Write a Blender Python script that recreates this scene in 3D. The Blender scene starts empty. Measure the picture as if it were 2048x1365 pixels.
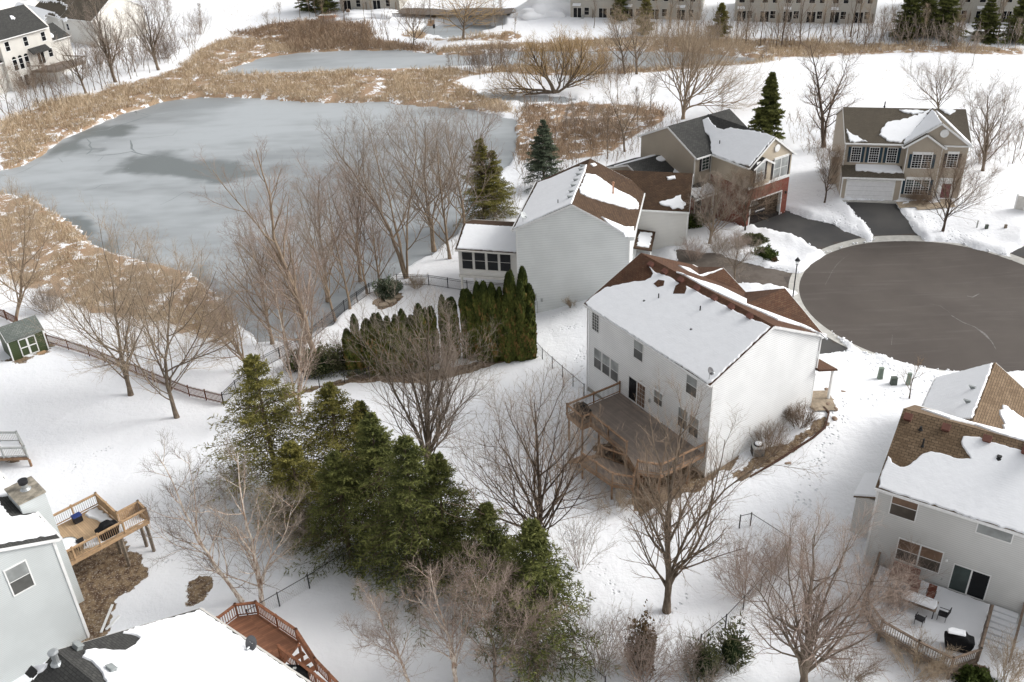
import bpy, bmesh, math, random
import numpy as np
from mathutils import Vector, Matrix
from mathutils.geometry import tessellate_polygon
rng = np.random.default_rng(7); random.seed(7)
SC = bpy.context.scene
COL = SC.collection
# ------------------------------------------------------------------ camera
FPX, PITCH, ROLL, CAMH = 1932.0, 0.542, -0.040, 44.93      # focal length in pixels of a 2048 wide picture
CX, CY = 1024.0, 682.5
_f = np.array([0, math.cos(PITCH), -math.sin(PITCH)]); _u0 = np.array([0, math.sin(PITCH), math.cos(PITCH)]); _r0 = np.array([1., 0, 0])
_r = math.cos(ROLL)*_r0 + math.sin(ROLL)*_u0; _u = -math.sin(ROLL)*_r0 + math.cos(ROLL)*_u0
cam = bpy.data.cameras.new('camera'); camo = bpy.data.objects.new('camera', cam); COL.objects.link(camo)
cam.sensor_width = 36; cam.lens = FPX/2048*36; cam.clip_start = 0.5; cam.clip_end = 2000
M = Matrix.Identity(4)
for i in range(3): M[i][0] = _r[i]; M[i][1] = _u[i]; M[i][2] = -_f[i]
M[2][3] = CAMH; camo.matrix_world = M
SC.camera = camo
# ------------------------------------------------------------------ light: bright overcast with a weak low sun from the right
SUN_AZ, SUN_EL = math.radians(8), math.radians(34)      # direction towards the sun, azimuth from +x
W = bpy.data.worlds.new('World'); SC.world = W; W.use_nodes = True
nt = W.node_tree; bg = nt.nodes['Background']; bg.inputs[1].default_value = 0.15
sky = nt.nodes.new('ShaderNodeTexSky'); sky.sky_type = 'NISHITA'; sky.sun_disc = False
sky.sun_elevation = SUN_EL; sky.sun_rotation = math.pi/2 - SUN_AZ; sky.dust_density = 5; sky.air_density = 1.0; sky.ozone_density = 1
hs = nt.nodes.new('ShaderNodeHueSaturation'); hs.inputs['Saturation'].default_value = 0.12
nt.links.new(sky.outputs[0], hs.inputs['Color']); nt.links.new(hs.outputs[0], bg.inputs[0])
sun = bpy.data.lights.new('sun', 'SUN'); sun.energy = 0.8; sun.angle = math.radians(18); sun.color = (1, 0.96, 0.9)
suno = bpy.data.objects.new('sun', sun); COL.objects.link(suno)
sd = Vector((math.cos(SUN_EL)*math.cos(SUN_AZ), math.cos(SUN_EL)*math.sin(SUN_AZ), math.sin(SUN_EL)))
suno.rotation_euler = sd.to_track_quat('Z', 'Y').to_euler()
SC.view_settings.view_transform = 'Standard'; SC.view_settings.look = 'None'; SC.view_settings.exposure = 0.50; SC.view_settings.gamma = 1
SC.cycles.max_bounces = 5; SC.cycles.diffuse_bounces = 3; SC.cycles.glossy_bounces = 2
# ------------------------------------------------------------------ picture <-> world helpers (ray of a photo pixel)
def ray(u, v): return _f*FPX + _r*(u-CX) + _u*(CY-v)
O = np.array([0, 0, CAMH])
def on_z(u, v, z): d = ray(u, v); return O + d*((z-CAMH)/d[2])
def on_plane(u, v, p, n): d = ray(u, v); return O + d*(np.dot(np.asarray(p)-O, n)/np.dot(d, n))
def on_y(u, v, y): return on_plane(u, v, (0, y, 0), (0, 1, 0))
def to_px(P):
    d = np.asarray(P, float)-O; w = d@_f
    return np.stack([CX+FPX*(d@_r)/w, CY-FPX*(d@_u)/w], -1)
# ------------------------------------------------------------------ terrain height: smooth surface through known points
CTRL = [(1174,786,-2.5),(1400,960,-2.3),(1530,885,-1.45),(1624,812,-.3),(1650,640,-.4),(1800,490,-.4),(2000,520,-.4),(1900,740,-.4),(1850,600,-.4),(1612,580,-.4),(2048,640,-.4),(1750,690,-.4),
 (1573,424,.1),(1490,440,.1),(1685,400,1.2),(1790,404,1.2),(1950,420,1.1),(2048,440,1.),(1800,215,-1.),(1700,150,-3.2),(2040,160,-3.2),(1850,130,-4.2),(1650,220,-1.2),(2040,240,-1.0),(1600,300,-.4),
 (1500,115,-5.5),(1750,110,-5.5),(2048,112,-5.3),(1200,38,-3.5),(1450,42,-3.5),(1750,45,-3.5),(2048,42,-3.5),(1000,30,-3.5),(980,12,-3.2),(0,350,-5.7),(300,350,-5.8),(600,400,-5.8),(400,520,-5.8),(200,240,-5.6),(900,225,-5.7),(450,148,-5.7),(700,120,-5.8),(1300,112,-5.7),(1000,120,-5.7),(900,58,-5.6),
 (1000,300,-5.7),(300,545,-5.7),(560,620,-5.8),(660,560,-5.8),(900,480,-5.3),(930,540,-5.2),(800,580,-5.2),(1050,380,-4.9),(1120,320,-5.0),(1280,240,-5.2),(1400,130,-5.3),(1450,160,-4.0),(1180,250,-5.5),
 (1075,630,-5.0),(1185,600,-2.6),(700,650,-5.5),(620,700,-5.2),(520,700,-5.4),(1000,718,-3.6),(1060,700,-3.2),(1120,760,-2.9),(880,740,-4.0),(780,750,-4.3),(1000,870,-3.1),(1150,950,-2.9),
 (355,838,-4.3),(262,793,-4.6),(95,690,-4.4),(30,640,-5.2),(150,640,-5.4),(450,812,-4.6),(600,800,-4.5),(200,900,-3.9),(30,900,-3.8),(0,780,-4.2),(177,1276,-3.0),(169,1202,-3.0),(350,1150,-3.0),(300,1050,-3.3),(520,1210,-3.0),(640,1160,-3.1),(700,1000,-3.5),(900,1300,-3.1),(1100,1130,-3.0),(1333,1225,-3.0),(1608,1365,-3.5),(1200,1365,-3.1),
 (1480,1100,-3.0),(1650,1060,-2.6),(1680,950,-1.7),(1700,870,-1.0),(1800,800,-.6),(1560,960,-1.9),(1720,1180,-3.4),(1850,1330,-3.5),(2030,1340,-3.5),(2048,1150,-3.4),(2000,900,-.8),(2048,760,-.4),
 (0,480,-5.6),(100,450,-5.7),(27,183,-5.2),(90,165,-5.2),(0,120,-5.),(160,110,-5.0),(100,70,-4.6),(250,120,-5.4),(0,230,-5.6),(400,30,-4.8),(600,60,-5.2),(650,30,-4.2),(740,25,-3.8),(30,30,-4.5),(250,40,-5.),(0,1365,-3),(700,1365,-3.1),(1100,70,-5.),(1200,80,-5.2),(1400,80,-5.),(1700,85,-5.2),(2000,90,-5.2),
 (1420,470,-.3),(1480,560,-.5),(1370,545,-.8),(1300,330,-2.5),(1380,280,-1.8),(1230,330,-4.2)]
_C = np.array([on_z(a, b, c) for a, b, c in CTRL])
for X in (-160, -80, 0, 80, 160): _C = np.vstack([_C, [X, 300, -3.2], [X, 15, -3.2]])
for Y in (60, 120, 200): _C = np.vstack([_C, [-190, Y, -5.], [170, Y, -1.5]])
def _k(r2): return 0.5*r2*np.log(r2+1e-9)
NC_ = len(_C); _A = np.zeros((NC_+3, NC_+3)); _d2 = ((_C[:, None, :2]-_C[None, :, :2])**2).sum(-1)/1e4
_A[:NC_, :NC_] = _k(_d2)+np.eye(NC_)*2e-4; _A[:NC_, NC_] = 1; _A[:NC_, NC_+1:] = _C[:, :2]/100; _A[NC_:, :NC_] = _A[:NC_, NC_:].T
_w = np.linalg.solve(_A, np.r_[_C[:, 2], 0, 0, 0])
def gz(x, y):
    x = np.atleast_1d(np.asarray(x, float)); y = np.atleast_1d(np.asarray(y, float)); out = np.empty(x.size)
    xf, yf = x.ravel(), y.ravel()
    for i in range(0, xf.size, 20000):
        a, b = xf[i:i+20000], yf[i:i+20000]
        d2 = ((a[:, None]-_C[None, :, 0])**2+(b[:, None]-_C[None, :, 1])**2)/1e4
        out[i:i+20000] = _k(d2)@_w[:NC_]+_w[NC_]+_w[NC_+1]*a/100+_w[NC_+2]*b/100
    return out.reshape(x.shape)
def gz1(x, y): return float(gz(x, y)[0])
def on_ground(u, v):
    z = -3.0
    for _ in range(25):
        P = on_z(u, v, z); z = .5*z+.5*gz1(P[0], P[1])
    P = on_z(u, v, z); return np.array([P[0], P[1], gz1(P[0], P[1])])
# ------------------------------------------------------------------ materials
MATS = {}
def newmat(name):
    m = bpy.data.materials.new(name); m.use_nodes = True; MATS[name] = m
    return m, m.node_tree, m.node_tree.nodes['Principled BSDF']
def N(t, typ, **kw):
    n = t.nodes.new(typ)
    for k, v in kw.items():
        if k.startswith('i_'):
            key = k[2:]; key = int(key) if key.isdigit() else key.replace('_', ' ')
            n.inputs[key].default_value = v
        else: setattr(n, k, v)
    return n
def c4(c): return (c[0], c[1], c[2], 1)
def bump(t, b, src, strength, dist=0.05):
    n = N(t, 'ShaderNodeBump'); n.inputs['Strength'].default_value = strength; n.inputs['Distance'].default_value = dist
    t.links.new(src, n.inputs['Height']); t.links.new(n.outputs[0], b.inputs['Normal'])
def mixc(t, fac, a, b, mode='MIX'):
    n = t.nodes.new('ShaderNodeMix'); n.data_type = 'RGBA'; n.blend_type = mode
    for s, v in ((0, fac), (6, a), (7, b)):
        if hasattr(v, 'is_output'): t.links.new(v, n.inputs[s])
        else: n.inputs[s].default_value = v if s == 0 else c4(v)
    return n.outputs[2]
def math_(t, op, a, b=0.0, c=None):
    n = t.nodes.new('ShaderNodeMath'); n.operation = op
    for i, v in enumerate((a, b, c)):
        if v is None: continue
        if hasattr(v, 'is_output'): t.links.new(v, n.inputs[i])
        else: n.inputs[i].default_value = v
    return n.outputs[0]
def ramp(t, src, a, b):
    n = t.nodes.new('ShaderNodeMapRange'); n.interpolation_type = 'SMOOTHSTEP'
    n.inputs['From Min'].default_value = a; n.inputs['From Max'].default_value = b
    t.links.new(src, n.inputs['Value']); return n.outputs[0]
def noise(t, scale, detail=3, rough=.5, vec=None, out='Fac'):
    n = N(t, 'ShaderNodeTexNoise'); n.inputs['Scale'].default_value = scale; n.inputs['Detail'].default_value = detail; n.inputs['Roughness'].default_value = rough
    t.links.new(vec if vec is not None else geo(t), n.inputs['Vector']); return n.outputs[out]
def geo(t):
    for n in t.nodes:
        if n.bl_idname == 'ShaderNodeNewGeometry': return n.outputs['Position']
    return N(t, 'ShaderNodeNewGeometry').outputs['Position']
def plain(name, col, rough=.7, var=.12, scale=3., metal=0., spec=.3, bmp=0.):
    m, t, b = newmat(name)
    f = noise(t, scale, 4, .6)
    c = mixc(t, ramp(t, f, .3, .7), [x*(1-var) for x in col], [min(1, x*(1+var)) for x in col])
    t.links.new(c, b.inputs['Base Color']); b.inputs['Roughness'].default_value = rough
    b.inputs['Metallic'].default_value = metal; b.inputs['Specular IOR Level'].default_value = spec
    if bmp: bump(t, b, noise(t, scale*6, 4), bmp, .02)
    return m
def uvsplit(t):
    u = N(t, 'ShaderNodeUVMap'); s = N(t, 'ShaderNodeSeparateXYZ'); t.links.new(u.outputs[0], s.inputs[0]); return u.outputs[0], s.outputs[0], s.outputs[1]
def siding(name, col, lap=.13, dark=.80, var=.05):
    m, t, b = newmat(name); uv, U, V = uvsplit(t)
    fr = math_(t, 'FRACT', math_(t, 'DIVIDE', V, lap))
    line = ramp(t, fr, .02, .34)
    base = mixc(t, ramp(t, noise(t, .5, 4), .35, .65), [x*(1-var) for x in col], [min(1, x*(1+var*.6)) for x in col])
    c = mixc(t, line, [x*dark for x in col], col); c2 = mixc(t, .5, c, base); c3 = mixc(t, line, c, base)
    t.links.new(c3, b.inputs['Base Color']); b.inputs['Roughness'].default_value = .55
    bump(t, b, fr, .12, .02); return m
def shingle(name, ca, cb, cc, row=.17, wid=.34, mortar=.25):
    m, t, b = newmat(name); uv, U, V = uvsplit(t)
    br = N(t, 'ShaderNodeTexBrick'); br.offset = .5; br.inputs['Scale'].default_value = 1
    br.inputs['Brick Width'].default_value = wid; br.inputs['Row Height'].default_value = row; br.inputs['Mortar Size'].default_value = .018; br.inputs['Mortar Smooth'].default_value = .5
    br.inputs['Color1'].default_value = c4(ca); br.inputs['Color2'].default_value = c4(cb); br.inputs['Mortar'].default_value = c4([x*mortar*2 for x in ca])
    t.links.new(uv, br.inputs['Vector'])
    n1 = noise(t, .9, 4, .6); c = mixc(t, ramp(t, n1, .42, .7), br.outputs[0], cc)
    c2 = mixc(t, ramp(t, n1, .42, .7), br.outputs[0], mixc(t, .55, br.outputs[0], cc))
    n2 = noise(t, 9, 3, .6); c3 = mixc(t, ramp(t, n2, .3, .75), c2, mixc(t, .35, c2, (0.02, .02, .02)))
    t.links.new(c3, b.inputs['Base Color']); b.inputs['Roughness'].default_value = .9; b.inputs['Specular IOR Level'].default_value = .15
    bump(t, b, math_(t, 'ADD', math_(t, 'FRACT', math_(t, 'DIVIDE', V, row)), math_(t, 'MULTIPLY', n2, .8)), .5, .02); return m
def boards(name, col, wid=.14, axis=1, var=.2, dark=.45):
    m, t, b = newmat(name); uv, U, V = uvsplit(t); A = V if axis else U; B = U if axis else V
    q = math_(t, 'DIVIDE', A, wid); fr = math_(t, 'FRACT', q); idx = math_(t, 'FLOOR', q)
    gap = math_(t, 'MULTIPLY', ramp(t, fr, 0, .09), ramp(t, fr, 1, .93))
    wn = N(t, 'ShaderNodeTexWhiteNoise', noise_dimensions='2D'); cb = N(t, 'ShaderNodeCombineXYZ')
    t.links.new(idx, cb.inputs[0]); t.links.new(math_(t, 'FLOOR', math_(t, 'DIVIDE', B, 2.6)), cb.inputs[1]); t.links.new(cb.outputs[0], wn.inputs['Vector'])
    c = mixc(t, wn.outputs['Value'], [x*(1-var) for x in col], [min(1, x*(1+var)) for x in col])
    c = mixc(t, ramp(t, noise(t, 1.3, 4), .35, .7), c, mixc(t, .3, c, [x*.5 for x in col]))
    c = mixc(t, gap, [x*dark for x in col], c)
    t.links.new(c, b.inputs['Base Color']); b.inputs['Roughness'].default_value = .8; bump(t, b, gap, .5, .02); return m
def brickmat(name, ca, cb, mort, row=.075, wid=.22):
    m, t, b = newmat(name); uv, U, V = uvsplit(t)
    br = N(t, 'ShaderNodeTexBrick'); br.inputs['Scale'].default_value = 1; br.inputs['Brick Width'].default_value = wid; br.inputs['Row Height'].default_value = row
    br.inputs['Mortar Size'].default_value = .008; br.inputs['Color1'].default_value = c4(ca); br.inputs['Color2'].default_value = c4(cb); br.inputs['Mortar'].default_value = c4(mort)
    t.links.new(uv, br.inputs['Vector']); c = mixc(t, ramp(t, noise(t, 2, 3), .3, .7), br.outputs[0], mixc(t, .4, br.outputs[0], [x*.6 for x in ca]))
    t.links.new(c, b.inputs['Base Color']); b.inputs['Roughness'].default_value = .85; return m
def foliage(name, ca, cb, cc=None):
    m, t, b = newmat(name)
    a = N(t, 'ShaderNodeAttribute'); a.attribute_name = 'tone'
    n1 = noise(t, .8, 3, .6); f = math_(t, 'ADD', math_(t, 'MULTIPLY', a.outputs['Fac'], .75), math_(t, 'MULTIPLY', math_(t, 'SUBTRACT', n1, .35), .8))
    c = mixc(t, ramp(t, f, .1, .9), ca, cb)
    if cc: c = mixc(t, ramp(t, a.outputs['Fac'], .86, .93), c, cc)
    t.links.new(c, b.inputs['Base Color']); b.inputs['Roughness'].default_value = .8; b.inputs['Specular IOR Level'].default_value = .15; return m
def bark(name, ca, cb, scale=6.):
    m, t, b = newmat(name)
    mp = N(t, 'ShaderNodeMapping'); mp.inputs['Scale'].default_value = (1, 1, .3); t.links.new(geo(t), mp.inputs[0])
    f = noise(t, scale, 5, .65, vec=mp.outputs[0]); c = mixc(t, ramp(t, f, .38, .62), ca, cb)
    t.links.new(c, b.inputs['Base Color']); b.inputs['Roughness'].default_value = .9; b.inputs['Specular IOR Level'].default_value = .1
    bump(t, b, f, .5, .02); return m
def glassm(name, col, rough=.08, spec=.5, streak=.0):
    m, t, b = newmat(name)
    n1 = noise(t, .8, 3); c = mixc(t, ramp(t, n1, .35, .7), [x*.7 for x in col], [x*1.25 for x in col])
    t.links.new(c, b.inputs['Base Color']); b.inputs['Roughness'].default_value = rough; b.inputs['Specular IOR Level'].default_value = spec; return m
# snow on roofs and things
def snowmat(name, tint=(.86, .875, .9), shadowlines=False):
    m, t, b = newmat(name)
    n1 = noise(t, 1.5, 5, .6); n2 = noise(t, 14, 3, .6)
    c = mixc(t, ramp(t, n1, .3, .7), [x*.975 for x in tint], tint)
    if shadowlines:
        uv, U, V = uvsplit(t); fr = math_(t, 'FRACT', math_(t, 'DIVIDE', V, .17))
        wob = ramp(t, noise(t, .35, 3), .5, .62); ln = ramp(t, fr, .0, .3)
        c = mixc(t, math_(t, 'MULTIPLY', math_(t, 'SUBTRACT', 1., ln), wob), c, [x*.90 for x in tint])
    t.links.new(c, b.inputs['Base Color']); b.inputs['Roughness'].default_value = .6; b.inputs['Specular IOR Level'].default_value = .2
    bump(t, b, math_(t, 'ADD', math_(t, 'MULTIPLY', n1, 2.), math_(t, 'MULTIPLY', n2, .25)), .3, .05); return m
snowmat('snow'); snowmat('roof_snow', shadowlines=True)
siding('siding_white', (.88, .885, .88), .19, .60); siding('siding_cool', (.78, .80, .79), .19, .66); siding('siding_grey', (.62, .62, .60), .16, .72)
siding('siding_offwhite', (.68, .665, .63), .16, .78); siding('siding_tan', (.40, .345, .275), .13, .84); siding('siding_beige', (.50, .43, .335), .13, .86); siding('siding_warm', (.66, .64, .595), .14, .85)
siding('siding_bluegrey', (.56, .59, .59), .14, .76); siding('siding_townhouse', (.44, .42, .375), .15, .85); siding('siding_green', (.045, .065, .022), .2, .6)
shingle('shingle_redbrown', (.105, .05, .03), (.14, .078, .048), (.065, .036, .024), mortar=.25)
shingle('shingle_brown', (.085, .052, .033), (.115, .072, .045), (.055, .035, .024))
shingle('shingle_tan', (.18, .125, .078), (.25, .178, .115), (.12, .08, .048), row=.2, wid=.42, mortar=.12)
shingle('shingle_taupe', (.115, .098, .075), (.14, .12, .092), (.10, .085, .068))
shingle('shingle_charcoal', (.06, .06, .058), (.085, .085, .08), (.045, .045, .045))
shingle('shingle_greygreen', (.16, .18, .165), (.23, .25, .23), (.12, .14, .13))
plain('white_trim', (.78, .78, .77), .5, .05); plain('offwhite_trim', (.62, .60, .56), .55, .06); plain('dark_metal', (.025, .025, .028), .5, .2, metal=.2); plain('black_cover', (.010, .010, .011), .7, .3, spec=.15, bmp=.3)
plain('grey_metal', (.33, .34, .33), .45, .2, metal=.3); plain('foundation', (.38, .36, .32), .85, .1, bmp=.3); plain('concrete', (.46, .45, .42), .85, .12, 1.5, bmp=.3)
boards('cedar_deck', (.245, .20, .168), .14, 1, .14); boards('redwood_deck', (.25, .11, .06), .14, 1, .2); boards('tan_deck', (.45, .315, .19), .14, 1, .15); boards('grey_stair', (.2, .15, .12), .14, 1)
plain('cedar', (.285, .175, .105), .75, .25, 4, bmp=.3); plain('cedar_light', (.42, .27, .16), .75, .2, 4); plain('redwood', (.215, .09, .048), .7, .25, 4, bmp=.3); plain('tan_wood', (.43, .285, .165), .75, .2, 4, bmp=.2); plain('brown_wood', (.22, .165, .125), .75, .25, 4, bmp=.2)
plain('grey_wood', (.22, .18, .14), .85, .3, 4); plain('fence_brown', (.14, .065, .04), .85, .3, 4)
brickmat('brick', (.26, .06, .035), (.20, .045, .03), (.22, .12, .09))
glassm('glass_dark', (.010, .011, .013), .2, .2); glassm('glass_green', (.045, .065, .06), .1); glassm('blind_light', (.33, .345, .34), .5, .3); glassm('blind_grey', (.105, .105, .10), .4, .3); glassm('blind_brown', (.19, .12, .08), .35, .4); glassm('blind_dark', (.09, .075, .06), .3, .4)
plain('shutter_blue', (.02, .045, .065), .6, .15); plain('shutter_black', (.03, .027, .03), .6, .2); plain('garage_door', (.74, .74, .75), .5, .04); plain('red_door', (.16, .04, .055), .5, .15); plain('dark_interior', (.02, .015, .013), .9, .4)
plain('vent_red', (.13, .055, .04), .7, .15); plain('vent_grey', (.25, .27, .27), .5, .15); plain('vent_black', (.02, .02, .02), .6, .2); plain('pipe_copper', (.38, .2, .12), .6, .2)
plain('green_box', (.17, .21, .17), .6, .15); plain('dark_green_box', (.07, .085, .07), .6, .15); plain('utility_grey', (.42, .43, .42), .5, .1); plain('blue_plastic', (.02, .04, .16), .45, .1); plain('rock', (.26, .19, .14), .9, .25, 5, bmp=.6); plain('flagstone', (.33, .27, .2), .9, .2, 3, bmp=.4)
plain('dish_grey', (.12, .12, .125), .45, .08); plain('dish_light', (.5, .52, .52), .5, .05); plain('galvanised', (.42, .44, .45), .35, .1, metal=.6); plain('rusty_metal', (.30, .27, .22), .6, .4, 2, metal=.2); plain('mulch', (.075, .04, .028), .95, .4, 8, bmp=.8); plain('rust_leaf', (.3, .12, .05), .9, .3)
plain('lamp_glass', (.6, .62, .62), .2, .05); plain('chair_red', (.17, .06, .04), .7, .2); plain('planter_orange', (.5, .22, .08), .8, .2); plain('car_paint', (.03, .035, .045), .25, .1, spec=.6)
bark('bark_grey', (.13, .10, .075), (.21, .17, .13)); bark('bark_dark', (.06, .045, .035), (.12, .09, .07)); bark('bark_tan', (.23, .17, .12), (.32, .25, .18)); bark('bark_birch', (.74, .67, .59), (.36, .24, .17), 7.)
bark('bark_pine', (.10, .075, .055), (.16, .12, .09))
for nm, a, b_ in (('twig_grey', (.24, .20, .165), (.36, .30, .25)), ('twig_tan', (.33, .26, .185), (.44, .35, .26)), ('twig_brown', (.19, .14, .10), (.29, .22, .165)), ('twig_red', (.27, .205, .17), (.40, .32, .27)), ('twig_dark', (.13, .10, .085), (.2, .16, .13)), ('twig_gold', (.36, .24, .11), (.46, .33, .17))):
    bark(nm, a, b_, 1.2)
foliage('needle_olive', (.07, .075, .02), (.25, .225, .065)); foliage('needle_green', (.046, .06, .02), (.17, .18, .056)); foliage('needle_blue', (.04, .055, .038), (.15, .18, .12))
foliage('arborvitae', (.036, .052, .014), (.125, .138, .032), (.2, .13, .045)); foliage('arbor_brown', (.05, .04, .02), (.15, .10, .05)); foliage('yew', (.014, .026, .007), (.075, .10, .024)); foliage('juniper', (.035, .045, .022), (.12, .125, .06))
foliage('reed', (.35, .265, .175), (.70, .575, .42)); foliage('reed_brown', (.27, .19, .13), (.46, .35, .25))
# ------------------------------------------------------------------ object helpers
ORG = {}
def tag(o, label=None, cat=None, group=None, kind=None):
    if label: o['label'] = label
    if cat: o['category'] = cat
    if group: o['group'] = group
    if kind: o['kind'] = kind
    return o
def thing(name, label, cat, loc, group=None):
    o = bpy.data.objects.new(name, None); COL.objects.link(o); o.location = [float(v) for v in loc]; o.empty_display_size = .3
    ORG[o.name] = np.array([float(v) for v in loc]); return tag(o, label, cat, group)
def autouv(me, ang=0.):
    n = len(me.loops)
    if not n: return
    co = np.empty(len(me.vertices)*3); me.vertices.foreach_get('co', co); co = co.reshape(-1, 3)
    vi = np.empty(n, int); me.loops.foreach_get('vertex_index', vi)
    nr = np.empty(len(me.polygons)*3); me.polygons.foreach_get('normal', nr); nr = nr.reshape(-1, 3)
    lt = np.empty(len(me.polygons), int); me.polygons.foreach_get('loop_total', lt)
    ln = np.repeat(nr, lt, axis=0); flat = np.abs(ln[:, 2]) > .97
    U = np.stack([-ln[:, 1], ln[:, 0], 0*ln[:, 0]], 1); L = np.linalg.norm(U, axis=1, keepdims=True); U = U/np.maximum(L, 1e-6)
    U[flat] = (math.cos(ang), math.sin(ang), 0); V = np.cross(ln, U); V[flat] = (-math.sin(ang), math.cos(ang), 0)
    p = co[vi]; uv = np.stack([(p*U).sum(1), (p*V).sum(1)], 1)
    me.uv_layers.new(name='UVMap').data.foreach_set('uv', uv.ravel())
class MB:
    def __init__(s): s.v = []; s.f = []
    def poly(s, pts):
        i = len(s.v); s.v += [tuple(map(float, p)) for p in pts]; s.f.append(tuple(range(i, i+len(pts)))); return s
    def prism(s, pts, vec):
        pts = [np.asarray(p, float) for p in pts]; vec = np.asarray(vec, float); n = len(pts); i = len(s.v)
        nrm = sum((np.cross(pts[k]-pts[0], pts[k+1]-pts[0]) for k in range(1, n-1)), np.zeros(3))
        if np.dot(nrm, vec) > 0: pts = pts[::-1]
        s.v += [tuple(p) for p in pts]+[tuple(p+vec) for p in pts]
        s.f.append(tuple(range(i, i+n))); s.f.append(tuple(range(i+2*n-1, i+n-1, -1)))
        for k in range(n): a, b = i+k, i+(k+1) % n; s.f.append((b, a, a+n, b+n))
        return s
    def box(s, p, a, b, c): p, a, b, c = (np.asarray(q, float) for q in (p, a, b, c)); return s.prism([p, p+a, p+a+b, p+b], c)
    def beam(s, a, b, w, h, up=(0, 0, 1)):       # box from a to b, w wide, h high, centred
        a, b = np.asarray(a, float), np.asarray(b, float); d = b-a; L = np.linalg.norm(d)
        if L < 1e-6: return s
        d /= L; sd_ = np.cross(d, up); q = np.linalg.norm(sd_)
        if q < 1e-3: sd_ = np.cross(d, (0, 1, 0)); q = np.linalg.norm(sd_)
        sd_ /= q; u = np.cross(sd_, d); return s.box(a-sd_*w/2-u*h/2, sd_*w, u*h, d*L)
    def tube(s, pts, r, n=8, cap=True):
        pts = [np.asarray(p, float) for p in pts]; rr = r if hasattr(r, '__len__') else [r]*len(pts); i0 = len(s.v)
        d = pts[-1]-pts[0]; d = d/max(1e-9, np.linalg.norm(d)); u = np.cross(d, (0.31, .95, .02) if abs(d[1]) < .9 else (1, 0, 0)); u /= np.linalg.norm(u); w = np.cross(d, u)
        for p, q in zip(pts, rr):
            for k in range(n): a = 2*math.pi*k/n; s.v.append(tuple(p+q*(math.cos(a)*u+math.sin(a)*w)))
        for j in range(len(pts)-1):
            for k in range(n): a, b = i0+j*n+k, i0+j*n+(k+1) % n; s.f.append((a, b, b+n, a+n))
        if cap: s.f.append(tuple(range(i0+n-1, i0-1, -1))); s.f.append(tuple(range(len(s.v)-n, len(s.v))))
        return s
    def lathe(s, c, prof, n=16, axis=(0, 0, 1)):   # prof: (radius, height)
        ax = np.asarray(axis, float); ax /= np.linalg.norm(ax); c = np.asarray(c, float); return s.tube2([c+ax*h for r, h in prof], [r for r, h in prof], n, ax)
    def tube2(s, pts, rr, n, d):
        i0 = len(s.v); u = np.cross(d, (0.31, .95, .02) if abs(d[1]) < .9 else (1, 0, 0)); u /= np.linalg.norm(u); w = np.cross(d, u)
        for p, q in zip(pts, rr):
            for k in range(n): a = 2*math.pi*k/n; s.v.append(tuple(p+max(q, .002)*(math.cos(a)*u+math.sin(a)*w)))
        for j in range(len(pts)-1):
            for k in range(n): a, b = i0+j*n+k, i0+j*n+(k+1) % n; s.f.append((a, b, b+n, a+n))
        s.f.append(tuple(range(i0+n-1, i0-1, -1))); s.f.append(tuple(range(len(s.v)-n, len(s.v)))); return s
    def build(s, name, mat, parent=None, ang=0., bevel=0., smooth=False, label=None):
        me = bpy.data.meshes.new(name); org = ORG[parent.name] if parent is not None else np.zeros(3)
        me.from_pydata([tuple(np.asarray(v)-org) for v in s.v], [], s.f); me.update(); autouv(me, ang)
        if mat: me.materials.append(MATS[mat])
        o = bpy.data.objects.new(name, me); COL.objects.link(o); ORG[o.name] = org
        if parent is not None: o.parent = parent
        if bevel: bm = o.modifiers.new('b', 'BEVEL'); bm.width = bevel; bm.segments = 1; bm.limit_method = 'ANGLE'
        if smooth: me.shade_smooth()
        if label: o['label'] = label
        return o
def fastmesh(name, V, F, mat, parent=None, tone=None, smooth=False, obj=True):
    V = np.asarray(V, np.float32); F = np.asarray(F, np.int32); k = F.shape[1]
    org = ORG[parent.name] if parent is not None else np.zeros(3)
    V = V-org.astype(np.float32)
    me = bpy.data.meshes.new(name); me.vertices.add(len(V)); me.vertices.foreach_set('co', V.ravel())
    me.loops.add(F.size); me.loops.foreach_set('vertex_index', F.ravel()); me.polygons.add(len(F)); me.polygons.foreach_set('loop_start', np.arange(0, F.size, k, dtype=np.int32))
    me.update(calc_edges=True)
    if tone is not None:
        a = me.attributes.new('tone', 'FLOAT', 'POINT'); a.data.foreach_set('value', np.asarray(tone, np.float32))
    if mat: me.materials.append(MATS[mat])
    if smooth: me.shade_smooth()
    o = bpy.data.objects.new(name, me); COL.objects.link(o); ORG[o.name] = org
    if parent is not None: o.parent = parent
    return o
def copy_tree(o, parent=None):
    c = o.copy(); COL.objects.link(c)
    if parent is not None: c.parent = parent
    for ch in list(o.children): copy_tree(ch, c)
    return c
# ================================================================== GROUND
def gpoly(pts): return np.array([on_ground(u, v)[:2] for u, v in pts])
def zpoly(pts, z): return np.array([on_z(u, v, z)[:2] for u, v in pts])
def inside(P, X, Y):
    c = np.zeros(X.shape, bool); n = len(P)
    for i in range(n):
        x1, y1 = P[i]; x2, y2 = P[(i+1) % n]
        m = ((y1 > Y) != (y2 > Y)); xi = (x2-x1)*(Y-y1)/((y2-y1) if y2 != y1 else 1e-9)+x1; c ^= m & (X < xi)
    return c
def sdf(P, X, Y):                       # signed distance, negative inside
    d = np.full(X.shape, 1e9); n = len(P)
    for i in range(n):
        a = P[i]; b = P[(i+1) % n]; e = b-a; L = max(1e-9, e@e)
        t = np.clip(((X-a[0])*e[0]+(Y-a[1])*e[1])/L, 0, 1); d = np.minimum(d, np.hypot(X-a[0]-t*e[0], Y-a[1]-t*e[1]))
    return np.where(inside(P, X, Y), -d, d)
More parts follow.
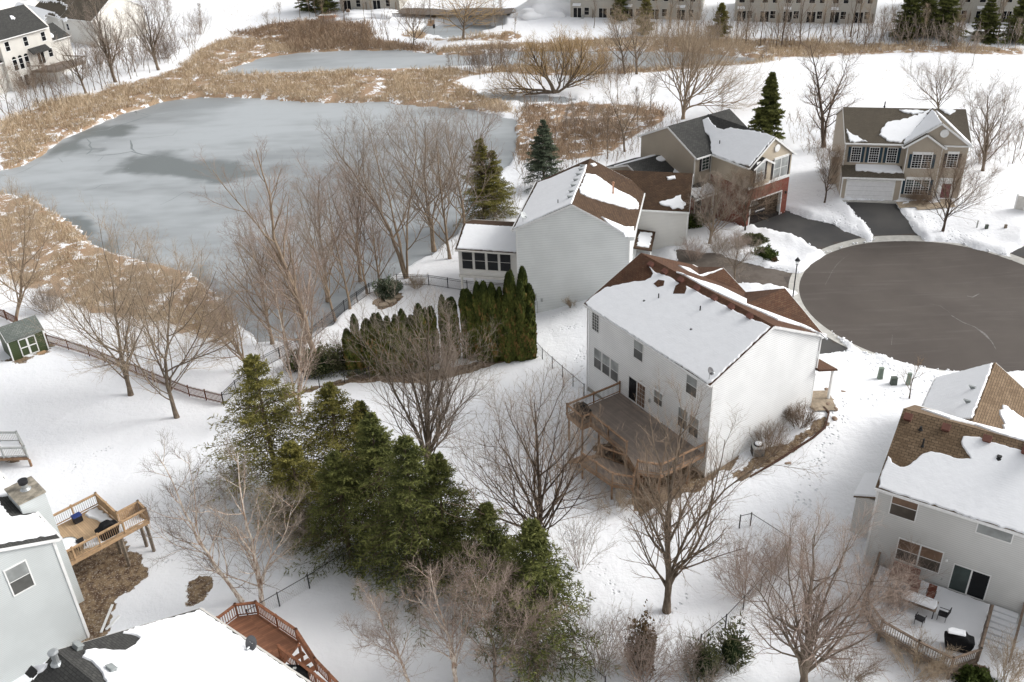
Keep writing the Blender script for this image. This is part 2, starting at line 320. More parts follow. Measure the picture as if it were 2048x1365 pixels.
def sst(x, a, b): t = np.clip((x-a)/(b-a), 0, 1); return t*t*(3-2*t)
_P = [(rng.uniform(0, 6.28), rng.uniform(0, 6.28), rng.uniform(0, 6.28)) for _ in range(12)]
def lump(X, Y, s):                      # cheap smooth noise, about -1..1
    o = 0
    for k in range(5):
        a, b, c = _P[k]; f = (1.0+.37*k)/s; o = o+np.sin(X*f*math.cos(a)+Y*f*math.sin(a)+b+1.3*np.sin(Y*f*.7*math.cos(c)+X*f*.6+c))
    return o/3.2
PZ = -6.0
HAg = lambda a_, t_: (20.787+math.cos(.579)*a_-math.sin(.579)*t_, 100.346+math.sin(.579)*a_+math.cos(.579)*t_)
TRACKS = [([(1100,640),(1140,625),(1168,618)], .5), ([(1085,668),(1130,660),(1160,655)], .4), ([(1168,700),(1158,730),(1165,770),(1170,800)], .55), ([(1688,790),(1672,830),(1664,870),(1640,920),(1622,980),(1600,1010)], .8), ([(1660,860),(1680,845)], .6), ([(130,945),(180,920),(232,888)], .35), ([(270,740),(340,700),(430,690)], .7), ([(910,525),(950,500),(985,470)], .9), ([(1180,1310),(1220,1290),(1330,1240),(1400,1170)], .4), ([(1240,1190),(1180,1130),(1130,1060)], .4), ([(300,1150),(360,1110),(420,1100)], .4), ([(1500,420),(1560,450)], .8), ([(1640,380),(1660,430),(1720,470)], 1.), ([(1850,440),(1900,470),(1960,480)], 1.2), ([(1730,800),(1800,790),(1900,760)], 1.), ([(1700,720),(1760,740),(1850,755)], 1.3)]
pond_main = zpoly([(-150,395),(0,388),(60,394),(120,430),(178,482),(240,512),(320,532),(400,552),(440,590),(470,640),(520,690),(600,690),(645,660),(690,620),(730,585),(790,556),(860,520),(905,480),(945,430),(975,385),(1015,335),(1035,290),(1030,240),(950,222),(780,206),(640,207),(500,196),(400,196),(335,202),(235,232),(135,277),(60,325),(0,345),(-150,390-60)], PZ)
pond_mid = zpoly([(440,149),(480,132),(520,118),(600,106),(700,102),(800,103),(860,108),(930,112),(1020,104),(1150,104),(1300,103),(1420,108),(1520,118),(1560,124),(1500,131),(1380,138),(1240,142),(1120,140),(1000,134),(930,132),(880,136),(760,140),(620,144),(520,150)], PZ)
pond_far = zpoly([(835,64),(850,52),(900,48),(960,48),(1005,52),(1010,62),(960,71),(890,73)], -5.9)
pond_sm = zpoly([(935,186),(970,196),(1040,204),(1120,205),(1150,199),(1090,192),(1030,190),(980,184)], -5.95)
marsh = [zpoly(p, -5.8) for p in (
 [(0,342),(60,324),(132,276),(232,230),(335,202),(400,197),(500,196),(640,207),(780,206),(950,222),(1035,228),(1000,200),(940,180),(900,165),(960,150),(900,137),(760,141),(620,145),(520,151),(440,150),(480,131),(520,117),(600,105),(560,85),(470,75),(395,105),(360,140),(290,163),(200,188),(110,207),(50,230),(0,248)],
 [(470,75),(560,90),(600,105),(700,101),(800,102),(860,106),(840,92),(760,80),(730,60),(640,52),(560,55)],
 [(860,107),(930,111),(1020,103),(1150,103),(1300,102),(1420,107),(1520,117),(1600,120),(1750,112),(2048,115),(2048,103),(1800,98),(1650,92),(1450,88),(1300,84),(1180,86),(1080,90),(980,92),(880,97)],
 [(1000,134),(1120,140),(1240,143),(1380,139),(1490,133),(1560,126),(1500,138),(1380,146),(1200,152),(1060,150),(960,148)],
 [(1035,228),(1060,214),(1140,206),(1220,212),(1290,220),(1330,232),(1330,255),(1290,280),(1250,310),(1210,325),(1140,335),(1080,330),(1040,330),(1020,300),(1036,260)],
 [(0,388),(60,394),(120,430),(178,482),(240,512),(320,532),(400,552),(440,590),(480,650),(450,690),(380,672),(300,650),(220,632),(130,612),(60,585),(-30,540),(-80,400)],
 [(830,64),(850,50),(870,44),(850,74),(900,78),(1010,74),(1060,80),(1020,86),(880,82),(800,72)])]
bareP = [gpoly(p) for p in (
 [(150,1120),(225,1078),(300,1108),(302,1150),(268,1178),(232,1222),(222,1260),(205,1295),(150,1300),(120,1150)],
 [(398,1146),(428,1158),(426,1178),(408,1205),(380,1213),(362,1198),(374,1165)],
 [(1185,895),(1260,850),(1330,850),(1410,905),(1425,950),(1400,985),(1340,1000),(1285,1040),(1262,1020),(1255,980),(1210,930)],
 [(690,752),(800,745),(905,735),(1000,716),(1064,706),(1062,718),(1000,730),(950,746),(900,762),(840,770),(700,766)],
 [(560,792),(640,772),(700,760),(700,766),(640,780),(562,800)],
 [(1470,945),(1530,912),(1580,880),(1640,838),(1658,822),(1655,850),(1630,880),(1570,915),(1500,950),(1480,965)],
 [(1735,1225),(1765,1275),(1830,1320),(1900,1360),(1980,1365),(1985,1340),(1900,1310),(1800,1240)],
 [(8,706),(28,724),(60,712),(98,690),(103,698),(60,722),(30,732),(5,716)],
 [(745,606),(790,584),(808,588),(800,604),(775,620),(755,628)],
 [(1400,905),(1480,890),(1470,935),(1420,965)],
 [(0,920),(40,916),(45,922),(0,930)])]
CCX, CCY, CR = 0., 0., 0.
_cp = np.array([on_z(u, v, -.4)[:2] for u, v in [(1735,488),(1790,484),(1880,488),(1980,508),(2030,525),(1640,515),(1612,560),(1612,600),(1640,650),(1690,690),(1780,725),(1870,737),(1960,742),(2047,741)]])
_s = np.linalg.lstsq(np.c_[2*_cp, np.ones(len(_cp))], (_cp**2).sum(1), rcond=None)[0]; CCX, CCY = _s[0], _s[1]; CR = math.sqrt(_s[2]+CCX**2+CCY**2)
circle = np.array([(CCX+CR*math.cos(a), CCY+CR*math.sin(a)) for a in np.linspace(0, 2*math.pi, 72, endpoint=False)])
roadX = np.array([(CCX+6, CCY-12), (CCX+6, CCY-2), (CCX+60, CCY-14), (CCX+56, CCY-26)])
driveP = {'driveway': [gpoly(p) for p in (
 [(1486,446),(1575,424),(1625,437),(1728,480),(1700,490),(1650,504),(1628,498),(1585,473),(1530,462)],
 [(1686,402),(1787,404),(1802,428),(1836,474),(1836,486),(1757,490),(1748,474),(1716,440)],
 [(1355,500),(1430,508),(1490,522),(1570,545),(1620,556),(1618,585),(1560,578),(1480,566),(1360,560)],
 [(1560,600),(1612,590),(1690,700),(1640,712)],
 [(2024,506),(2060,476),(2120,520),(2048,548)])]}
roads = [circle, roadX]+driveP['driveway']
def axis(lo, hi, f0, f1, fine, coarse):
    a = list(np.arange(lo, f0, coarse))+list(np.arange(f0, f1, fine))+list(np.arange(f1, hi, coarse)); return np.array(a)
xs = axis(-190, 175, -38, 64, .34, 1.3); ys = axis(22, 330, 36, 118, .36, 1.3)
GX, GY = np.meshgrid(xs, ys); GZ0 = gz(GX, GY)
def road_d(X, Y): return np.minimum.reduce([sdf(p, X, Y) for p in roads])
near = (GX > 5) & (GX < 110) & (GY > 45) & (GY < 118)
rd = np.full(GX.shape, 50.); rd[near] = road_d(GX[near], GY[near])
pd = np.minimum.reduce([sdf(p, GX, GY) for p in (pond_main, pond_mid, pond_far, pond_sm)])
md = np.minimum.reduce([sdf(p, GX, GY) for p in marsh]); bd = np.full(GX.shape, 50.)
for p in bareP: bd = np.minimum(bd, sdf(p, GX, GY))
lm = lump(GX, GY, 2.2); lm2 = lump(GX, GY, .7); lm3 = lump(GX+40, GY, 8.)
ap = (np.hypot(GX-CCX, GY-CCY)-CR)       # ring of the kerb
dd = np.full(GX.shape, 50.)
for p in driveP['driveway']: dd[near] = np.minimum(dd[near], sdf(p, GX[near], GY[near]))
edge = rd+.16*lm2+.22*lm
apron = (sst(dd, .6, .0))*(sst(ap, 1.25, .9)*sst(ap, -.4, 0))
snowh = .13+.035*lm3+.03*lm+.015*lm2
bank = .21*sst(edge, 0, .5)*(1-sst(edge, .9, 2.6))*(1+.5*lm+.5*lm2)*(near)
H_ = GZ0+(snowh+np.maximum(bank, 0))*sst(edge, -.05, .35)-.14*(1-sst(edge, -.25, .1))-.35*apron
bare_m = sst(-bd+.35*lm2+.25*lm, -.25, .35); H_ -= bare_m*.10
marsh_m = sst(-md+.8*lm, -1.0, .8)
H_ = np.where(pd < 0, np.minimum(H_, PZ+.25), H_); H_ = H_-(H_-(PZ-.45))*sst(pd+.5*lm+.25*lm2, .55, -.55)
H_ += .05*marsh_m*lm2
_gar = np.array([(HAg(a_, t_)) for a_, t_ in ((2.2, -6.1), (9.0, -6.1), (9.0, 0), (2.2, 0))]); H_ -= .5*sst(sdf(_gar, GX, GY), .35, -.1)
track_m = np.zeros(GX.shape)
for pts_, w_ in TRACKS:
    P_ = gpoly(pts_)
    for a_, b_ in zip(P_[:-1], P_[1:]):
        e_ = b_-a_; L_2 = max(1e-6, e_@e_); t_ = np.clip(((GX-a_[0])*e_[0]+(GY-a_[1])*e_[1])/L_2, 0, 1); track_m = np.maximum(track_m, sst(np.hypot(GX-a_[0]-t_*e_[0], GY-a_[1]-t_*e_[1])+.25*lm2, w_, w_*.3))
V = np.stack([GX, GY, H_], -1).reshape(-1, 3); ny, nx = GX.shape
idx = np.arange(ny*nx).reshape(ny, nx); F = np.stack([idx[:-1, :-1], idx[:-1, 1:], idx[1:, 1:], idx[1:, :-1]], -1).reshape(-1, 4)
m, t, b = newmat('snow_ground')
at = N(t, 'ShaderNodeAttribute'); at.attribute_name = 'marsh'; ab = N(t, 'ShaderNodeAttribute'); ab.attribute_name = 'bare'; af = N(t, 'ShaderNodeAttribute'); af.attribute_name = 'field'
n1 = noise(t, .35, 5, .65); n2 = noise(t, 2.2, 4, .65); n3 = noise(t, 9, 3, .6); n4 = noise(t, .09, 3, .5)
snowc = mixc(t, ramp(t, n4, .3, .7), (.83, .845, .875), (.87, .88, .90))
snowc = mixc(t, math_(t, 'MULTIPLY', ramp(t, n2, .60, .78), .10), snowc, (.62, .63, .66))
soil = mixc(t, ramp(t, n2, .35, .65), (.085, .052, .034), (.25, .18, .11)); soil = mixc(t, ramp(t, n3, .52, .7), soil, (.42, .37, .31))
n5 = noise(t, .55, 4, .6)
reedg = mixc(t, ramp(t, n3, .35, .65), (.20, .14, .09), (.48, .36, .24)); reedg = mixc(t, ramp(t, n1, .35, .65), reedg, (.34, .23, .15))
fm = math_(t, 'MULTIPLY', af.outputs['Fac'], math_(t, 'MULTIPLY', ramp(t, n3, .56, .68), ramp(t, n1, .42, .6)))
c = mixc(t, math_(t, 'MULTIPLY', fm, .8), snowc, (.42, .32, .22))
mm = math_(t, 'MULTIPLY', ramp(t, at.outputs['Fac'], .3, .7), math_(t, 'SUBTRACT', 1., math_(t, 'MULTIPLY', ramp(t, math_(t, 'ADD', math_(t, 'MULTIPLY', n5, .75), math_(t, 'MULTIPLY', n2, .25)), .52, .58), .97)))
c = mixc(t, mm, c, reedg)
bm_ = ramp(t, math_(t, 'ADD', ab.outputs['Fac'], math_(t, 'MULTIPLY', math_(t, 'SUBTRACT', n2, .5), 1.5)), .42, .60)
c = mixc(t, bm_, c, soil)
atr = N(t, 'ShaderNodeAttribute'); atr.attribute_name = 'track'; vo = N(t, 'ShaderNodeTexVoronoi'); vo.inputs['Scale'].default_value = 2.6; vo.inputs['Randomness'].default_value = .9; t.links.new(geo(t), vo.inputs['Vector'])
print_ = math_(t, 'MULTIPLY', ramp(t, vo.outputs['Distance'], .16, .34), 1.); tr = math_(t, 'MULTIPLY', atr.outputs['Fac'], math_(t, 'SUBTRACT', 1., print_))
c = mixc(t, math_(t, 'MULTIPLY', tr, .38), c, (.5, .52, .57))
t.links.new(c, b.inputs['Base Color']); b.inputs['Roughness'].default_value = .65; b.inputs['Specular IOR Level'].default_value = .15
bump(t, b, math_(t, 'SUBTRACT', math_(t, 'ADD', math_(t, 'ADD', math_(t, 'MULTIPLY', n1, 3.), n2), math_(t, 'MULTIPLY', n3, .25)), math_(t, 'MULTIPLY', tr, 2.2)), .6, .09)
# the near surroundings finish with a wide outer sheet to the horizon
ground = fastmesh('snow_ground', V, F, 'snow_ground', smooth=True); tag(ground, kind='structure')
for nm, a in (('marsh', marsh_m), ('bare', bare_m), ('track', track_m)):
    at_ = ground.data.attributes.new(nm, 'FLOAT', 'POINT'); at_.data.foreach_set('value', a.astype(np.float32).ravel())
field_m = np.maximum.reduce([sst(-sdf(zpoly(p, z), GX, GY), -2, 3) for p, z in (([(1480,140),(1650,120),(2048,125),(2048,240),(1950,260),(1720,230),(1600,300),(1560,260),(1480,220)], -3), ([(430,0),(560,0),(570,45),(440,52)], -4.5), ([(1000,340),(1200,330),(1280,280),(1320,320),(1200,345),(1060,400)], -5), ([(400,590),(520,560),(640,640),(600,760),(470,740),(300,700),(300,640)], -5.4))])
at_ = ground.data.attributes.new('field', 'FLOAT', 'POINT'); at_.data.foreach_set('value', field_m.astype(np.float32).ravel())
far = MB()
a0, a1, b0, b1 = xs[0], xs[-1], ys[0], ys[-1]; B_ = 1500
for (x0, y0, x1, y1) in ((-B_, -B_, B_, b0+.5), (-B_, b1-.5, B_, B_), (-B_, b0+.5, a0+.5, b1-.5), (a1-.5, b0+.5, B_, b1-.5)):
    far.poly([(x0, y0, -3.6), (x1, y0, -3.6), (x1, y1, -3.6), (x0, y1, -3.6)])
fo = far.build('snow_field', 'snow'); tag(fo, kind='structure')
# ------------------------------------------------------------------ ponds
m, t, b = newmat('ice')
dk = N(t, 'ShaderNodeAttribute'); dk.attribute_name = 'dark'
mp = N(t, 'ShaderNodeMapping'); mp.inputs['Scale'].default_value = (.4, 1, 1); t.links.new(geo(t), mp.inputs[0])
n1 = noise(t, .08, 4, .6, vec=mp.outputs[0]); n2 = noise(t, .5, 5, .7, vec=mp.outputs[0]); n3 = noise(t, 3, 3)
c = mixc(t, ramp(t, n1, .38, .62), (.24, .258, .268), (.385, .412, .43)); c = mixc(t, math_(t, 'MULTIPLY', ramp(t, n2, .5, .75), .5), c, (.30, .325, .34))
c = mixc(t, ramp(t, math_(t, 'ADD', dk.outputs['Fac'], math_(t, 'MULTIPLY', math_(t, 'SUBTRACT', n2, .5), .35)), .3, .7), c, (.145, .163, .165))
c = mixc(t, math_(t, 'MULTIPLY', ramp(t, n3, .68, .75), .5), c, (.6, .64, .66))
t.links.new(c, b.inputs['Base Color']); b.inputs['Roughness'].default_value = .35; b.inputs['Specular IOR Level'].default_value = .4
bump(t, b, n2, .12, .05)
plain('ice_crack', (.19, .215, .22), .3, .15)
def sheet(name, P, z, mat, step, kind='structure', attr=None, pad=1.5):
    x0, y0 = P.min(0)-pad; x1, y1 = P.max(0)+pad
    X, Y = np.meshgrid(np.arange(x0, x1+step, step), np.arange(y0, y1+step, step)); d = sdf(P, X, Y)
    idx = np.arange(X.size).reshape(X.shape); k = (np.minimum.reduce([d[:-1, :-1], d[:-1, 1:], d[1:, 1:], d[1:, :-1]]) < pad)
    F = np.stack([idx[:-1, :-1], idx[:-1, 1:], idx[1:, 1:], idx[1:, :-1]], -1)[k]
    Z = z(X, Y) if callable(z) else np.full(X.shape, z)
    us, inv = np.unique(F, return_inverse=True); V = np.stack([X, Y, Z], -1).reshape(-1, 3)[us]
    o = fastmesh(name, V, inv.reshape(F.shape), mat, smooth=True); tag(o, kind=kind)
    if attr:
        for nm, fn in attr.items():
            a_ = o.data.attributes.new(nm, 'FLOAT', 'POINT'); a_.data.foreach_set('value', fn(V[:, 0], V[:, 1]).astype(np.float32))
    return o
darkP = [zpoly(p, PZ) for p in ([(270,318),(330,312),(400,318),(470,325),(560,335),(520,356),(440,368),(400,371),(330,355),(290,345),(250,340)],
 [(0,345),(60,325),(135,277),(190,252),(250,248),(240,270),(170,285),(200,300),(120,310),(60,322),(40,335),(0,350)],
 [(120,425),(180,478),(240,508),(320,528),(400,548),(430,560),(400,560),(320,540),(240,520),(178,492),(115,440)])]
def darkf(X, Y):
    d = np.minimum.reduce([sdf(p, X, Y) for p in darkP]); return np.clip(.5-d/9.+.3*lump(X, Y, 4.)+.12*lump(X, Y, 1.2), 0, 1)
pond = sheet('pond', pond_main, PZ, 'ice', 1.0, attr={'dark': darkf})
sheet('pond', pond_mid, PZ, 'ice', 2.0); sheet('pond', pond_far, -6.02, 'ice', 2.0); sheet('pond', pond_sm, -6.01, 'ice', 1.0, attr={'dark': lambda X, Y: X*0+.3})
def ribbon(pts, z, w, name, mat, parent=None, jit=.28):
    P = [on_z(u, v, z) for u, v in pts]; Q = []
    for a, b2 in zip(P[:-1], P[1:]):
        n = max(1, int(np.linalg.norm(b2-a)/1.5))
        for k in range(n): Q.append(a+(b2-a)*k/n+np.array([rng.normal(0, jit), rng.normal(0, jit), 0]))
    Q.append(P[-1]); V = []; F = []
    for i, q in enumerate(Q):
        d = Q[min(i+1, len(Q)-1)]-Q[max(i-1, 0)]; nn = np.array([-d[1], d[0], 0]); nn /= max(1e-6, np.linalg.norm(nn)); ww = w*rng.uniform(.4, 1.3)*(.35 if i in (0, len(Q)-1) else 1)
        V += [q+nn*ww/2, q-nn*ww/2]
        if i: F.append((2*i-2, 2*i-1, 2*i+1, 2*i))
    return V, F
V = []; F = []
for pts, w in (([(120,247),(160,242),(200,240),(240,228),(262,224),(275,222),(272,229),(262,232)], .45), ([(175,266),(215,258),(250,247),(275,240),(298,232)], .6), ([(262,224),(285,228),(300,232),(290,235),(278,230)], .4), ([(298,232),(340,228),(380,222),(410,215)], .15), ([(300,222),(350,212),(400,206)], .15),
    ([(172,275),(182,292),(178,306),(172,310)], .45), ([(173,310),(200,311),(240,308),(265,303),(290,308),(315,312),(310,318)], .5), ([(258,281),(264,290),(262,297),(272,305)], .5), ([(180,277),(230,280),(280,275),(345,272),(355,258)], .12), ([(0,352),(30,350),(60,338),(80,325)], .2), ([(325,408),(345,398),(375,385),(420,388),(450,392)], .14),
    ([(160,380),(185,378),(205,368),(240,370)], .35), ([(195,325),(205,315),(208,312)], .25), ([(120,315),(125,325)], .4), ([(700,240),(800,236),(900,232)], .12), ([(440,330),(500,318),(600,316)], .12)):
    v, f = ribbon(pts, PZ+.006, w*.62, '', ''); V_ = len(V); V += v; F += [tuple(i+V_ for i in q) for q in f]
cr = fastmesh('ice_crack', V, F, 'ice_crack'); tag(cr, kind='structure')
# ------------------------------------------------------------------ road, driveways, concrete
m, t, b = newmat('asphalt')
mp = N(t, 'ShaderNodeMapping'); mp.inputs['Rotation'].default_value = (0, 0, -.25); mp.inputs['Scale'].default_value = (.12, 1.6, 1); t.links.new(geo(t), mp.inputs[0])
n1 = noise(t, .12, 4, .6); n2 = noise(t, 1.0, 5, .7, vec=mp.outputs[0]); n3 = noise(t, 22, 3, .6)
c = mixc(t, ramp(t, n1, .3, .7), (.064, .051, .043), (.088, .073, .062)); c = mixc(t, math_(t, 'MULTIPLY', ramp(t, n2, .5, .74), .5), c, (.125, .11, .10)); c = mixc(t, math_(t, 'MULTIPLY', ramp(t, n3, .35, .7), .4), c, (.05, .045, .042))
t.links.new(c, b.inputs['Base Color']); b.inputs['Roughness'].default_value = .85; bump(t, b, n3, .4, .01)
m, t, b = newmat('driveway_black'); n1 = noise(t, .3, 4); n3 = noise(t, 20, 3); c = mixc(t, ramp(t, n1, .35, .65), (.032, .032, .033), (.055, .053, .05)); c = mixc(t, math_(t, 'MULTIPLY', n3, .3), c, (.075, .07, .068)); t.links.new(c, b.inputs['Base Color']); b.inputs['Roughness'].default_value = .7; bump(t, b, n3, .3, .01)
m, t, b = newmat('driveway_brown'); n1 = noise(t, .5, 5, .7); c = mixc(t, ramp(t, n1, .35, .65), (.085, .068, .055), (.13, .11, .095)); t.links.new(c, b.inputs['Base Color']); b.inputs['Roughness'].default_value = .85
plain('salt_streak', (.165, .155, .148), .9, .35)
zroad = lambda X, Y: gz(X, Y)+.0
road = sheet('road', circle, zroad, 'asphalt', 1.0, pad=.35)
sheet('road', roadX, lambda X, Y: gz(X, Y)-.004, 'asphalt', 1.5, pad=.2)
for i, p in enumerate(driveP['driveway']): sheet('driveway', p, (lambda k: lambda X, Y: gz(X, Y)-.008-.004*k)(i), 'driveway_brown' if i == 2 else 'driveway_black', .8, pad=.3)
# concrete gutter ring round the cul-de-sac
V = []; F = []; na = 160
for i in range(na+1):
    a = 2*math.pi*i/na
    for r, dz in ((CR-.05, .006), (CR+.95, .012)):
        x, y = CCX+r*math.cos(a), CCY+r*math.sin(a); V.append((x, y, gz1(x, y)+dz))
    if i: F.append((2*i-2, 2*i-1, 2*i+1, 2*i))
gut = fastmesh('gutter', V, F, 'concrete'); tag(gut, kind='structure')
V = []; F = []
for pts, w in (([(1903,632),(1925,645),(1950,655),(1970,668),(1985,685),(1992,700)], .2), ([(1960,585),(1945,592),(1935,590)], .25), ([(1640,545),(1670,546)], .09), ([(1700,510),(1672,530),(1650,570)], .05), ([(1900,625),(1880,612),(1860,608)], .06), ([(1785,670),(1783,690)], .08)):
    v, f = ribbon([(u, q) for u, q in pts], -.388, w, '', '', jit=.06); V_ = len(V); V += [np.array([x[0], x[1], gz1(x[0], x[1])+.005]) for x in v]; F += [tuple(i+V_ for i in q) for q in f]
ss = fastmesh('road_streak', V, F, 'salt_streak'); tag(ss, kind='structure')
# front walks
for P_, zz in (([(1790,407),(1875,411),(1900,405),(1905,412),(1890,420),(1800,416)], None), ([(1628,775),(1655,800),(1672,812),(1650,826),(1625,818)], None)):
    p = gpoly(P_); sheet('walkway', p, lambda X, Y: gz(X, Y)+.24, 'flagstone', .6, pad=.0)

# lumps of ploughed snow along the road edges
def clods(name, X, Y, R, seed):
    r = np.random.default_rng(seed); n = len(X); Z = gz(X, Y)+.12; base = np.array([(1, 0, 0), (-1, 0, 0), (0, 1, 0), (0, -1, 0), (0, 0, 1), (0, 0, -1)], float)
    V = base[None]*R[:, None, None]*r.uniform(.6, 1.3, (n, 6, 1))+r.normal(0, .15, (n, 6, 3))*R[:, None, None]+np.stack([X, Y, Z], -1)[:, None]
    f = np.array([(0, 2, 4), (2, 1, 4), (1, 3, 4), (3, 0, 4), (2, 0, 5), (1, 2, 5), (3, 1, 5), (0, 3, 5)]); F = (f[None]+(np.arange(n)*6)[:, None, None]).reshape(-1, 3)
    o = fastmesh(name, V.reshape(-1, 3), F, 'snow', smooth=True); tag(o, kind='stuff'); return o
_r2 = np.random.default_rng(77); X = _r2.uniform(8, 80, 60000); Y = _r2.uniform(52, 112, 60000); d_ = road_d(X, Y)+.22*lump(X, Y, 2.2)+.16*lump(X, Y, .7); k = (d_ > .02) & (d_ < 1.5) & (_r2.uniform(0, 1, 60000) < np.exp(-d_*1.2))
o = clods('snow_clods', X[k], Y[k], _r2.uniform(.03, .13, k.sum())*(1.2-d_[k]*.4), 5); tag(o, 'small lumps of ploughed snow along the edges of the cul-de-sac and driveways', 'snow lumps')
# ------------------------------------------------------------------ reeds: uncountable, one object per kind of stand
def reeds(name, regions, dens, hgt, mat, zfix=None, width=.035, seed=1, keepgap=.42):
    r = np.random.default_rng(seed); Vs = []; tones = []
    for P in regions:
        x0, y0 = P.min(0)-2; x1, y1 = P.max(0)+2; n = int((x1-x0)*(y1-y0)*dens)
        X = r.uniform(x0, x1, n); Y = r.uniform(y0, y1, n); ds = sdf(P, X, Y)+1.6*lump(X, Y, 3.)+.8*lump(X, Y, 1.); k = r.uniform(-1.6, .6, n) > ds; X, Y = X[k], Y[k]
        pdx = np.minimum.reduce([sdf(q, X, Y) for q in (pond_main, pond_mid, pond_far, pond_sm)]); L = lump(X, Y, 2.3)+.6*lump(X, Y, 6.)
        k = (pdx > .2) & (L > -keepgap*1.6); X, Y, L = X[k], Y[k], L[k]; Z = gz(X, Y)
        n = len(X); a = r.uniform(0, 2*math.pi, n); lean = r.uniform(.1, 1.1, n); h = hgt*r.uniform(.55, 1.15, n)*(.8+.25*L)
        d = np.stack([np.cos(a)*lean, np.sin(a)*lean, np.ones(n)], -1)*h[:, None]; w = width*r.uniform(.6, 1.8, n)
        b_ = r.uniform(0, math.pi, n); s = np.stack([np.cos(b_), np.sin(b_)*.5, 0*b_], -1)*w[:, None]; p = np.stack([X, Y, Z-.05], -1)
        Vs.append(np.stack([p-s, p+s, p+d+s*.5+d*[[.12, .12, -.03]], p+d-s*.5+d*[[.12, .12, -.03]]], 1)); tt = np.clip(r.normal(.5+.2*L, .25), 0, 1); tones.append(np.repeat(tt, 4))
    V = np.concatenate(Vs); F = np.arange(len(V)*4).reshape(-1, 4)
    o = fastmesh(name, V.reshape(-1, 3), F, mat, tone=np.concatenate(tones)); tag(o, kind='stuff'); return o
o = reeds('reeds', marsh[5:6], 28, .9, 'reed', seed=9, keepgap=.22); tag(o, 'matted tan reeds mixed with snow on the near left shore', 'reeds')
o = reeds('reeds', marsh[:1], 26, 1.1, 'reed', seed=2, keepgap=.45); tag(o, 'tan dry cattails on the banks of the large frozen pond', 'reeds')
o = reeds('reeds', marsh[1:2], 22, 1.6, 'reed_brown', seed=13, width=.045, keepgap=.7); tag(o, 'reddish brown brush north of the middle pond', 'brush')
o = reeds('reeds', marsh[2:4]+marsh[6:7], 18, 1.3, 'reed', seed=3, width=.045, keepgap=.55); tag(o, 'brown dry reeds along the far narrow pond', 'reeds')
o = reeds('reeds', marsh[4:5], 16, 1.1, 'reed_brown', seed=4, keepgap=.2); tag(o, 'reddish brown brush behind the spruce right of the pond', 'brush')
fieldP = [zpoly(p, z) for p, z in (([(1600,290),(1680,240),(1720,235),(1700,290),(1640,310)], -1.), ([(1500,140),(2048,125),(2048,215),(1500,215)], -3.), ([(1250,250),(1300,240),(1330,300),(1250,330)], -4), ([(470,590),(560,600),(620,680),(600,740),(500,730),(330,660)], -5.4), ([(430,5),(560,5),(570,45),(440,50)], -4.6), ([(1300,90),(1640,92),(2048,100),(2048,85),(1700,75),(1300,70)], -5))]
o = reeds('dry_grass', fieldP, 1.6, .55, 'reed', seed=5, keepgap=.15, width=.02); tag(o, 'sparse dry grass stems poking through the snow field', 'grass')
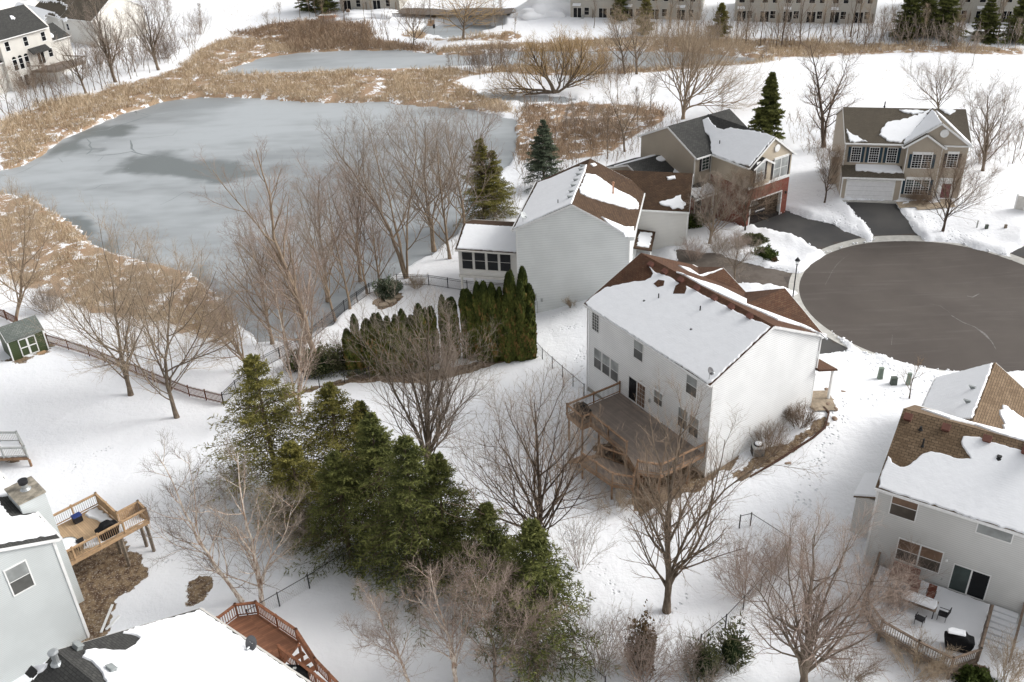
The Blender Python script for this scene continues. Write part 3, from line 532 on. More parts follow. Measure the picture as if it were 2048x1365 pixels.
# ================================================================== HOUSES
class House:
    def __init__(s, name, label, cat, x, y, a, z0, group=None, zb=None):
        s.x, s.y, s.a, s.z0 = x, y, a, z0; s.e1 = np.array([math.cos(a), math.sin(a), 0]); s.e2 = np.array([-math.sin(a), math.cos(a), 0])
        s.root = thing(name, label, cat, (x, y, z0), group)
    def p(s, a, t, z): return np.array([s.x, s.y, s.z0+z])+s.e1*a+s.e2*t
    def px(s, u, v, sp=None, tp=None):         # photo pixel -> (s, t, z) on a wall plane s=sp or t=tp
        P = on_plane(u, v, s.p(sp if sp is not None else 0, tp if tp is not None else 0, 0), s.e1 if sp is not None else s.e2)
        d = P-np.array([s.x, s.y, s.z0]); return float(d@s.e1), float(d@s.e2), float(d[2])
    def body(s, s0, s1, t0, t1, zb, E, R=None, o=.4, ax='s', mat='siding_white', name='wall', label=None):
        # gable prism with its ridge along s (ax='s') or along t
        if R is None: return MB().box(s.p(s0, t0, zb), s.e1*(s1-s0), s.e2*(t1-t0), (0, 0, E-zb)).build(name, mat, s.root, s.a, label=label)
        if ax == 's':
            tm = (t0+t1)/2; sl = (R-E)/((t1-t0)/2+o)
            pts = [s.p(s0, t0, zb), s.p(s0, t1, zb), s.p(s0, t1, E+o*sl-.1), s.p(s0, tm, R-.1), s.p(s0, t0, E+o*sl-.1)]; return MB().prism(pts, s.e1*(s1-s0)).build(name, mat, s.root, s.a, label=label)
        sm = (s0+s1)/2; sl = (R-E)/((s1-s0)/2+o)
        pts = [s.p(s0, t0, zb), s.p(s1, t0, zb), s.p(s1, t0, E+o*sl-.1), s.p(sm, t0, R-.1), s.p(s0, t0, E+o*sl-.1)]; return MB().prism(pts, s.e2*(t1-t0)).build(name, mat, s.root, s.a, label=label)
    def roof(s, s0, s1, t0, t1, E, R, o=.4, g=.15, ax='s', mat='shingle_brown', trim='white_trim', gut=(1, 1), rake=(1, 1), label=None, thick=.2, rk=.2):
        if ax == 's':
            tm = (t0+t1)/2; q = lambda a, b, z: s.p(a, b, z); lo, hi, m, c0, c1 = t0-o, t1+o, tm, s0-g, s1+g; ev = s.e1
        else:
            sm = (s0+s1)/2; q = lambda a, b, z: s.p(b, a, z); lo, hi, m, c0, c1 = s0-o, s1+o, sm, t0-g, t1+g; ev = s.e2
        pts = [q(c0, lo, E), q(c0, m, R), q(c0, hi, E), q(c0, hi, E-thick), q(c0, m, R-thick), q(c0, lo, E-thick)]
        ro = MB().prism(pts, ev*(c1-c0)).build('roof', mat, s.root, s.a, label=label)
        for k, (tt, sg) in enumerate(((lo, -1), (hi, 1))):
            if gut[k]:
                a = q(c0, tt+sg*.07, E-.1); b_ = q(c1, tt+sg*.07, E-.1); MB().beam(a, b_, .13, .15).build('gutter', trim, s.root)
        for k, c in enumerate((c0, c1)):
            if rake[k]:
                cc = c-.018 if k == 0 else c+.018; mb = MB()
                mb.beam(q(cc, lo, E-rk/2-.02), q(cc, m, R-rk/2-.02), .03, rk); mb.beam(q(cc, m, R-rk/2-.02), q(cc, hi, E-rk/2-.02), .03, rk); mb.build('rake_board', trim, s.root)
        n0 = np.cross(ev, q(c0, m, R)-q(c0, lo, E)); n0 = n0/np.linalg.norm(n0); n0 = n0 if n0[2] > 0 else -n0
        n1 = np.cross(ev, q(c0, m, R)-q(c0, hi, E)); n1 = n1/np.linalg.norm(n1); n1 = n1 if n1[2] > 0 else -n1
        return ro, (q(c0, lo, E), n0), (q(c0, hi, E), n1)
    def snow(s, plane, px, thick=.125, jit=.05, mat='roof_snow', world=None, step=.22):
        p0, n = plane; P = world if world is not None else [on_plane(u, v, p0+n*.04, n) for u, v in px]
        Q = []
        for a, b_ in zip(P, P[1:]+P[:1]):
            a = np.asarray(a, float); b_ = np.asarray(b_, float); L = np.linalg.norm(b_-a); k = max(1, int(L/step)); tv = (b_-a)/max(L, 1e-6); sv = np.cross(n, tv)
            for i in range(k): Q.append(a+(b_-a)*i/k+(sv*rng.normal(0, jit) if 0 < i else 0))
        Q = np.array(Q); c = Q.mean(0); Q = Q-np.outer((Q-p0)@n, n); ins = []
        nq = len(Q)
        A2 = sum(np.dot(n, np.cross(Q[i]-c, Q[(i+1) % nq]-c)) for i in range(nq)); sg = 1 if A2 > 0 else -1
        for i in range(nq):
            tv = Q[(i+1) % nq]-Q[i-1]; tv /= max(1e-6, np.linalg.norm(tv)); ins.append(Q[i]+sg*np.cross(n, tv)*thick*.55)
        ins = np.array(ins); mb = MB(); mb.v = [tuple(x+n*.004) for x in Q]+[tuple(x+n*thick*.75) for x in (Q*.6+ins*.4)]+[tuple(x+n*thick) for x in ins]
        for r in range(2):
            for i in range(nq):
                j = (i+1) % nq; f = (r*nq+i, r*nq+j, (r+1)*nq+j, (r+1)*nq+i); mb.f.append(f if sg > 0 else f[::-1])
        bx = np.cross(n, (0, 0, 1.)); bx = bx/np.linalg.norm(bx) if np.linalg.norm(bx) > 1e-3 else np.array([1., 0, 0]); by = np.cross(n, bx)
        tri = tessellate_polygon([[Vector((float(x@bx), float(x@by), 0)) for x in ins]])
        for t_ in tri:
            a, b_, c_ = (ins[k] for k in t_); f = tuple(2*nq+k for k in t_); mb.f.append(f if np.dot(np.cross(b_-a, c_-a), n) > 0 else f[::-1])
        return mb.build('roof_snow', mat, s.root)
    def wall(s, side, val):                    # wall frame: origin at z0, along (left to right seen from outside), outward normal
        if side == 'front': return s.p(0, val, 0), s.e1, -s.e2      # faces -t
        if side == 'back': return s.p(0, val, 0), -s.e1, s.e2
        if side == 'left': return s.p(val, 0, 0), -s.e2, -s.e1      # faces -s
        return s.p(val, 0, 0), s.e2, s.e1
    def win(s, wf, a, z, w, h, sash=True, grid=None, frame=.07, up='blind_light', dn='blind_grey', trim='white_trim', shut=None, name='window', parts=1, door=False, header=0, label=None, arch=False):
        o, al, out = wf; C = lambda x, zz, d: o+al*x+out*d+np.array([0, 0, zz]); mb = MB(); up_ = np.array([0, 0, 1.])
        fb = lambda x0, x1, z0, z1, d0=.0, d1=.05: mb.box(C(x0, z0, d0), al*(x1-x0), up_*(z1-z0), out*(d1-d0))
        if frame: fb(a-frame, a+w+frame, z+h, z+h+frame); fb(a-frame, a+w+frame, z-frame, z); fb(a-frame, a, z, z+h); fb(a+w, a+w+frame, z, z+h)
        if header: fb(a-frame-.02, a+w+frame+.02, z+h+frame+.002, z+h+frame+header, 0, .07)
        pw = w/parts
        for k in range(1, parts): fb(a+k*pw-.05, a+k*pw+.05, z, z+h, .0, .045)
        if sash:
            for k in range(parts): fb(a+k*pw+(.05 if k else 0), a+(k+1)*pw-(.05 if k < parts-1 else 0), z+h/2-.022, z+h/2+.022, .0, .038)
        if grid:
            gx, gy = grid
            for k in range(parts):
                for i in range(1, gx): x = a+k*pw+pw*i/gx; fb(x-.014, x+.014, z, z+h, .0, .033)
            for j in range(1, gy):
                if sash and abs(j/gy-.5) < .01: continue
                fb(a, a+w, z+h*j/gy-.014, z+h*j/gy+.014, .0, .0345)
        if not mb.v: fb(a, a+w, z+h, z+h+.02)
        f = mb.build(name, trim, s.root, label=label)
        def pane(x0, x1, z0, z1, mt): MB().box(C(x0, z0, .001), al*(x1-x0), up_*(z1-z0), out*.022).build('pane', mt, f)
        if sash: pane(a, a+w, z+h/2, z+h, up); pane(a, a+w, z, z+h/2, dn)
        elif door and parts > 1:
            pane(a, a+pw, z, z+h, up); pane(a+pw, a+w, z, z+h, dn)
        else: pane(a, a+w, z, z+h, up)
        if shut:
            for x in (a-frame-.32, a+w+frame+.03): MB().box(C(x, z-.05, 0), al*.29, up_*(h+.1), out*.04).build('shutter', shut, s.root)
        return f
    def winpx(s, side, val, tl, br, **k):
        kk = dict(sp=val) if side in ('left', 'right') else dict(tp=val)
        A = s.px(*tl, **kk); B = s.px(*br, **kk); ia = 1 if side in ('left', 'right') else 0; sg = -1 if side in ('back', 'left') else 1
        a0, a1 = sorted((sg*A[ia], sg*B[ia])); return s.win(s.wall(side, val), a0, B[2], a1-a0, A[2]-B[2], **k)
    def corners(s, pts, zb, zt, mat='white_trim', w=.12):
        for a, t in pts: MB().box(s.p(a-w/2, t-w/2, zb), s.e1*w, s.e2*w, (0, 0, zt-zb)).build('corner_board', mat, s.root)
    def found(s, s0, s1, t0, t1, zb, zt, mat='foundation'):
        MB().box(s.p(s0-.02, t0-.02, zb), s.e1*(s1-s0+.04), s.e2*(t1-t0+.04), (0, 0, zt-zb)).build('foundation', mat, s.root)
    def spout(s, a, t, z0, z1, mat='white_trim'): MB().beam(s.p(a, t, z0), s.p(a, t, z1), .09, .07, up=s.e1).build('downspout', mat, s.root)
    def vents(s, plane, pxs, mat, size=(.34, .34, .17), name='roof_vent'):
        p0, n = plane
        for u, v in pxs:
            P = on_plane(u, v, p0+n*.1, n); e = s.e1; f_ = np.cross(n, e)
            mb = MB(); mb.prism([P-e*size[0]/2-f_*size[1]/2-n*.1, P+e*size[0]/2-f_*size[1]/2-n*.1, P+e*size[0]/2+f_*size[1]/2-n*.1, P-e*size[0]/2+f_*size[1]/2-n*.1], n*(size[2]+.1))
            mb.prism([P-e*size[0]*.6-f_*size[1]*.6+n*size[2], P+e*size[0]*.6-f_*size[1]*.6+n*size[2], P+e*size[0]*.6+f_*size[1]*.6+n*size[2], P-e*size[0]*.6+f_*size[1]*.6+n*size[2]], n*.035)
            mb.build(name, mat, s.root, bevel=.02)
    def pipe(s, plane, px, h, r, mat='vent_black', cap=False, name='vent_pipe'):
        p0, n = plane; P = on_plane(px[0], px[1], p0, n); mb = MB(); mb.tube([P-np.array([0, 0, .1]), P+np.array([0, 0, h])], r, 10); mb.lathe(P-np.array([0, 0, .02]), [(r*2, 0), (r*1.3, .1)], 10)
        if cap: mb.lathe(P+np.array([0, 0, h-.02]), [(r*1.5, 0), (r*1.6, .1), (r*.9, .16)], 12)
        mb.build(name, mat, s.root)
def dish(label, base, face, r, mat='dish_grey', group=None, mast=.7, arm=True, logo=False):
    # satellite dish: mast, bowl, arm, feed
    base = np.asarray(base, float); t_ = thing('satellite_dish', label, 'satellite dish', base, group)
    c = base+np.array([0, 0, mast]); f = np.asarray(face, float); f /= np.linalg.norm(f)
    MB().tube([base-np.array([0, 0, .15]), base+np.array([0, 0, mast*.6]), c-f*.05], .025, 8).build('mast', 'galvanised', t_)
    MB().box(base-np.array([.12, .12, .02]), (.24, 0, 0), (0, .24, 0), (0, 0, .03)).build('foot_plate', 'galvanised', t_)
    u = np.cross(f, (0, 0, 1)); u /= np.linalg.norm(u); w = np.cross(u, f); V = []; F = []; n = 24; rings = 5
    for k in range(rings+1):
        q = r*k/rings; dz = .22*(q/r)**2*r
        for i in range(n): a = 2*math.pi*i/n; V.append(c+f*(dz+.05)+u*q*.9*math.cos(a)+w*q*1.05*math.sin(a))
    nb = len(V); V += [x-f*.02 for x in V]
    for k in range(rings):
        for i in range(n):
            j = (i+1) % n; F.append((k*n+i, k*n+j, (k+1)*n+j, (k+1)*n+i)); F.append((nb+k*n+j, nb+k*n+i, nb+(k+1)*n+i, nb+(k+1)*n+j))
    for i in range(n): j = (i+1) % n; F.append((rings*n+i, rings*n+j, nb+rings*n+j, nb+rings*n+i))
    o = fastmesh('dish_bowl', V, F, mat, t_, smooth=False)
    if arm:
        tip = c+f*r*1.05-w*r*.75; MB().tube([c-w*r*.9, c-w*r*1.05+f*.1, tip], .018, 6).build('feed_arm', 'galvanised', t_)
        MB().beam(tip-f*.02, tip-f*.2+w*.12, .12, .14).build('feed_horn', 'galvanised', t_, bevel=.02)
    if logo:
        cc = c+f*(.075); mb = MB()
        for x0, x1, y0, y1 in ((.06, .30, .06, .10), (-.24, -.19, -.05, .03), (-.16, -.11, -.05, .03), (-.08, -.04, -.05, .03)):
            mb.box(cc+u*x0*r+w*y0*r+f*(.05*r), u*(x1-x0)*r, w*(y1-y0)*r, f*.01)
        mb.build('dish_mark', 'white_trim', t_)
    return t_
def railing(root, a, b_, z=None, h=1.0, post=.1, wood='cedar', bal='dark_metal', bw=.022, sp=.13, posts=(1, 1), mid=None, cap=True, solid=False, slope=None, capw=.14, name='railing', picks=None):
    a = np.asarray(a, float); b_ = np.asarray(b_, float); d = b_-a; L = np.linalg.norm(d[:2]); n = max(1, round(L/(mid or 1.9))); up = np.array([0, 0, 1.])
    for i in range(n+1):
        if (i == 0 and not posts[0]) or (i == n and not posts[1]): continue
        q = a+d*i/n; mb = MB(); mb.beam(q-up*.05, q+up*(h+.06), post, post, up=d); mb.beam(q+up*(h+.06), q+up*(h+.11), post+.05, post+.05, up=d); mb.build('railing_post', wood, root, bevel=.008)
    mb = MB()
    mb.beam(a+up*h, b_+up*h, capw if cap else .05, .045); mb.beam(a+up*(h-.09), b_+up*(h-.09), .04, .08); mb.beam(a+up*.12, b_+up*.12, .04, .08)
    for q in (a+d*.01, b_-d*.01): mb.beam(q+up*.1, q+up*h, .035, .035, up=d)
    mb.build(name, wood, root)
    mb = MB(); k = int(L/sp)
    for i in range(1, k):
        q = a+d*i/k; w = sp*.96 if solid else bw; mb.beam(q+up*.08, q+up*(h-.06), w, bw if not solid else .02, up=np.cross(d, up))
    if k > 1: mb.build('balusters', bal, root)
def deck_floor(root, pts, z, mat='cedar_deck', rim='cedar', ang=0., thick=.05, rimh=.26, name='deck_floor'):
    P = [np.array([p[0], p[1], z]) for p in pts]; MB().prism([p-np.array([0, 0, thick]) for p in P], (0, 0, thick)).build(name, mat, root, ang)
    mb = MB(); c = sum(P)/len(P)
    for p, q in zip(P, P[1:]+P[:1]):
        mb.beam(p-np.array([0, 0, thick+rimh/2+.002]), q-np.array([0, 0, thick+rimh/2+.002]), .05, rimh)
    mb.build('rim_joist', rim, root)
def legs(root, pts, z, mat='cedar', w=.15, name='support_post'):
    for x, y in pts: g = gz1(x, y); MB().beam((x, y, g-.3), (x, y, z-.3), w, w, up=(1, 0, 0)).build(name, mat, root)
# ---------------------------------------------------------------- M: the white house in the middle
h = House('house', 'white two storey house with red brown roof and a wooden rear deck beside the cul-de-sac', 'house', 6.449, 69.665, -1.016, 0.)
HM = h; L_, W_, E_, R_ = 14.72, 11.03, 6.38, 9.25
h.body(0, L_, 0, W_, -3.6, E_, R_, mat='siding_white'); ro, PB, PF = h.roof(0, L_, 0, W_, E_, R_, mat='shingle_redbrown')
h.found(0, L_, 0, W_, -4, -1.95)
for sc, R2, hw in ((10.4, 8.53, 3.72), (3.5, 7.6, 2.6)):
    h.body(sc-hw, sc+hw, 7.2, W_+.25, -1.0, E_, R2, ax='t', mat='siding_white', name='gable_wall'); sc_h, P1, P2 = h.roof(sc-hw, sc+hw, 6.6 if sc > 5 else 8.3, W_+.25, E_+.02, R2, ax='t', mat='shingle_redbrown', rake=(0, 1), gut=(0, 0))
    if sc > 5: G1, G2 = P1, P2
    else: g1, g2 = P1, P2
h.snow(PB, [(1298,534),(1311,545),(1329,550),(1345,557),(1358,566),(1366,580),(1372,572),(1390,580),(1402,588),(1420,597),(1440,607),(1462,617),(1482,628),(1500,638),(1524,645),(1541,654),(1424,764),(1415,768),(1380,744),(1300,694),(1240,656),(1176,614),(1171,606),(1190,590),(1210,576),(1232,571),(1252,567),(1270,563),(1290,562),(1302,556),(1306,548)], jit=.025)
_p, _n = PB
def blot(hh, plane, px, mat, thick=.012):
    p0, n = plane; P = [on_plane(u, v, p0, n)+n*.128 for u, v in px]; MB().prism([p for p in P], n*thick).build('bare_shingles', mat, hh.root)
blot(h, PB, [(1347,590),(1352,574),(1362,568),(1372,570),(1374,580),(1370,590),(1358,590)], 'shingle_redbrown'); blot(h, PB, [(1308,570),(1318,562),(1330,564),(1328,574),(1316,577)], 'shingle_redbrown')
h.snow(PF, [(1353,545),(1366,549),(1400,569),(1440,588),(1480,606),(1520,623),(1556,640),(1600,652),(1640,668),(1650,676),(1655,680),(1640,668),(1606,650),(1560,628),(1500,603),(1440,574),(1400,562)], jit=.03)
h.snow(g2, [(1356,531),(1380,537),(1398,550),(1446,538),(1400,556),(1376,545)], jit=.02)
h.vents(PB, [(1302,531),(1330,545),(1362,562),(1394,578),(1429,598),(1463,616),(1500,635)], 'vent_red', (.42, .36, .2))
h.pipe(PB, (1317,599), .5, .05); h.pipe(PB, (1400,624), .5, .05); h.pipe(PB, (1290,603), .12, .13, name='roof_vent'); h.pipe(PB, (1384,660), .12, .13, name='roof_vent')
Wb = h.wall('front', 0); dk = dict(frame=.05, up='blind_light', dn='blind_grey')
h.win(Wb, .55, 4.15, .85, 1.65, sash=False, grid=(3, 6), up='blind_grey', frame=.04)
for a, z, w, hh in ((.85, .62, .95, 1.88), (1.98, .62, .95, 1.88), (3.12, .62, .95, 1.88), (5.96, 4.17, 1.05, 1.68), (12.06, 4.17, 1.1, 1.7), (8.58, 1.3, .95, 1.17), (11.42, .75, 1.0, 1.7), (12.64, .75, 1.0, 1.7)): h.win(Wb, a, z, w, hh, **dk)
f = h.win(Wb, 5.5, 0, 2.0, 2.07, sash=False, parts=2, door=True, up='glass_dark', dn='blind_brown', name='sliding_door')
mb = MB()
for i in range(1, 3): mb.beam(h.p(6.5+i/3, -.055, 0), h.p(6.5+i/3, -.055, 2.07), .02, .01, up=h.e1)
for j in range(1, 5): mb.beam(h.p(6.55, -.055, 2.07*j/5), h.p(7.5, -.055, 2.07*j/5), .01, .02)
mb.build('muntins', 'white_trim', f)
for a, z in ((7.0, 2.35), (8.85, 2.75)): MB().lathe(h.p(a, -.12, z), [(.05, 0), (.09, .05), (.07, .16), (.02, .2)], 10).build('wall_lamp', 'offwhite_trim', h.root)
MB().box(h.p(8.0, -.12, 1.0), h.e1*.16, h.e2*.12, (0, 0, .3)).build('meter_box', 'utility_grey', h.root)
h.spout(-.02, -.1, -2.6, 6.2); h.spout(14.76, 11.1, 3.2, 6.2); h.spout(14.7, 11.08, -.2, 2.9); h.corners([(L_, 0)], -2.4, 6.3)
MB().box(h.p(14.62, 10.95, 6.2), h.e1*.3, h.e2*.6, (0, 0, .22)).build('eave_return', 'white_trim', h.root)
# porch roof, posts and slab at the front corner
mb = MB(); A, B, C, D = h.p(11.5, 11.0, 3.5), h.p(15.1, 11.0, 3.5), h.p(15.1, 13.2, 2.75), h.p(11.5, 13.2, 2.75); mb.prism([A, B, C, D], (0, 0, -.18)); mb.build('porch_roof', 'shingle_redbrown', h.root, h.a)
MB().beam(h.p(11.5, 13.25, 2.63), h.p(15.15, 13.25, 2.63), .1, .2).build('gutter', 'white_trim', h.root)
h.snow((A, np.cross(B-A, D-A)/np.linalg.norm(np.cross(B-A, D-A))*(1 if np.cross(B-A, D-A)[2] > 0 else -1)), None, world=[h.p(11.6, 11.4, 3.4), h.p(11.6, 13.1, 2.8), h.p(13.2, 13.1, 2.8), h.p(12.6, 12., 3.1)])
for a, t in ((14.9, 12.95), (11.8, 12.95)): MB().beam(h.p(a, t, -.6), h.p(a, t, 2.6), .18, .18, up=h.e1).build('porch_post', 'white_trim', h.root)
MB().box(h.p(11.3, 11.0, -1.0), h.e1*3.9, h.e2*2.3, (0, 0, .85)).build('porch_slab', 'flagstone', h.root)
# rear deck
d = thing('deck', 'brown raised wooden deck with metal balusters behind the white middle house', 'deck', h.p(9, -2, -.15))
dp = [(4.35, -.02), (14.5, -.02), (14.5, -4.3), (13.2, -5.4), (11.0, -4.65), (6.45, -4.6), (6.4, -5.4), (4.35, -5.4)]; dw = [h.p(a, t, -.15) for a, t in dp]
deck_floor(d, dw[::-1], -.15, 'cedar_deck', 'cedar', h.a)
for i, j in ((0, 7), (7, 6), (6, 5), (5, 4), (4, 3), (3, 2), (2, 1)):
    if (i, j) in ((4, 3),): continue
    railing(d, dw[i], dw[j], wood='cedar', mid=2.2)
legs(d, [h.p(a, t, 0)[:2] for a, t in ((4.5, -5.3), (6.3, -5.3), (7.4, -4.5), (9.3, -4.5), (11., -4.5), (13.1, -5.2), (14.3, -4.2), (4.5, -2.5), (14.4, -1.5))], -.15)
# stairs with landing
lz = -1.15; lp = [(10.4, -6.9), (12.6, -6.9), (13.4, -5.6), (12.2, -5.0), (10.4, -5.6)]; lw = [h.p(a, t, lz) for a, t in ((9.0, -7.4), (12.3, -7.0), (13.5, -6.0), (12.6, -5.0), (11.2, -4.9), (9.3, -5.7))]
deck_floor(d, lw[::-1], lz, 'cedar_deck', 'cedar', h.a, name='stair_landing')
for i in range(5): 
    a = i/5; A = h.p(11.3+.25*i, -4.75-.02*i, -.35-.2*i); MB().box(A, h.e1*1.2, -h.e2*.3, (0, 0, .05)).build('stair_tread', 'cedar', d)
railing(d, lw[0], lw[1], wood='cedar', mid=1.8); railing(d, lw[1], lw[2], wood='cedar', posts=(0, 1)); railing(d, lw[5], lw[4], wood='cedar', mid=1.8); railing(d, lw[2], dw[3]+np.array([0, 0, -.1]), wood='cedar', posts=(0, 0))
legs(d, [p[:2] for p in (lw[1]+[.0, .15, 0], lw[2], lw[0]+[.1, .1, 0])], lz)
for i in range(7):
    A = h.p(8.95-.28*i, -7.3, lz-.18*(i+1)); MB().box(A, -h.e1*.3, h.e2*1.4, (0, 0, .05)).build('stair_tread', 'cedar', d)
def grill(label, P, ang, cover=True, snow=False, sc=1., lean=0):
    t_ = thing('grill', label, 'grill', P); P = np.asarray(P, float); e = np.array([math.cos(ang), math.sin(ang), 0]); f = np.array([-e[1], e[0], 0]); up = np.array([0, 0, 1.])
    prof = [(-.78, .62), (-.80, .95), (-.45, 1.02), (-.36, 1.2), (-.2, 1.28), (.2, 1.28), (.36, 1.2), (.45, 1.02), (.80, .95), (.78, .62), (.62, .04), (-.62, .04)]
    mb = MB(); mb.prism([P+sc*(e*a+up*z-f*.33) for a, z in prof], f*.66*sc); mb.build('cover', 'black_cover', t_, bevel=.06)
    mb = MB()
    for a in (-.45, .45):
        for b_ in (-.2, .2): mb.tube([P+sc*(e*a+f*b_), P+sc*(e*a+f*b_+up*.1)], .04, 8)
    mb.build('wheels', 'dark_metal', t_)
    if snow:
        mb = MB(); c = P+up*1.27*sc; mb.prism([c+e*a-f*.25 for a, in ((-.75,), (.25,))]+[c+e*.25+f*.25, c-e*.55+f*.28, c-e*.8+f*.05], up*.13); mb.build('snow_cap', 'snow', t_, bevel=.05)
    return t_
grill('black covered grill in the bumped out corner of the deck behind the white middle house', h.p(5.35, -4.6, -.15), h.a+.1)
dish('small satellite dish on the snowy roof edge of the white middle house', on_plane(1418, 762, *PB)+np.array([0, 0, .05]), (.55, -.55, .55), .3, 'dish_grey', mast=.75)
def ac(label, P, r=.42, hh=.85):
    t_ = thing('air_conditioner', label, 'air conditioner', P); P = np.asarray(P, float); mb = MB(); mb.box(P+[-r, -r*.9, .04], (2*r, 0, 0), (0, 1.8*r, 0), (0, 0, hh)); mb.build('casing', 'utility_grey', t_, bevel=.08)
    mb = MB()
    for k in range(14): z = .12+k*.05; mb.box(P+[-r-.012, -r*.8, z], (2*r+.024, 0, 0), (0, 1.6*r, 0), (0, 0, .018)); mb.box(P+[-r*.85, -r*.9-.012, z], (1.7*r, 0, 0), (0, 1.8*r+.024, 0), (0, 0, .018))
    mb.build('louvres', 'dark_metal', t_); mb = MB(); mb.lathe(P+[0, 0, hh+.04], [(r*.8, 0), (r*.82, .05), (r*.7, .08), (r*.3, .11)], 20); mb.build('fan_grille', 'dark_metal', t_); mb = MB(); mb.lathe(P+[0, 0, hh+.1], [(r*.62, .0), (r*.6, .06), (r*.3, .1)], 16); mb.build('snow_cap', 'snow', t_, smooth=True); return t_
g = on_ground(1514, 912); ac('grey air conditioner with snow on its fan beside the white middle house', g+[0, 0, .1], .45, .95)
# ---------------------------------------------------------------- B: white house with the gable wall towards us
h = House('house', 'pale white house with wide siding gable, brown roof and a rear sunroom near the pond', 'house', .876, 88.562, -.231, -1.); HB = h
h.body(0, 11.3, 0, 12.4, -5.2, 5.61, 8.68, ax='t', mat='siding_cool'); ro, PL, PR = h.roof(0, 11.3, 0, 12.4, 5.61, 8.68, ax='t', mat='shingle_brown', g=.12); h.corners([(0, 0), (11.3, 0)], -4.6, 5.6)
h.body(11.0, 16.5, 9.4, 18.2, -1.5, 4.6, 7.0, mat='siding_offwhite', name='garage_wall'); rw, W1, W2 = h.roof(8.0, 16.5, 9.4, 18.2, 4.55, 7.0, mat='shingle_brown', o=.35, rake=(0, 1)); h.corners([(16.5, 9.4)], -1., 4.6)
h.snow(PL, [(1143,408),(1147,398),(1152,385),(1158,372),(1164,358),(1170,344),(1174,330),(1150,336),(1125,347),(1100,358),(1076,366),(1062,392),(1048,418),(1030,455),(1026,458),(1060,444),(1100,426)], jit=.02)
h.snow(PR, [(1172,348),(1190,350),(1200,356),(1216,368),(1236,381),(1258,391),(1272,400),(1278,412),(1277,418),(1258,419),(1230,410),(1200,402),(1176,394),(1160,386),(1159,378),(1166,362)]); h.snow(PR, [(1180,328),(1188,327),(1194,331),(1186,333)], jit=.02); h.snow(PR, [(1202,434),(1225,444),(1250,454),(1268,454),(1268,474),(1250,474),(1246,466),(1220,450)], jit=.03)
h.snow(W1, [(1318,405),(1330,402),(1345,398),(1356,392),(1362,390),(1364,400),(1372,410),(1368,417),(1350,418),(1330,412)], jit=.10); h.snow(W1, [(1333,354),(1350,352),(1352,358),(1336,360)], jit=.05)
h.pipe(PR, (1226,390), 1.3, .09, 'pipe_copper', True, name='flue'); h.pipe(PL, (1116,409), .5, .045); h.vents(PL, [(1166,333),(1163,340),(1158,350),(1153,361),(1148,372),(1144,384),(1141,395)], 'vent_grey', (.5, .3, .12))
# sunroom on legs
h.body(-6.9, 0, 2.3, 9.3, -1.4, 2.0, 3.25, o=.35, mat='siding_offwhite', name='sunroom_wall'); rs, S1, S2 = h.roof(-6.9, .0, 2.3, 9.3, 2.0, 3.25, o=.35, g=.2, mat='shingle_brown', rake=(1, 0), trim='offwhite_trim')
h.snow(S1, None, world=[h.p(-6.95, 2.05, 2.03), h.p(-.1, 2.05, 2.03), h.p(-.05, 5.7, 3.24), h.p(-6.85, 5.7, 3.24)], jit=.02)
ws = h.wall('front', 2.3)
for k in range(4): h.win(ws, -6.5+1.38*k, -.35, 1.12, 2.0, up='glass_dark', dn='glass_dark', frame=.06, trim='offwhite_trim')
MB().box(h.p(-6.95, 2.2, -1.4), h.e1*6.95, h.e2*.08, (0, 0, .28)).build('rim_board', 'offwhite_trim', h.root)
for a, t in ((-6.75, 2.5), (-5.3, 2.5), (-6.75, 9.0), (-3., 9.)): MB().beam(h.p(a, t, -5.2), h.p(a, t, -1.4), .2, .2, up=h.e1).build('sunroom_post', 'offwhite_trim', h.root)
MB().box(h.p(-2.4, 4., -5), h.e1*2.4, h.e2*5, (0, 0, 3.6)).build('lower_wall', 'siding_offwhite', h.root)
h.spout(11.36, .1, -1.8, 5.5); h.spout(-.05, .1, 2.2, 5.4); MB().box(h.p(11.2, -.15, 5.2), h.e1*.6, h.e2*.5, (0, 0, .3)).build('eave_return', 'white_trim', h.root)
mb = MB(); A, B, C, D = h.p(11.3, 4.8, 2.1), h.p(13.2, 4.8, 1.9), h.p(13.2, 9.4, 1.9), h.p(11.3, 9.4, 2.1); mb.prism([A, B, C, D], (0, 0, -.16)); mb.build('porch_roof', 'shingle_brown', h.root, h.a+1.57)
_n = np.cross(B-A, D-A); _n /= np.linalg.norm(_n); h.snow((A, _n), None, world=[h.p(11.6, 5.2, 2.1), h.p(12.9, 5.2, 1.93), h.p(12.9, 8.8, 1.93), h.p(11.6, 8.6, 2.1)])
MB().beam(h.p(13.1, 5., -1.2), h.p(13.1, 5., 1.8), .14, .14, up=h.e1).build('porch_post', 'white_trim', h.root)
# meters on the gable wall
for px_, w, hh in (((1070, 594), .35, .75), ((1084, 600), .22, .4), ((1067, 607), .5, .35)):
    a, _, z = h.px(px_[0], px_[1], tp=0); MB().box(h.p(a-w/2, -.14, z-hh/2), h.e1*w, h.e2*.14, (0, 0, hh)).build('electric_meter', 'utility_grey', h.root, bevel=.02)
a, _, z = h.px(1075, 602, tp=0); MB().tube([h.p(a, -.1, -5.), h.p(a, -.1, z)], .03, 6).build('conduit', 'utility_grey', h.root)
dish('grey satellite dish at the lower left corner of the snowy roof above the sunroom', on_plane(1046, 446, *PL)+np.array([0, 0, .05]), (.6, -.5, .6), .4, 'dish_light', mast=.7)
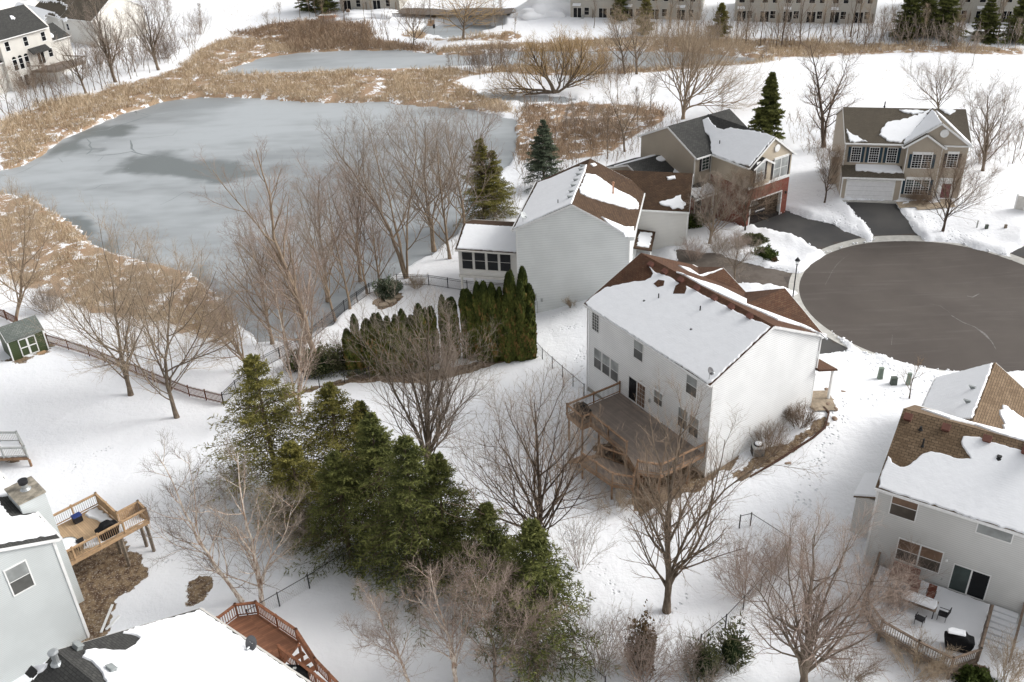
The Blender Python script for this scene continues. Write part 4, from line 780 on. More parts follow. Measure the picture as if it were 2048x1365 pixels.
# ---------------------------------------------------------------- A: tan house with the brick garage
h = House('house', 'tan house with charcoal roof and open garage in a red brick front wall', 'house', 20.787, 100.346, .579, .3); HA = h
E_, R_ = 6.72, 9.085
h.body(0, 9.3, 0, 8.9, -2, E_, R_, mat='siding_tan'); ro, PF, PBk = h.roof(0, 9.3, 0, 8.9, E_, R_, mat='shingle_charcoal')
s0, s1, D = 2.46, 8.79, -5.9
h.body(s0, s1, D, 1., 4.2, E_, 9.35, ax='t', mat='siding_beige', name='wing_wall'); rw, WL, WR = h.roof(s0, s1, D, 3.9, E_, 9.35, ax='t', mat='shingle_charcoal', rake=(1, 0))
h.snow(WL, [(1550,274),(1499,333),(1470,325),(1440,315),(1424,308),(1421,300),(1422,285),(1418,272),(1412,266),(1406,272),(1404,280),(1400,292),(1406,305),(1396,300),(1388,290),(1394,280),(1397,262),(1396,250),(1406,240),(1417,235),(1424,246),(1432,255),(1448,260),(1462,255),(1480,259),(1510,262),(1535,268)], jit=.04)
MB().box(h.p(s0-.06, D-.06, 4.1), h.e1*(s1-s0+.12), h.e2*.16, (0, 0, .3)).build('trim_band', 'white_trim', h.root)
# brick ground floor with a real garage opening
g0, g1, gh = 2.95, 7.75, 2.6
mb = MB()
for a, b_, z0, z1 in ((s0, g0, -.8, 4.15), (g1, s1, -.8, 4.15), (g0, g1, gh, 4.15)): mb.box(h.p(a, D, z0), h.e1*(b_-a), h.e2*.3, (0, 0, z1-z0))
mb.box(h.p(s1-.25, D+.3, -.8), h.e1*.25, h.e2*5.6, (0, 0, 4.95)); mb.box(h.p(s0, D+.3, -.8), h.e1*.25, h.e2*5.6, (0, 0, 4.95)); mb.build('brick_wall', 'brick', h.root, h.a)
mb = MB(); mb.box(h.p(s0+.3, D+5.6, -.6), h.e1*5.7, h.e2*.1, (0, 0, 3.6)); mb.box(h.p(s0+.26, D+.02, -.3), h.e1*5.8, h.e2*5.6, (0, 0, .42)); mb.box(h.p(s0+.26, D+.32, 2.9), h.e1*5.8, h.e2*5.3, (0, 0, .1)); mb.box(h.p(s0+.26, D+.31, .1), h.e1*.04, h.e2*5.3, (0, 0, 2.8)); mb.box(h.p(s1-.3, D+.31, .1), h.e1*.04, h.e2*5.3, (0, 0, 2.8)); mb.build('garage_interior', 'dark_interior', h.root)  # near-black inside walls carry the shade of the open garage in their colour
mb = MB(); mb.box(h.p(g0-.1, D-.05, -.2), h.e1*.12, h.e2*.4, (0, 0, gh+.3)); mb.box(h.p(g1-.02, D-.05, -.2), h.e1*.12, h.e2*.4, (0, 0, gh+.3)); mb.box(h.p(g0-.1, D-.05, gh), h.e1*(g1-g0+.2), h.e2*.4, (0, 0, .12)); mb.build('garage_frame', 'white_trim', h.root)
wf = h.wall('front', D); h.winpx('front', D-.35, (1514.4, 330), (1526, 359), header=.2, shut='shutter_black', up='blind_light', dn='blind_light'); h.winpx('front', D, (1549.5, 321), (1572, 349), parts=2, header=.2, shut='shutter_black', up='blind_light', dn='blind_light')
wf0 = h.wall('front', 0); h.winpx('front', 0, (1405, 317), (1416.5, 337), grid=(2, 4), shut='shutter_black', up='glass_green', dn='glass_green')
MB().lathe(h.p(6.2, D-.04, 7.95), [(.42, 0), (.42, .06), (.3, .08)], 20, axis=-h.e2).build('round_vent', 'white_trim', h.root)
h.roof(4.0-1.2, 4.0+1.2, D-.35, D, 6.6, 7.5, ax='t', mat='shingle_charcoal', rake=(1, 0), gut=(0, 0)); h.body(2.9, 5.1, D-.35, D+.1, 4.4, 6.6, 7.5, ax='t', mat='siding_beige', name='bay_wall')
for z in (2.2,): MB().lathe(h.p(8.35, D-.12, z), [(.07, 0), (.1, .1), (.08, .3)], 8).build('wall_lamp', 'dark_metal', h.root)
h.corners([(0, 0)], 2.5, 6.6, 'offwhite_trim'); h.spout(2.4, -.1, 2.9, 6.6, 'offwhite_trim')
h.body(-4.6, 0.0, 3.2-1.5, 9.6, -2.5, 3.75, 5.35, o=.35, mat='siding_tan', name='side_wall'); rl, Q1, Q2 = h.roof(-4.6, .1, 1.7, 9.6, 3.75, 5.35, o=.35, mat='shingle_charcoal', rake=(1, 0))
h.snow(Q1, [(1312,316),(1324,308),(1338,306),(1334,314),(1328,322),(1318,322)], jit=.08); h.snow(Q1, [(1346,350),(1348,338),(1358,344),(1366,350)], jit=.06); h.snow(Q2, [(1228,333),(1262,324),(1300,314),(1330,305),(1300,312)], jit=.02)
mb = MB(); A, B, C, D_ = h.p(-1.6, 0., 3.55), h.p(-1.6, -2.1, 2.85), h.p(2.46, -2.1, 2.85), h.p(2.46, 0., 3.55); mb.prism([A, B, C, D_], (0, 0, -.18)); mb.build('porch_roof', 'shingle_charcoal', h.root, h.a)
_n = np.cross(B-A, D_-A); _n /= np.linalg.norm(_n); _n = _n if _n[2] > 0 else -_n; h.snow((A, _n), None, world=[h.p(-1.5, -.3, 3.46), h.p(-1.5, -2.05, 2.87), h.p(2.3, -2.05, 2.87), h.p(1.6, -.4, 3.4), h.p(.2, -.7, 3.3)], jit=.1)
MB().beam(h.p(-1.65, -2.15, 2.75), h.p(2.46, -2.15, 2.75), .1, .2).build('gutter', 'white_trim', h.root)
MB().box(h.p(-1.3, -.25, -1.2), h.e1*3.8, h.e2*.25, (0, 0, 3.9)).build('brick_wall', 'brick', h.root, h.a); MB().beam(h.p(1.2, -1.95, -1), h.p(1.2, -1.95, 2.7), .2, .2, up=h.e1).build('porch_post', 'white_trim', h.root); h.win(h.wall('front', -.25), .2, -.2, .9, 2.1, sash=False, up='glass_dark', name='front_door')
h.pipe(WL, (1439,290), .5, .05)
# car inside
c_ = h.p(5.5, D+2.9, 0); t_ = thing('parked_car', 'dark car parked inside the open brick garage', 'car', c_); fw = h.e2; sd_ = h.e1
prof = [(-2.1, .35), (-2.15, .75), (-1.2, .92), (-.6, 1.42), (.9, 1.45), (1.7, 1.0), (2.15, .95), (2.2, .4)]
MB().prism([c_+fw*a+np.array([0, 0, z])-sd_*.85 for a, z in prof], sd_*1.7).build('car_body', 'car_paint', t_, bevel=.08)
MB().prism([c_+fw*a+np.array([0, 0, z])-sd_*.7 for a, z in ((-1.18, .95), (-.62, 1.40), (-.66, 1.44), (-1.24, .98))], sd_*1.4).build('windscreen', 'blind_light', t_)
for a in (-1.35, 1.35):
    for b_ in (-.86, .7): MB().lathe(c_+fw*a+sd_*b_+np.array([0, 0, .33]), [(.33, 0), (.33, .16)], 16, axis=sd_).build('wheel', 'vent_black', t_)
# ---------------------------------------------------------------- C: beige house beyond the cul-de-sac
h = House('house', 'beige house with dark blue shutters and a white double garage door by the cul-de-sac', 'house', 37.485, 100.587, -.191, 1.3); HC = h
E_, R_ = 6.245, 8.636
h.body(0, 12.81, 1.316, 10.7, -2, E_, R_, mat='siding_tan'); ro, PF, PBk = h.roof(0, 12.81, 1.316, 10.7, E_, R_, mat='shingle_taupe')
h.body(0, 6.3, 0, 1.4, -.6, 2.75, None, mat='siding_tan', name='garage_wall')
A, B, C, D_ = h.p(-.15, -.35, 2.75), h.p(6.45, -.35, 2.75), h.p(6.45, 1.33, 3.55), h.p(-.15, 1.33, 3.55); MB().prism([A, B, C, D_], (0, 0, -.17)).build('garage_roof', 'shingle_taupe', h.root, h.a)
_n = np.cross(B-A, D_-A); _n /= np.linalg.norm(_n); h.snow((A, _n), [(1710,327),(1725,326),(1745,327),(1775,324),(1790,324),(1800,334),(1806,346),(1770,346),(1740,343),(1712,342)], jit=.06)
MB().beam(h.p(-.15, -.42, 2.66), h.p(6.45, -.42, 2.66), .12, .16).build('gutter', 'white_trim', h.root)
mb = MB(); wf = h.wall('front', 0)
gd = MB(); gd.box(h.p(.6, -.03, 0), h.e1*4.88, h.e2*.03, (0, 0, 2.13)); o_ = gd.build('garage_door', 'garage_door', h.root); mb = MB()
for j in range(1, 4): mb.box(h.p(.6, -.036, 2.13*j/4-.012), h.e1*4.88, h.e2*.01, (0, 0, .024))
mb.build('door_panel_line', 'utility_grey', o_); mb = MB(); mb.box(h.p(.45, -.06, 0), h.e1*.15, h.e2*.06, (0, 0, 2.3)); mb.box(h.p(5.48, -.06, 0), h.e1*.15, h.e2*.06, (0, 0, 2.3)); mb.box(h.p(.45, -.06, 2.13), h.e1*5.18, h.e2*.06, (0, 0, .25)); mb.build('garage_frame', 'white_trim', h.root)
MB().box(h.p(0, -.5, -.7), h.e1*6.3, h.e2*.5, (0, 0, .68)).build('garage_apron', 'concrete', h.root)
h.corners([(0, 0), (6.3, 0), (0, 1.25), (12.81, 1.3)], -.5, 2.6); h.corners([(0, 1.3)], 3.5, 6.2)
w1 = h.wall('front', 1.316)
for a in (.75, 2.65, 4.55): h.win(w1, a, 3.95, .95, 1.65, grid=(4, 6), up='glass_dark', dn='glass_dark', shut='shutter_blue', header=.0)
# centre bump with its own small gable, big gable behind
h.body(6.3, 12.6, .9, 2.5, -.6, 6.3, 8.7, ax='t', mat='siding_tan', name='gable_wall'); rg, GL, GR = h.roof(6.3, 12.6, .9, 5.8, 6.2, 8.75, ax='t', mat='shingle_taupe', rake=(1, 0))
h.body(6.25, 9.9, .45, 1.0, -.6, 6.1, 7.55, ax='t', mat='siding_tan', name='bay_wall'); r2_, bL, bR = h.roof(6.25, 9.9, .45, 1.6, 6.1, 7.6, ax='t', mat='shingle_taupe', rake=(1, 0), o=.35)
MB().lathe(h.p(9.9, .87, 7.55), [(.45, 0), (.45, .06), (.36, .07), (.33, .04)], 24, axis=-h.e2).build('round_vent', 'white_trim', h.root)
w2 = h.wall('front', .45); w3 = h.wall('front', .9)
h.win(w2, 7.05, 3.75, 1.95, 1.5, parts=2, grid=(3, 6), up='glass_dark', dn='glass_dark', shut='shutter_blue', header=.25)
h.win(w2, 6.85, .7, 2.4, 1.65, parts=3, grid=(3, 6), up='glass_green', dn='glass_dark', shut='shutter_blue', header=.25)
h.win(w3, 10.75, 3.75, 1.0, 1.5, grid=(3, 6), up='glass_dark', dn='glass_dark', shut='shutter_black', header=.22)
MB().box(h.p(10.75, .84, -.25), h.e1*.95, h.e2*.06, (0, 0, 2.1)).build('front_door', 'red_door', h.root); mb = MB()
for x0, x1, z0, z1 in ((10.3, 10.75, -.25, 2.3), (11.7, 12.0, -.25, 2.3), (10.3, 12., 1.85, 2.5)): mb.box(h.p(x0, .82, z0), h.e1*(x1-x0), h.e2*.08, (0, 0, z1-z0))
mb.build('door_frame', 'white_trim', h.root); MB().box(h.p(9.9, -.6, -.7), h.e1*2.8, h.e2*1.5, (0, 0, .5)).build('porch_step', 'flagstone', h.root)
h.snow(PF, [(1693,258),(1698,264),(1706,270),(1716,272),(1722,278),(1735,284),(1700,284),(1696,272)], jit=.06); h.snow(PF, [(1740,272),(1756,268),(1764,256),(1776,244),(1795,240),(1820,233),(1840,228),(1856,222),(1844,219),(1800,221),(1812,226),(1830,232),(1800,240),(1784,246),(1770,258),(1762,268),(1775,282),(1800,286),(1750,284)], jit=.05) if False else None
h.snow(PF, [(1758,270),(1764,256),(1776,244),(1795,241),(1822,234),(1842,228),(1862,219),(1830,262),(1800,286),(1778,283),(1768,276)], jit=.06)
h.snow(GL, None, world=[h.p(6.0, .8, 6.25), h.p(6.0, 1.3, 6.25), h.p(9.3, 5.4, 8.7), h.p(9.42, 4.6, 8.74), h.p(9.42, .8, 8.74)], jit=.02)
h.snow(PF, [(1880,219),(1905,219),(1912,222),(1900,230),(1890,226)], jit=.05); h.snow(PF, [(1798,220),(1830,220),(1850,224),(1830,228),(1812,226)], jit=.05); h.snow(GR, None, world=[h.p(12.9, .8, 6.24), h.p(12.2, 3.5, 6.9), h.p(10.3, 5.0, 8.2), h.p(9.6, 5.2, 8.6), h.p(9.7, 4.2, 8.5), h.p(12.0, .85, 6.9)], jit=.05)
h.pipe(PF, (1769,214), .6, .07, 'dark_metal'); h.spout(6.35, .38, -.2, 6.1); h.spout(10.0, .8, -.2, 6.1)
MB().box(h.p(-.9, 4.3, 3.3), h.e1*.9, h.e2*1.6, (0, 0, .12)).build('side_bay_roof', 'snow', h.root); MB().box(h.p(-.75, 4.4, -1.), h.e1*.75, h.e2*1.4, (0, 0, 4.3)).build('side_bay', 'siding_tan', h.root)
# ---------------------------------------------------------------- R: bottom right house
h = House('house', 'grey sided house with tan brown shingle roof and snowy rear deck at the lower right', 'house', 23.377, 48.248, -.586, -2.5); HR = h
E_, R_ = 6.447, 9.384
h.body(0, 15, 0, 9.84, -2, E_, R_, mat='siding_grey'); ro, PB, PF = h.roof(0, 15, 0, 9.84, E_, R_, mat='shingle_tan'); h.corners([(0, 0)], -1.5, 6.3)
h.snow(PB, [(1757,975),(1762,950),(1776,912),(1784,925),(1800,934),(1815,932),(1832,920),(1845,908),(1862,903),(1880,906),(1900,912),(1925,918),(1942,918),(1930,900),(1922,884),(1926,873),(1950,874),(1975,882),(2000,889),(2030,897),(2090,915),(2160,1100),(2060,1072),(1900,1021),(1800,990)], jit=.04)
h.snow(PF, [(1842,818),(1880,826),(1940,845),(2048,872),(2120,890),(2110,905),(2048,882),(1990,865),(1950,850),(1900,838)], jit=.03)
h.vents(PB, [(1816,836),(1892,857),(1974,880),(2052,905)], 'vent_red', (.45, .42, .2)); h.pipe(PB, (1841,860), .25, .08); h.pipe(PB, (1845,893), .6, .06); h.pipe(PB, (1998,917), .2, .15, name='roof_vent')
# front garage wing: ridge along t
gs, gw = 3.9, 3.3
h.body(gs-gw, gs+gw, 7.5, 16.6, -2, 5.2, 7.6, ax='t', mat='siding_grey', name='wing_wall'); rw, GL, GR = h.roof(gs-gw, gs+gw, 7.0, 16.6, 5.2, 7.75, ax='t', mat='shingle_tan', rake=(0, 1))
_a = h.p(gs-gw-.4, 9.9, 5.2); print('R wing px', [np.round(to_px(h.p(*q))) for q in ((gs-gw-.4, 16.7, 5.2), (gs, 16.7, 7.75), (gs, 8, 7.75), (gs-gw-.4, 10, 5.2))])
h.snow(GL, None, world=[h.p(gs-gw-.38, 8.8, 5.22), h.p(gs-gw-.38, 16.6, 5.22), h.p(gs-.12, 16.6, 7.7), h.p(gs-.12, 8.6, 7.7)], jit=.04)
h.snow(GR, [(2005,810),(2030,826),(2048,838),(2080,870),(2060,882),(2000,870),(2010,850),(2000,830)], jit=.1); h.vents(GL, [(1947,778),(1937,806)], 'vent_grey', (.4, .2, .2))
wf = h.wall('front', 0); kw = dict(up='blind_brown', dn='blind_dark', frame=.07)
h.win(wf, .95, 4.45, 1.55, 1.75, **kw); h.win(wf, 6.1, 5.2, 1.95, 1.05, sash=False, up='blind_light'); h.win(wf, 1.9, .95, 2.7, 1.75, parts=2, **kw); h.win(wf, 5.43, .02, 2.1, 2.1, sash=False, parts=2, door=True, up='glass_green', dn='glass_dark', name='sliding_door'); h.win(wf, 10.2, .9, 1.3, 1.6, **kw)
MB().lathe(h.p(4.9, -.12, 2.2), [(.06, 0), (.1, .05), (.08, .16)], 8).build('wall_lamp', 'white_trim', h.root); MB().lathe(h.p(4.9, -.16, .6), [(.06, 0), (.07, .1)], 8).build('hose_tap', 'utility_grey', h.root)
h.body(-1.6, 0, 2.2, 4.6, -2, 3.3, None, mat='siding_grey', name='side_bump')
A, B, C, D_ = h.p(-1.75, 2.0, 3.3), h.p(0, 2.0, 3.9), h.p(0, 4.8, 3.9), h.p(-1.75, 4.8, 3.3); MB().prism([A, B, C, D_], (0, 0, -.15)).build('side_bump_roof', 'shingle_tan', h.root); _n = np.cross(B-A, D_-A); _n /= np.linalg.norm(_n); h.snow((A, _n), None, world=[A, B, C, D_], jit=.01)
d = thing('deck', 'snow covered brown deck with table and grill behind the grey house at the lower right', 'deck', h.p(5, -3, -.1))
dp = [(.9, -.02), (8.1, -.02), (8.15, -5.2), (6.9, -6.75), (4.9, -6.45), (2.6, -5.9), (1.1, -4.4)]; dw = [h.p(a, t, -.1) for a, t in dp]; deck_floor(d, dw[::-1], -2.6, 'cedar_deck', 'brown_wood', h.a)
h_s = House.snow(type('q', (), {'root': d}), (dw[0], np.array([0, 0, 1.])), None, thick=.14, world=[h.p(a, t, -.1) for a, t in ((1.05, -.12), (8.0, -.12), (8.0, -5.1), (6.8, -6.6), (4.9, -6.3), (2.7, -5.75), (1.25, -4.3))], jit=.02, mat='snow')
for i, j in ((0, 6), (6, 5), (5, 4), (4, 3), (3, 2)): railing(d, dw[i], dw[j], wood='brown_wood', bal='brown_wood', bw=.035, sp=.14, mid=2.1)
railing(d, dw[2], h.p(8.12, -1.3, -.1), wood='brown_wood', bal='brown_wood', bw=.035); legs(d, [p[:2] for p in (dw[3], dw[4], dw[5], dw[6], dw[2])], -2.6, 'brown_wood')
for i in range(9): MB().box(h.p(8.2, -.1-.38*i-.0, -.1-.14*i), h.e1*1.45, -h.e2*.4, (0, 0, .16)).build('snowy_stair', 'snow', d, bevel=.04)
railing(d, h.p(9.8, -.1, -.1), h.p(9.8, -3.6, -1.4), wood='brown_wood', bal='brown_wood'); railing(d, h.p(8.2, -.1, -.1), h.p(9.7, -.1, -.1), wood='brown_wood', bal='brown_wood') if False else None
grill('black covered grill topped with snow on the deck at the lower right', h.p(6.9, -5.0, .02), h.a+.25, snow=True, sc=1.05)
# patio table and chairs
tc = h.p(4.1, -2.9, .03); t_ = thing('patio_table', 'rectangular patio table under a thick pile of snow on the lower right deck', 'table', tc); mb = MB(); mb.box(tc-h.e1*1.1-h.e2*.5+[0, 0, .68], h.e1*2.2, h.e2*1.0, (0, 0, .05)); mb.build('table_top', 'brown_wood', t_)
for a in (-1, 1):
    for b_ in (-.42, .42): MB().beam(tc+h.e1*a+h.e2*b_, tc+h.e1*a+h.e2*b_+[0, 0, .68], .06, .06, up=h.e1).build('leg', 'dark_metal', t_)
mb = MB(); mb.prism([tc+h.e1*a+h.e2*b_+[0, 0, .735] for a, b_ in ((-1.05, -.45), (1.0, -.45), (1.1, 0), (1.0, .45), (-.9, .48), (-1.1, .1))], (0, 0, .2)); mb.build('snow_pile', 'snow', t_, bevel=.09)
def chair(label, P, ang, mat='chair_red', grp='patio chairs round the snowy table'):
    t_ = thing('patio_chair', label, 'chair', P, grp); e = np.array([math.cos(ang), math.sin(ang), 0]); f = np.array([-e[1], e[0], 0]); up = np.array([0, 0, 1.]); P = np.asarray(P)
    MB().box(P-e*.25-f*.25+up*.42, e*.5, f*.5, up*.04).build('seat', mat, t_); MB().prism([P-e*.25+f*.25+up*.46, P+e*.25+f*.25+up*.46, P+e*.25+f*.38+up*1.0, P-e*.25+f*.38+up*1.0], f*.04).build('backrest', mat, t_)
    for a in (-.23, .23):
        for b_ in (-.23, .25): MB().beam(P+e*a+f*b_, P+e*a+f*b_+up*.44, .035, .035, up=e).build('leg', 'dark_metal', t_)
    for a in (-.27, .27): MB().beam(P+e*a-f*.25+up*.64, P+e*a+f*.3+up*.66, .04, .03).build('armrest', 'dark_metal', t_)
for k, (a, t, an, lb) in enumerate(((3.6, -1.75, 0, 'red brown patio chair on the house side of the snowy table, left one'), (4.6, -1.75, 0, 'red brown patio chair on the house side of the snowy table, right one'), (5.6, -3.0, -1.57, 'dark framed patio chair at the grill end of the snowy table'), (4.5, -4.1, 3.0, 'patio chair on the railing side of the snowy table'), (2.6, -2.9, 1.57, 'patio chair at the far left end of the snowy table'))): chair(lb, h.p(a, t, .03), h.a+an, 'chair_red' if k < 2 else 'dark_metal')
d2 = thing('patio_chair', 'red brown cushioned seat against the grey wall left of the patio table', 'chair', h.p(2.5, -.7, .03)); MB().box(h.p(1.9, -1., .03), h.e1*1.7, h.e2*.7, (0, 0, .4)).build('seat', 'chair_red', d2, bevel=.04); MB().box(h.p(1.9, -.35, .43), h.e1*1.7, h.e2*.15, (0, 0, .5)).build('backrest', 'chair_red', d2, bevel=.04)
# ---------------------------------------------------------------- L: bottom left house with the chimney
h = House('house', 'pale blue grey sided house with a tall chimney chase at the lower left', 'house', -28.24, 44.39, 2.348, -3.); HL = h
E_, R_ = 8.45, 11.0
h.body(0, 13, 0, 11.2, -1, E_, R_, mat='siding_bluegrey'); ro, PE, PW = h.roof(0, 13, 0, 11.2, E_, R_, mat='shingle_charcoal'); h.corners([(0, 0)], -1, 8.4); h.spout(.12, -.1, 0, 8.3)
h.snow(PE, None, world=[h.p(a, t, E_+.02) for a, t in ((.35, -.35), (3.1, -.35))]+[h.p(3.1, 1.0, 9.1), h.p(5.9, 1.0, 9.1)]+[h.p(5.9, -.35, E_+.02), h.p(13, -.35, E_+.02), h.p(13, 5.4, 10.9), h.p(.35, 5.4, 10.9)], jit=.05)
MB().box(h.p(3.37, -1.27, -1), h.e1*2.12, h.e2*1.6, (0, 0, 10.5)).build('chimney_chase', 'siding_bluegrey', h.root, h.a); MB().box(h.p(3.3, -1.34, 9.5), h.e1*2.26, h.e2*1.74, (0, 0, .1)).build('chimney_cap', 'rusty_metal', h.root)
c0 = h.p(4.5, -.55, 9.6); mb = MB(); mb.lathe(c0, [(.34, 0), (.2, .12), (.17, .45)], 14); mb.build('flue', 'galvanised', h.root, smooth=False); mb = MB(); mb.lathe(c0+[0, 0, .45], [(.28, 0), (.29, .22), (.3, .24), (.05, .27)], 18); mb.build('flue_cap', 'dark_metal', h.root)
h.winpx('left', 0, (49.5, 1122), (29, 1190.5), up='blind_light', dn='blind_grey', frame=.08)
d = thing('deck', 'light tan raised deck with half melted snow behind the chimney house at the lower left', 'deck', h.p(6, -3, 3.))
dp = [(4.05, -.02), (8.3, -.02), (8.3, -5.45), (5.2, -5.5), (5.2, -7.1), (4.05, -7.1)]; dw = [h.p(a, t, 3.) for a, t in dp]; deck_floor(d, dw, 0., 'tan_deck', 'tan_wood', h.a)
for i, j, so in ((1, 2, 0), (2, 3, 1), (3, 4, 1), (0, 5, 0), (4, 5, 1)): railing(d, dw[i], dw[j], wood='tan_wood', bal='tan_wood' if so or i == 0 else 'grey_metal', bw=.02, sp=.14, mid=2., solid=bool(so))
legs(d, [h.p(a, t, 0)[:2] for a, t in ((4.3, -6.9), (4.3, -5.0), (8., -5.2), (6., -5.2), (5.2, -6.8))], 0., 'grey_wood', .18)
sn = type('q', (), {'root': d}); House.snow(sn, (dw[0], np.array([0, 0, 1.])), None, thick=.16, world=[h.p(a, t, 3.) for a, t in ((7.9, -4.2), (8.0, -5.2), (5.4, -5.3), (5.1, -6.9), (4.2, -6.9), (4.2, -3.6), (4.6, -2.6), (5.4, -2.9), (5.0, -3.8), (4.9, -4.6), (6.2, -4.7), (7.2, -4.4))], jit=.08, mat='snow')
grill('black covered grill leaning against the rail of the light tan deck', h.p(4.5, -4.4, 3.02), h.a+1.57, sc=.95)
t_ = thing('patio_table', 'round glass patio table with snow on the light tan deck', 'table', h.p(5.2, -1.9, 3.02)); c0 = h.p(5.0, -1.7, 3.02); mb = MB(); mb.lathe(c0+[0, 0, .7], [(.78, 0), (.8, .03)], 28); mb.build('table_top', 'dish_light', t_); mb = MB()
for k in range(28): a = 2*math.pi*k/28; b2 = 2*math.pi*(k+1)/28; mb.beam(c0+[.8*math.cos(a), .8*math.sin(a), .72], c0+[.8*math.cos(b2), .8*math.sin(b2), .72], .035, .03)
mb.build('table_rim', 'dark_metal', t_)
for k in range(4): a = .5+k*1.57; MB().tube([c0+[.6*math.cos(a), .6*math.sin(a), 0], c0+[.5*math.cos(a), .5*math.sin(a), .7]], .02, 6).build('leg', 'dark_metal', t_)
mb = MB(); mb.lathe(c0+[0, 0, .73], [(.68, 0), (.64, .05), (.3, .07)], 20); mb.build('snow_cap', 'snow', t_, smooth=True)
t_ = thing('chair', 'dark patio chair between the round table and the rail of the light tan deck', 'chair', h.p(4.5, -2.6, 3.)); c0 = h.p(4.6, -2.8, 3.02); MB().box(c0+[0, 0, .4], h.e1*.5, h.e2*.5, (0, 0, .05)).build('seat', 'dark_metal', t_); MB().box(c0+[0, 0, .45], h.e1*.05, h.e2*.5, (0, 0, .5)).build('backrest', 'dark_metal', t_)
for a in (0, .45):
    for b_ in (0, .45): MB().beam(c0+h.e1*a+h.e2*b_, c0+h.e1*a+h.e2*b_+[0, 0, .4], .04, .04, up=h.e1).build('leg', 'dark_metal', t_)
t_ = thing('storage_bin', 'blue lidded bin against the rail of the light tan deck', 'bin', h.p(7.6, -3.6, 3.)); c0 = h.p(7.4, -3.9, 3.02); MB().box(c0, h.e1*.45, h.e2*.6, (0, 0, .5)).build('bin_body', 'dark_metal', t_, bevel=.03); MB().box(c0-h.e1*.03-h.e2*.03+[0, 0, .5], h.e1*.51, h.e2*.66, (0, 0, .09)).build('lid', 'blue_plastic', t_, bevel=.03)
# ---------------------------------------------------------------- K: bottom house with the big snowy roof
h = House('house', 'house with charcoal roof mostly under snow at the bottom edge beside the red brown deck', 'house', -19.09-.61*.4, 41.2-.79*.4, -.659+math.pi, 0.); HK = h
h.body(-14, -.1, 0, 15.4, -4, 2.5, 6.5, mat='siding_offwhite'); ro, PE, PW = h.roof(-14, -.1, 0, 15.4, 2.5, 6.5, mat='shingle_charcoal', trim='offwhite_trim')
h.snow(PE, [(400,1221),(360,1232),(300,1248),(246,1266),(262,1268),(280,1276),(270,1290),(250,1302),(226,1302),(190,1298),(170,1302),(164,1314),(182,1322),(196,1336),(212,1362),(230,1400),(660,1400),(612,1365),(500,1288)], jit=.05)
h.snow(PW, [(50,1341),(70,1331),(95,1327),(92,1336),(75,1348),(66,1360),(62,1354),(58,1344)], jit=.03)
h.vents(PE, [(155,1294),(222,1340)], 'vent_grey', (.5, .34, .16)); h.pipe(PW, (114,1326), .7, .17, 'galvanised', True, name='flue'); h.vents(PW, [(66,1346)], 'vent_black', (.45, .4, .15))
dish('large grey satellite dish on the snowy roof edge above the red brown deck', on_plane(508, 1298, *PE)+np.array([0, 0, .05]), (-.35, -.75, .55), .42, 'dish_grey', mast=.45, logo=True)
d = thing('deck', 'red brown stained deck with angled railing at the bottom edge', 'deck', (-16, 41.5, 0.))
zz = 0.; q = lambda u, v, dz=1.: on_z(u, v, zz+dz)-[0, 0, dz]
rail = [q(434, 1237), q(470, 1210), q(511, 1205), q(592, 1260), q(628, 1312), q(683, 1365), q(760, 1440)]
inner = [on_z(430, 1245, zz), on_z(456, 1262, zz), on_z(545, 1325, zz), on_z(640, 1400, zz)]
fl = [rail[0], rail[1], rail[2], rail[3]]+[on_z(560, 1330, zz), on_z(520, 1330, zz), on_z(400, 1250, zz)]
deck_floor(d, fl[::-1], zz, 'redwood_deck', 'redwood', .6)
for a, b_ in zip(rail[:3], rail[1:4]): railing(d, a, b_, wood='redwood', bal='redwood', bw=.04, sp=.16, mid=1.7, capw=.18)
for k, (a, b_) in enumerate(zip(rail[3:6], rail[4:7])): railing(d, a-[0, 0, .25*k], b_-[0, 0, .25*(k+1)], wood='redwood', bal='redwood', bw=.04, sp=.16, mid=1.7, capw=.18)
railing(d, q(556, 1292), q(665, 1372)-[0, 0, .3], wood='redwood', bal='redwood', bw=.04, sp=.16, mid=1.7, capw=.18)
legs(d, [p[:2] for p in rail[:4]], zz, 'redwood')
c0 = q(590, 1340, .6); t_ = thing('grill', 'black covered grill behind the inner railing of the red brown deck', 'grill', c0); MB().prism([c0+x for x in ([-.75, -.3, 0], [.75, -.5, 0], [.85, .2, 0], [-.6, .4, 0])], (0, 0, .75)).build('cover', 'black_cover', t_, bevel=.1); MB().box(c0+[-.1, -.1, .75], (.2, 0, 0), (0, .15, 0), (0, 0, .03)).build('emblem', 'utility_grey', t_)
for i in range(3): MB().beam(on_z(608+12*i, 1306+14*i, -.2-.2*i), on_z(590+12*i, 1318+14*i, -.2-.2*i), .35, .05).build('stair_tread', 'redwood', d)
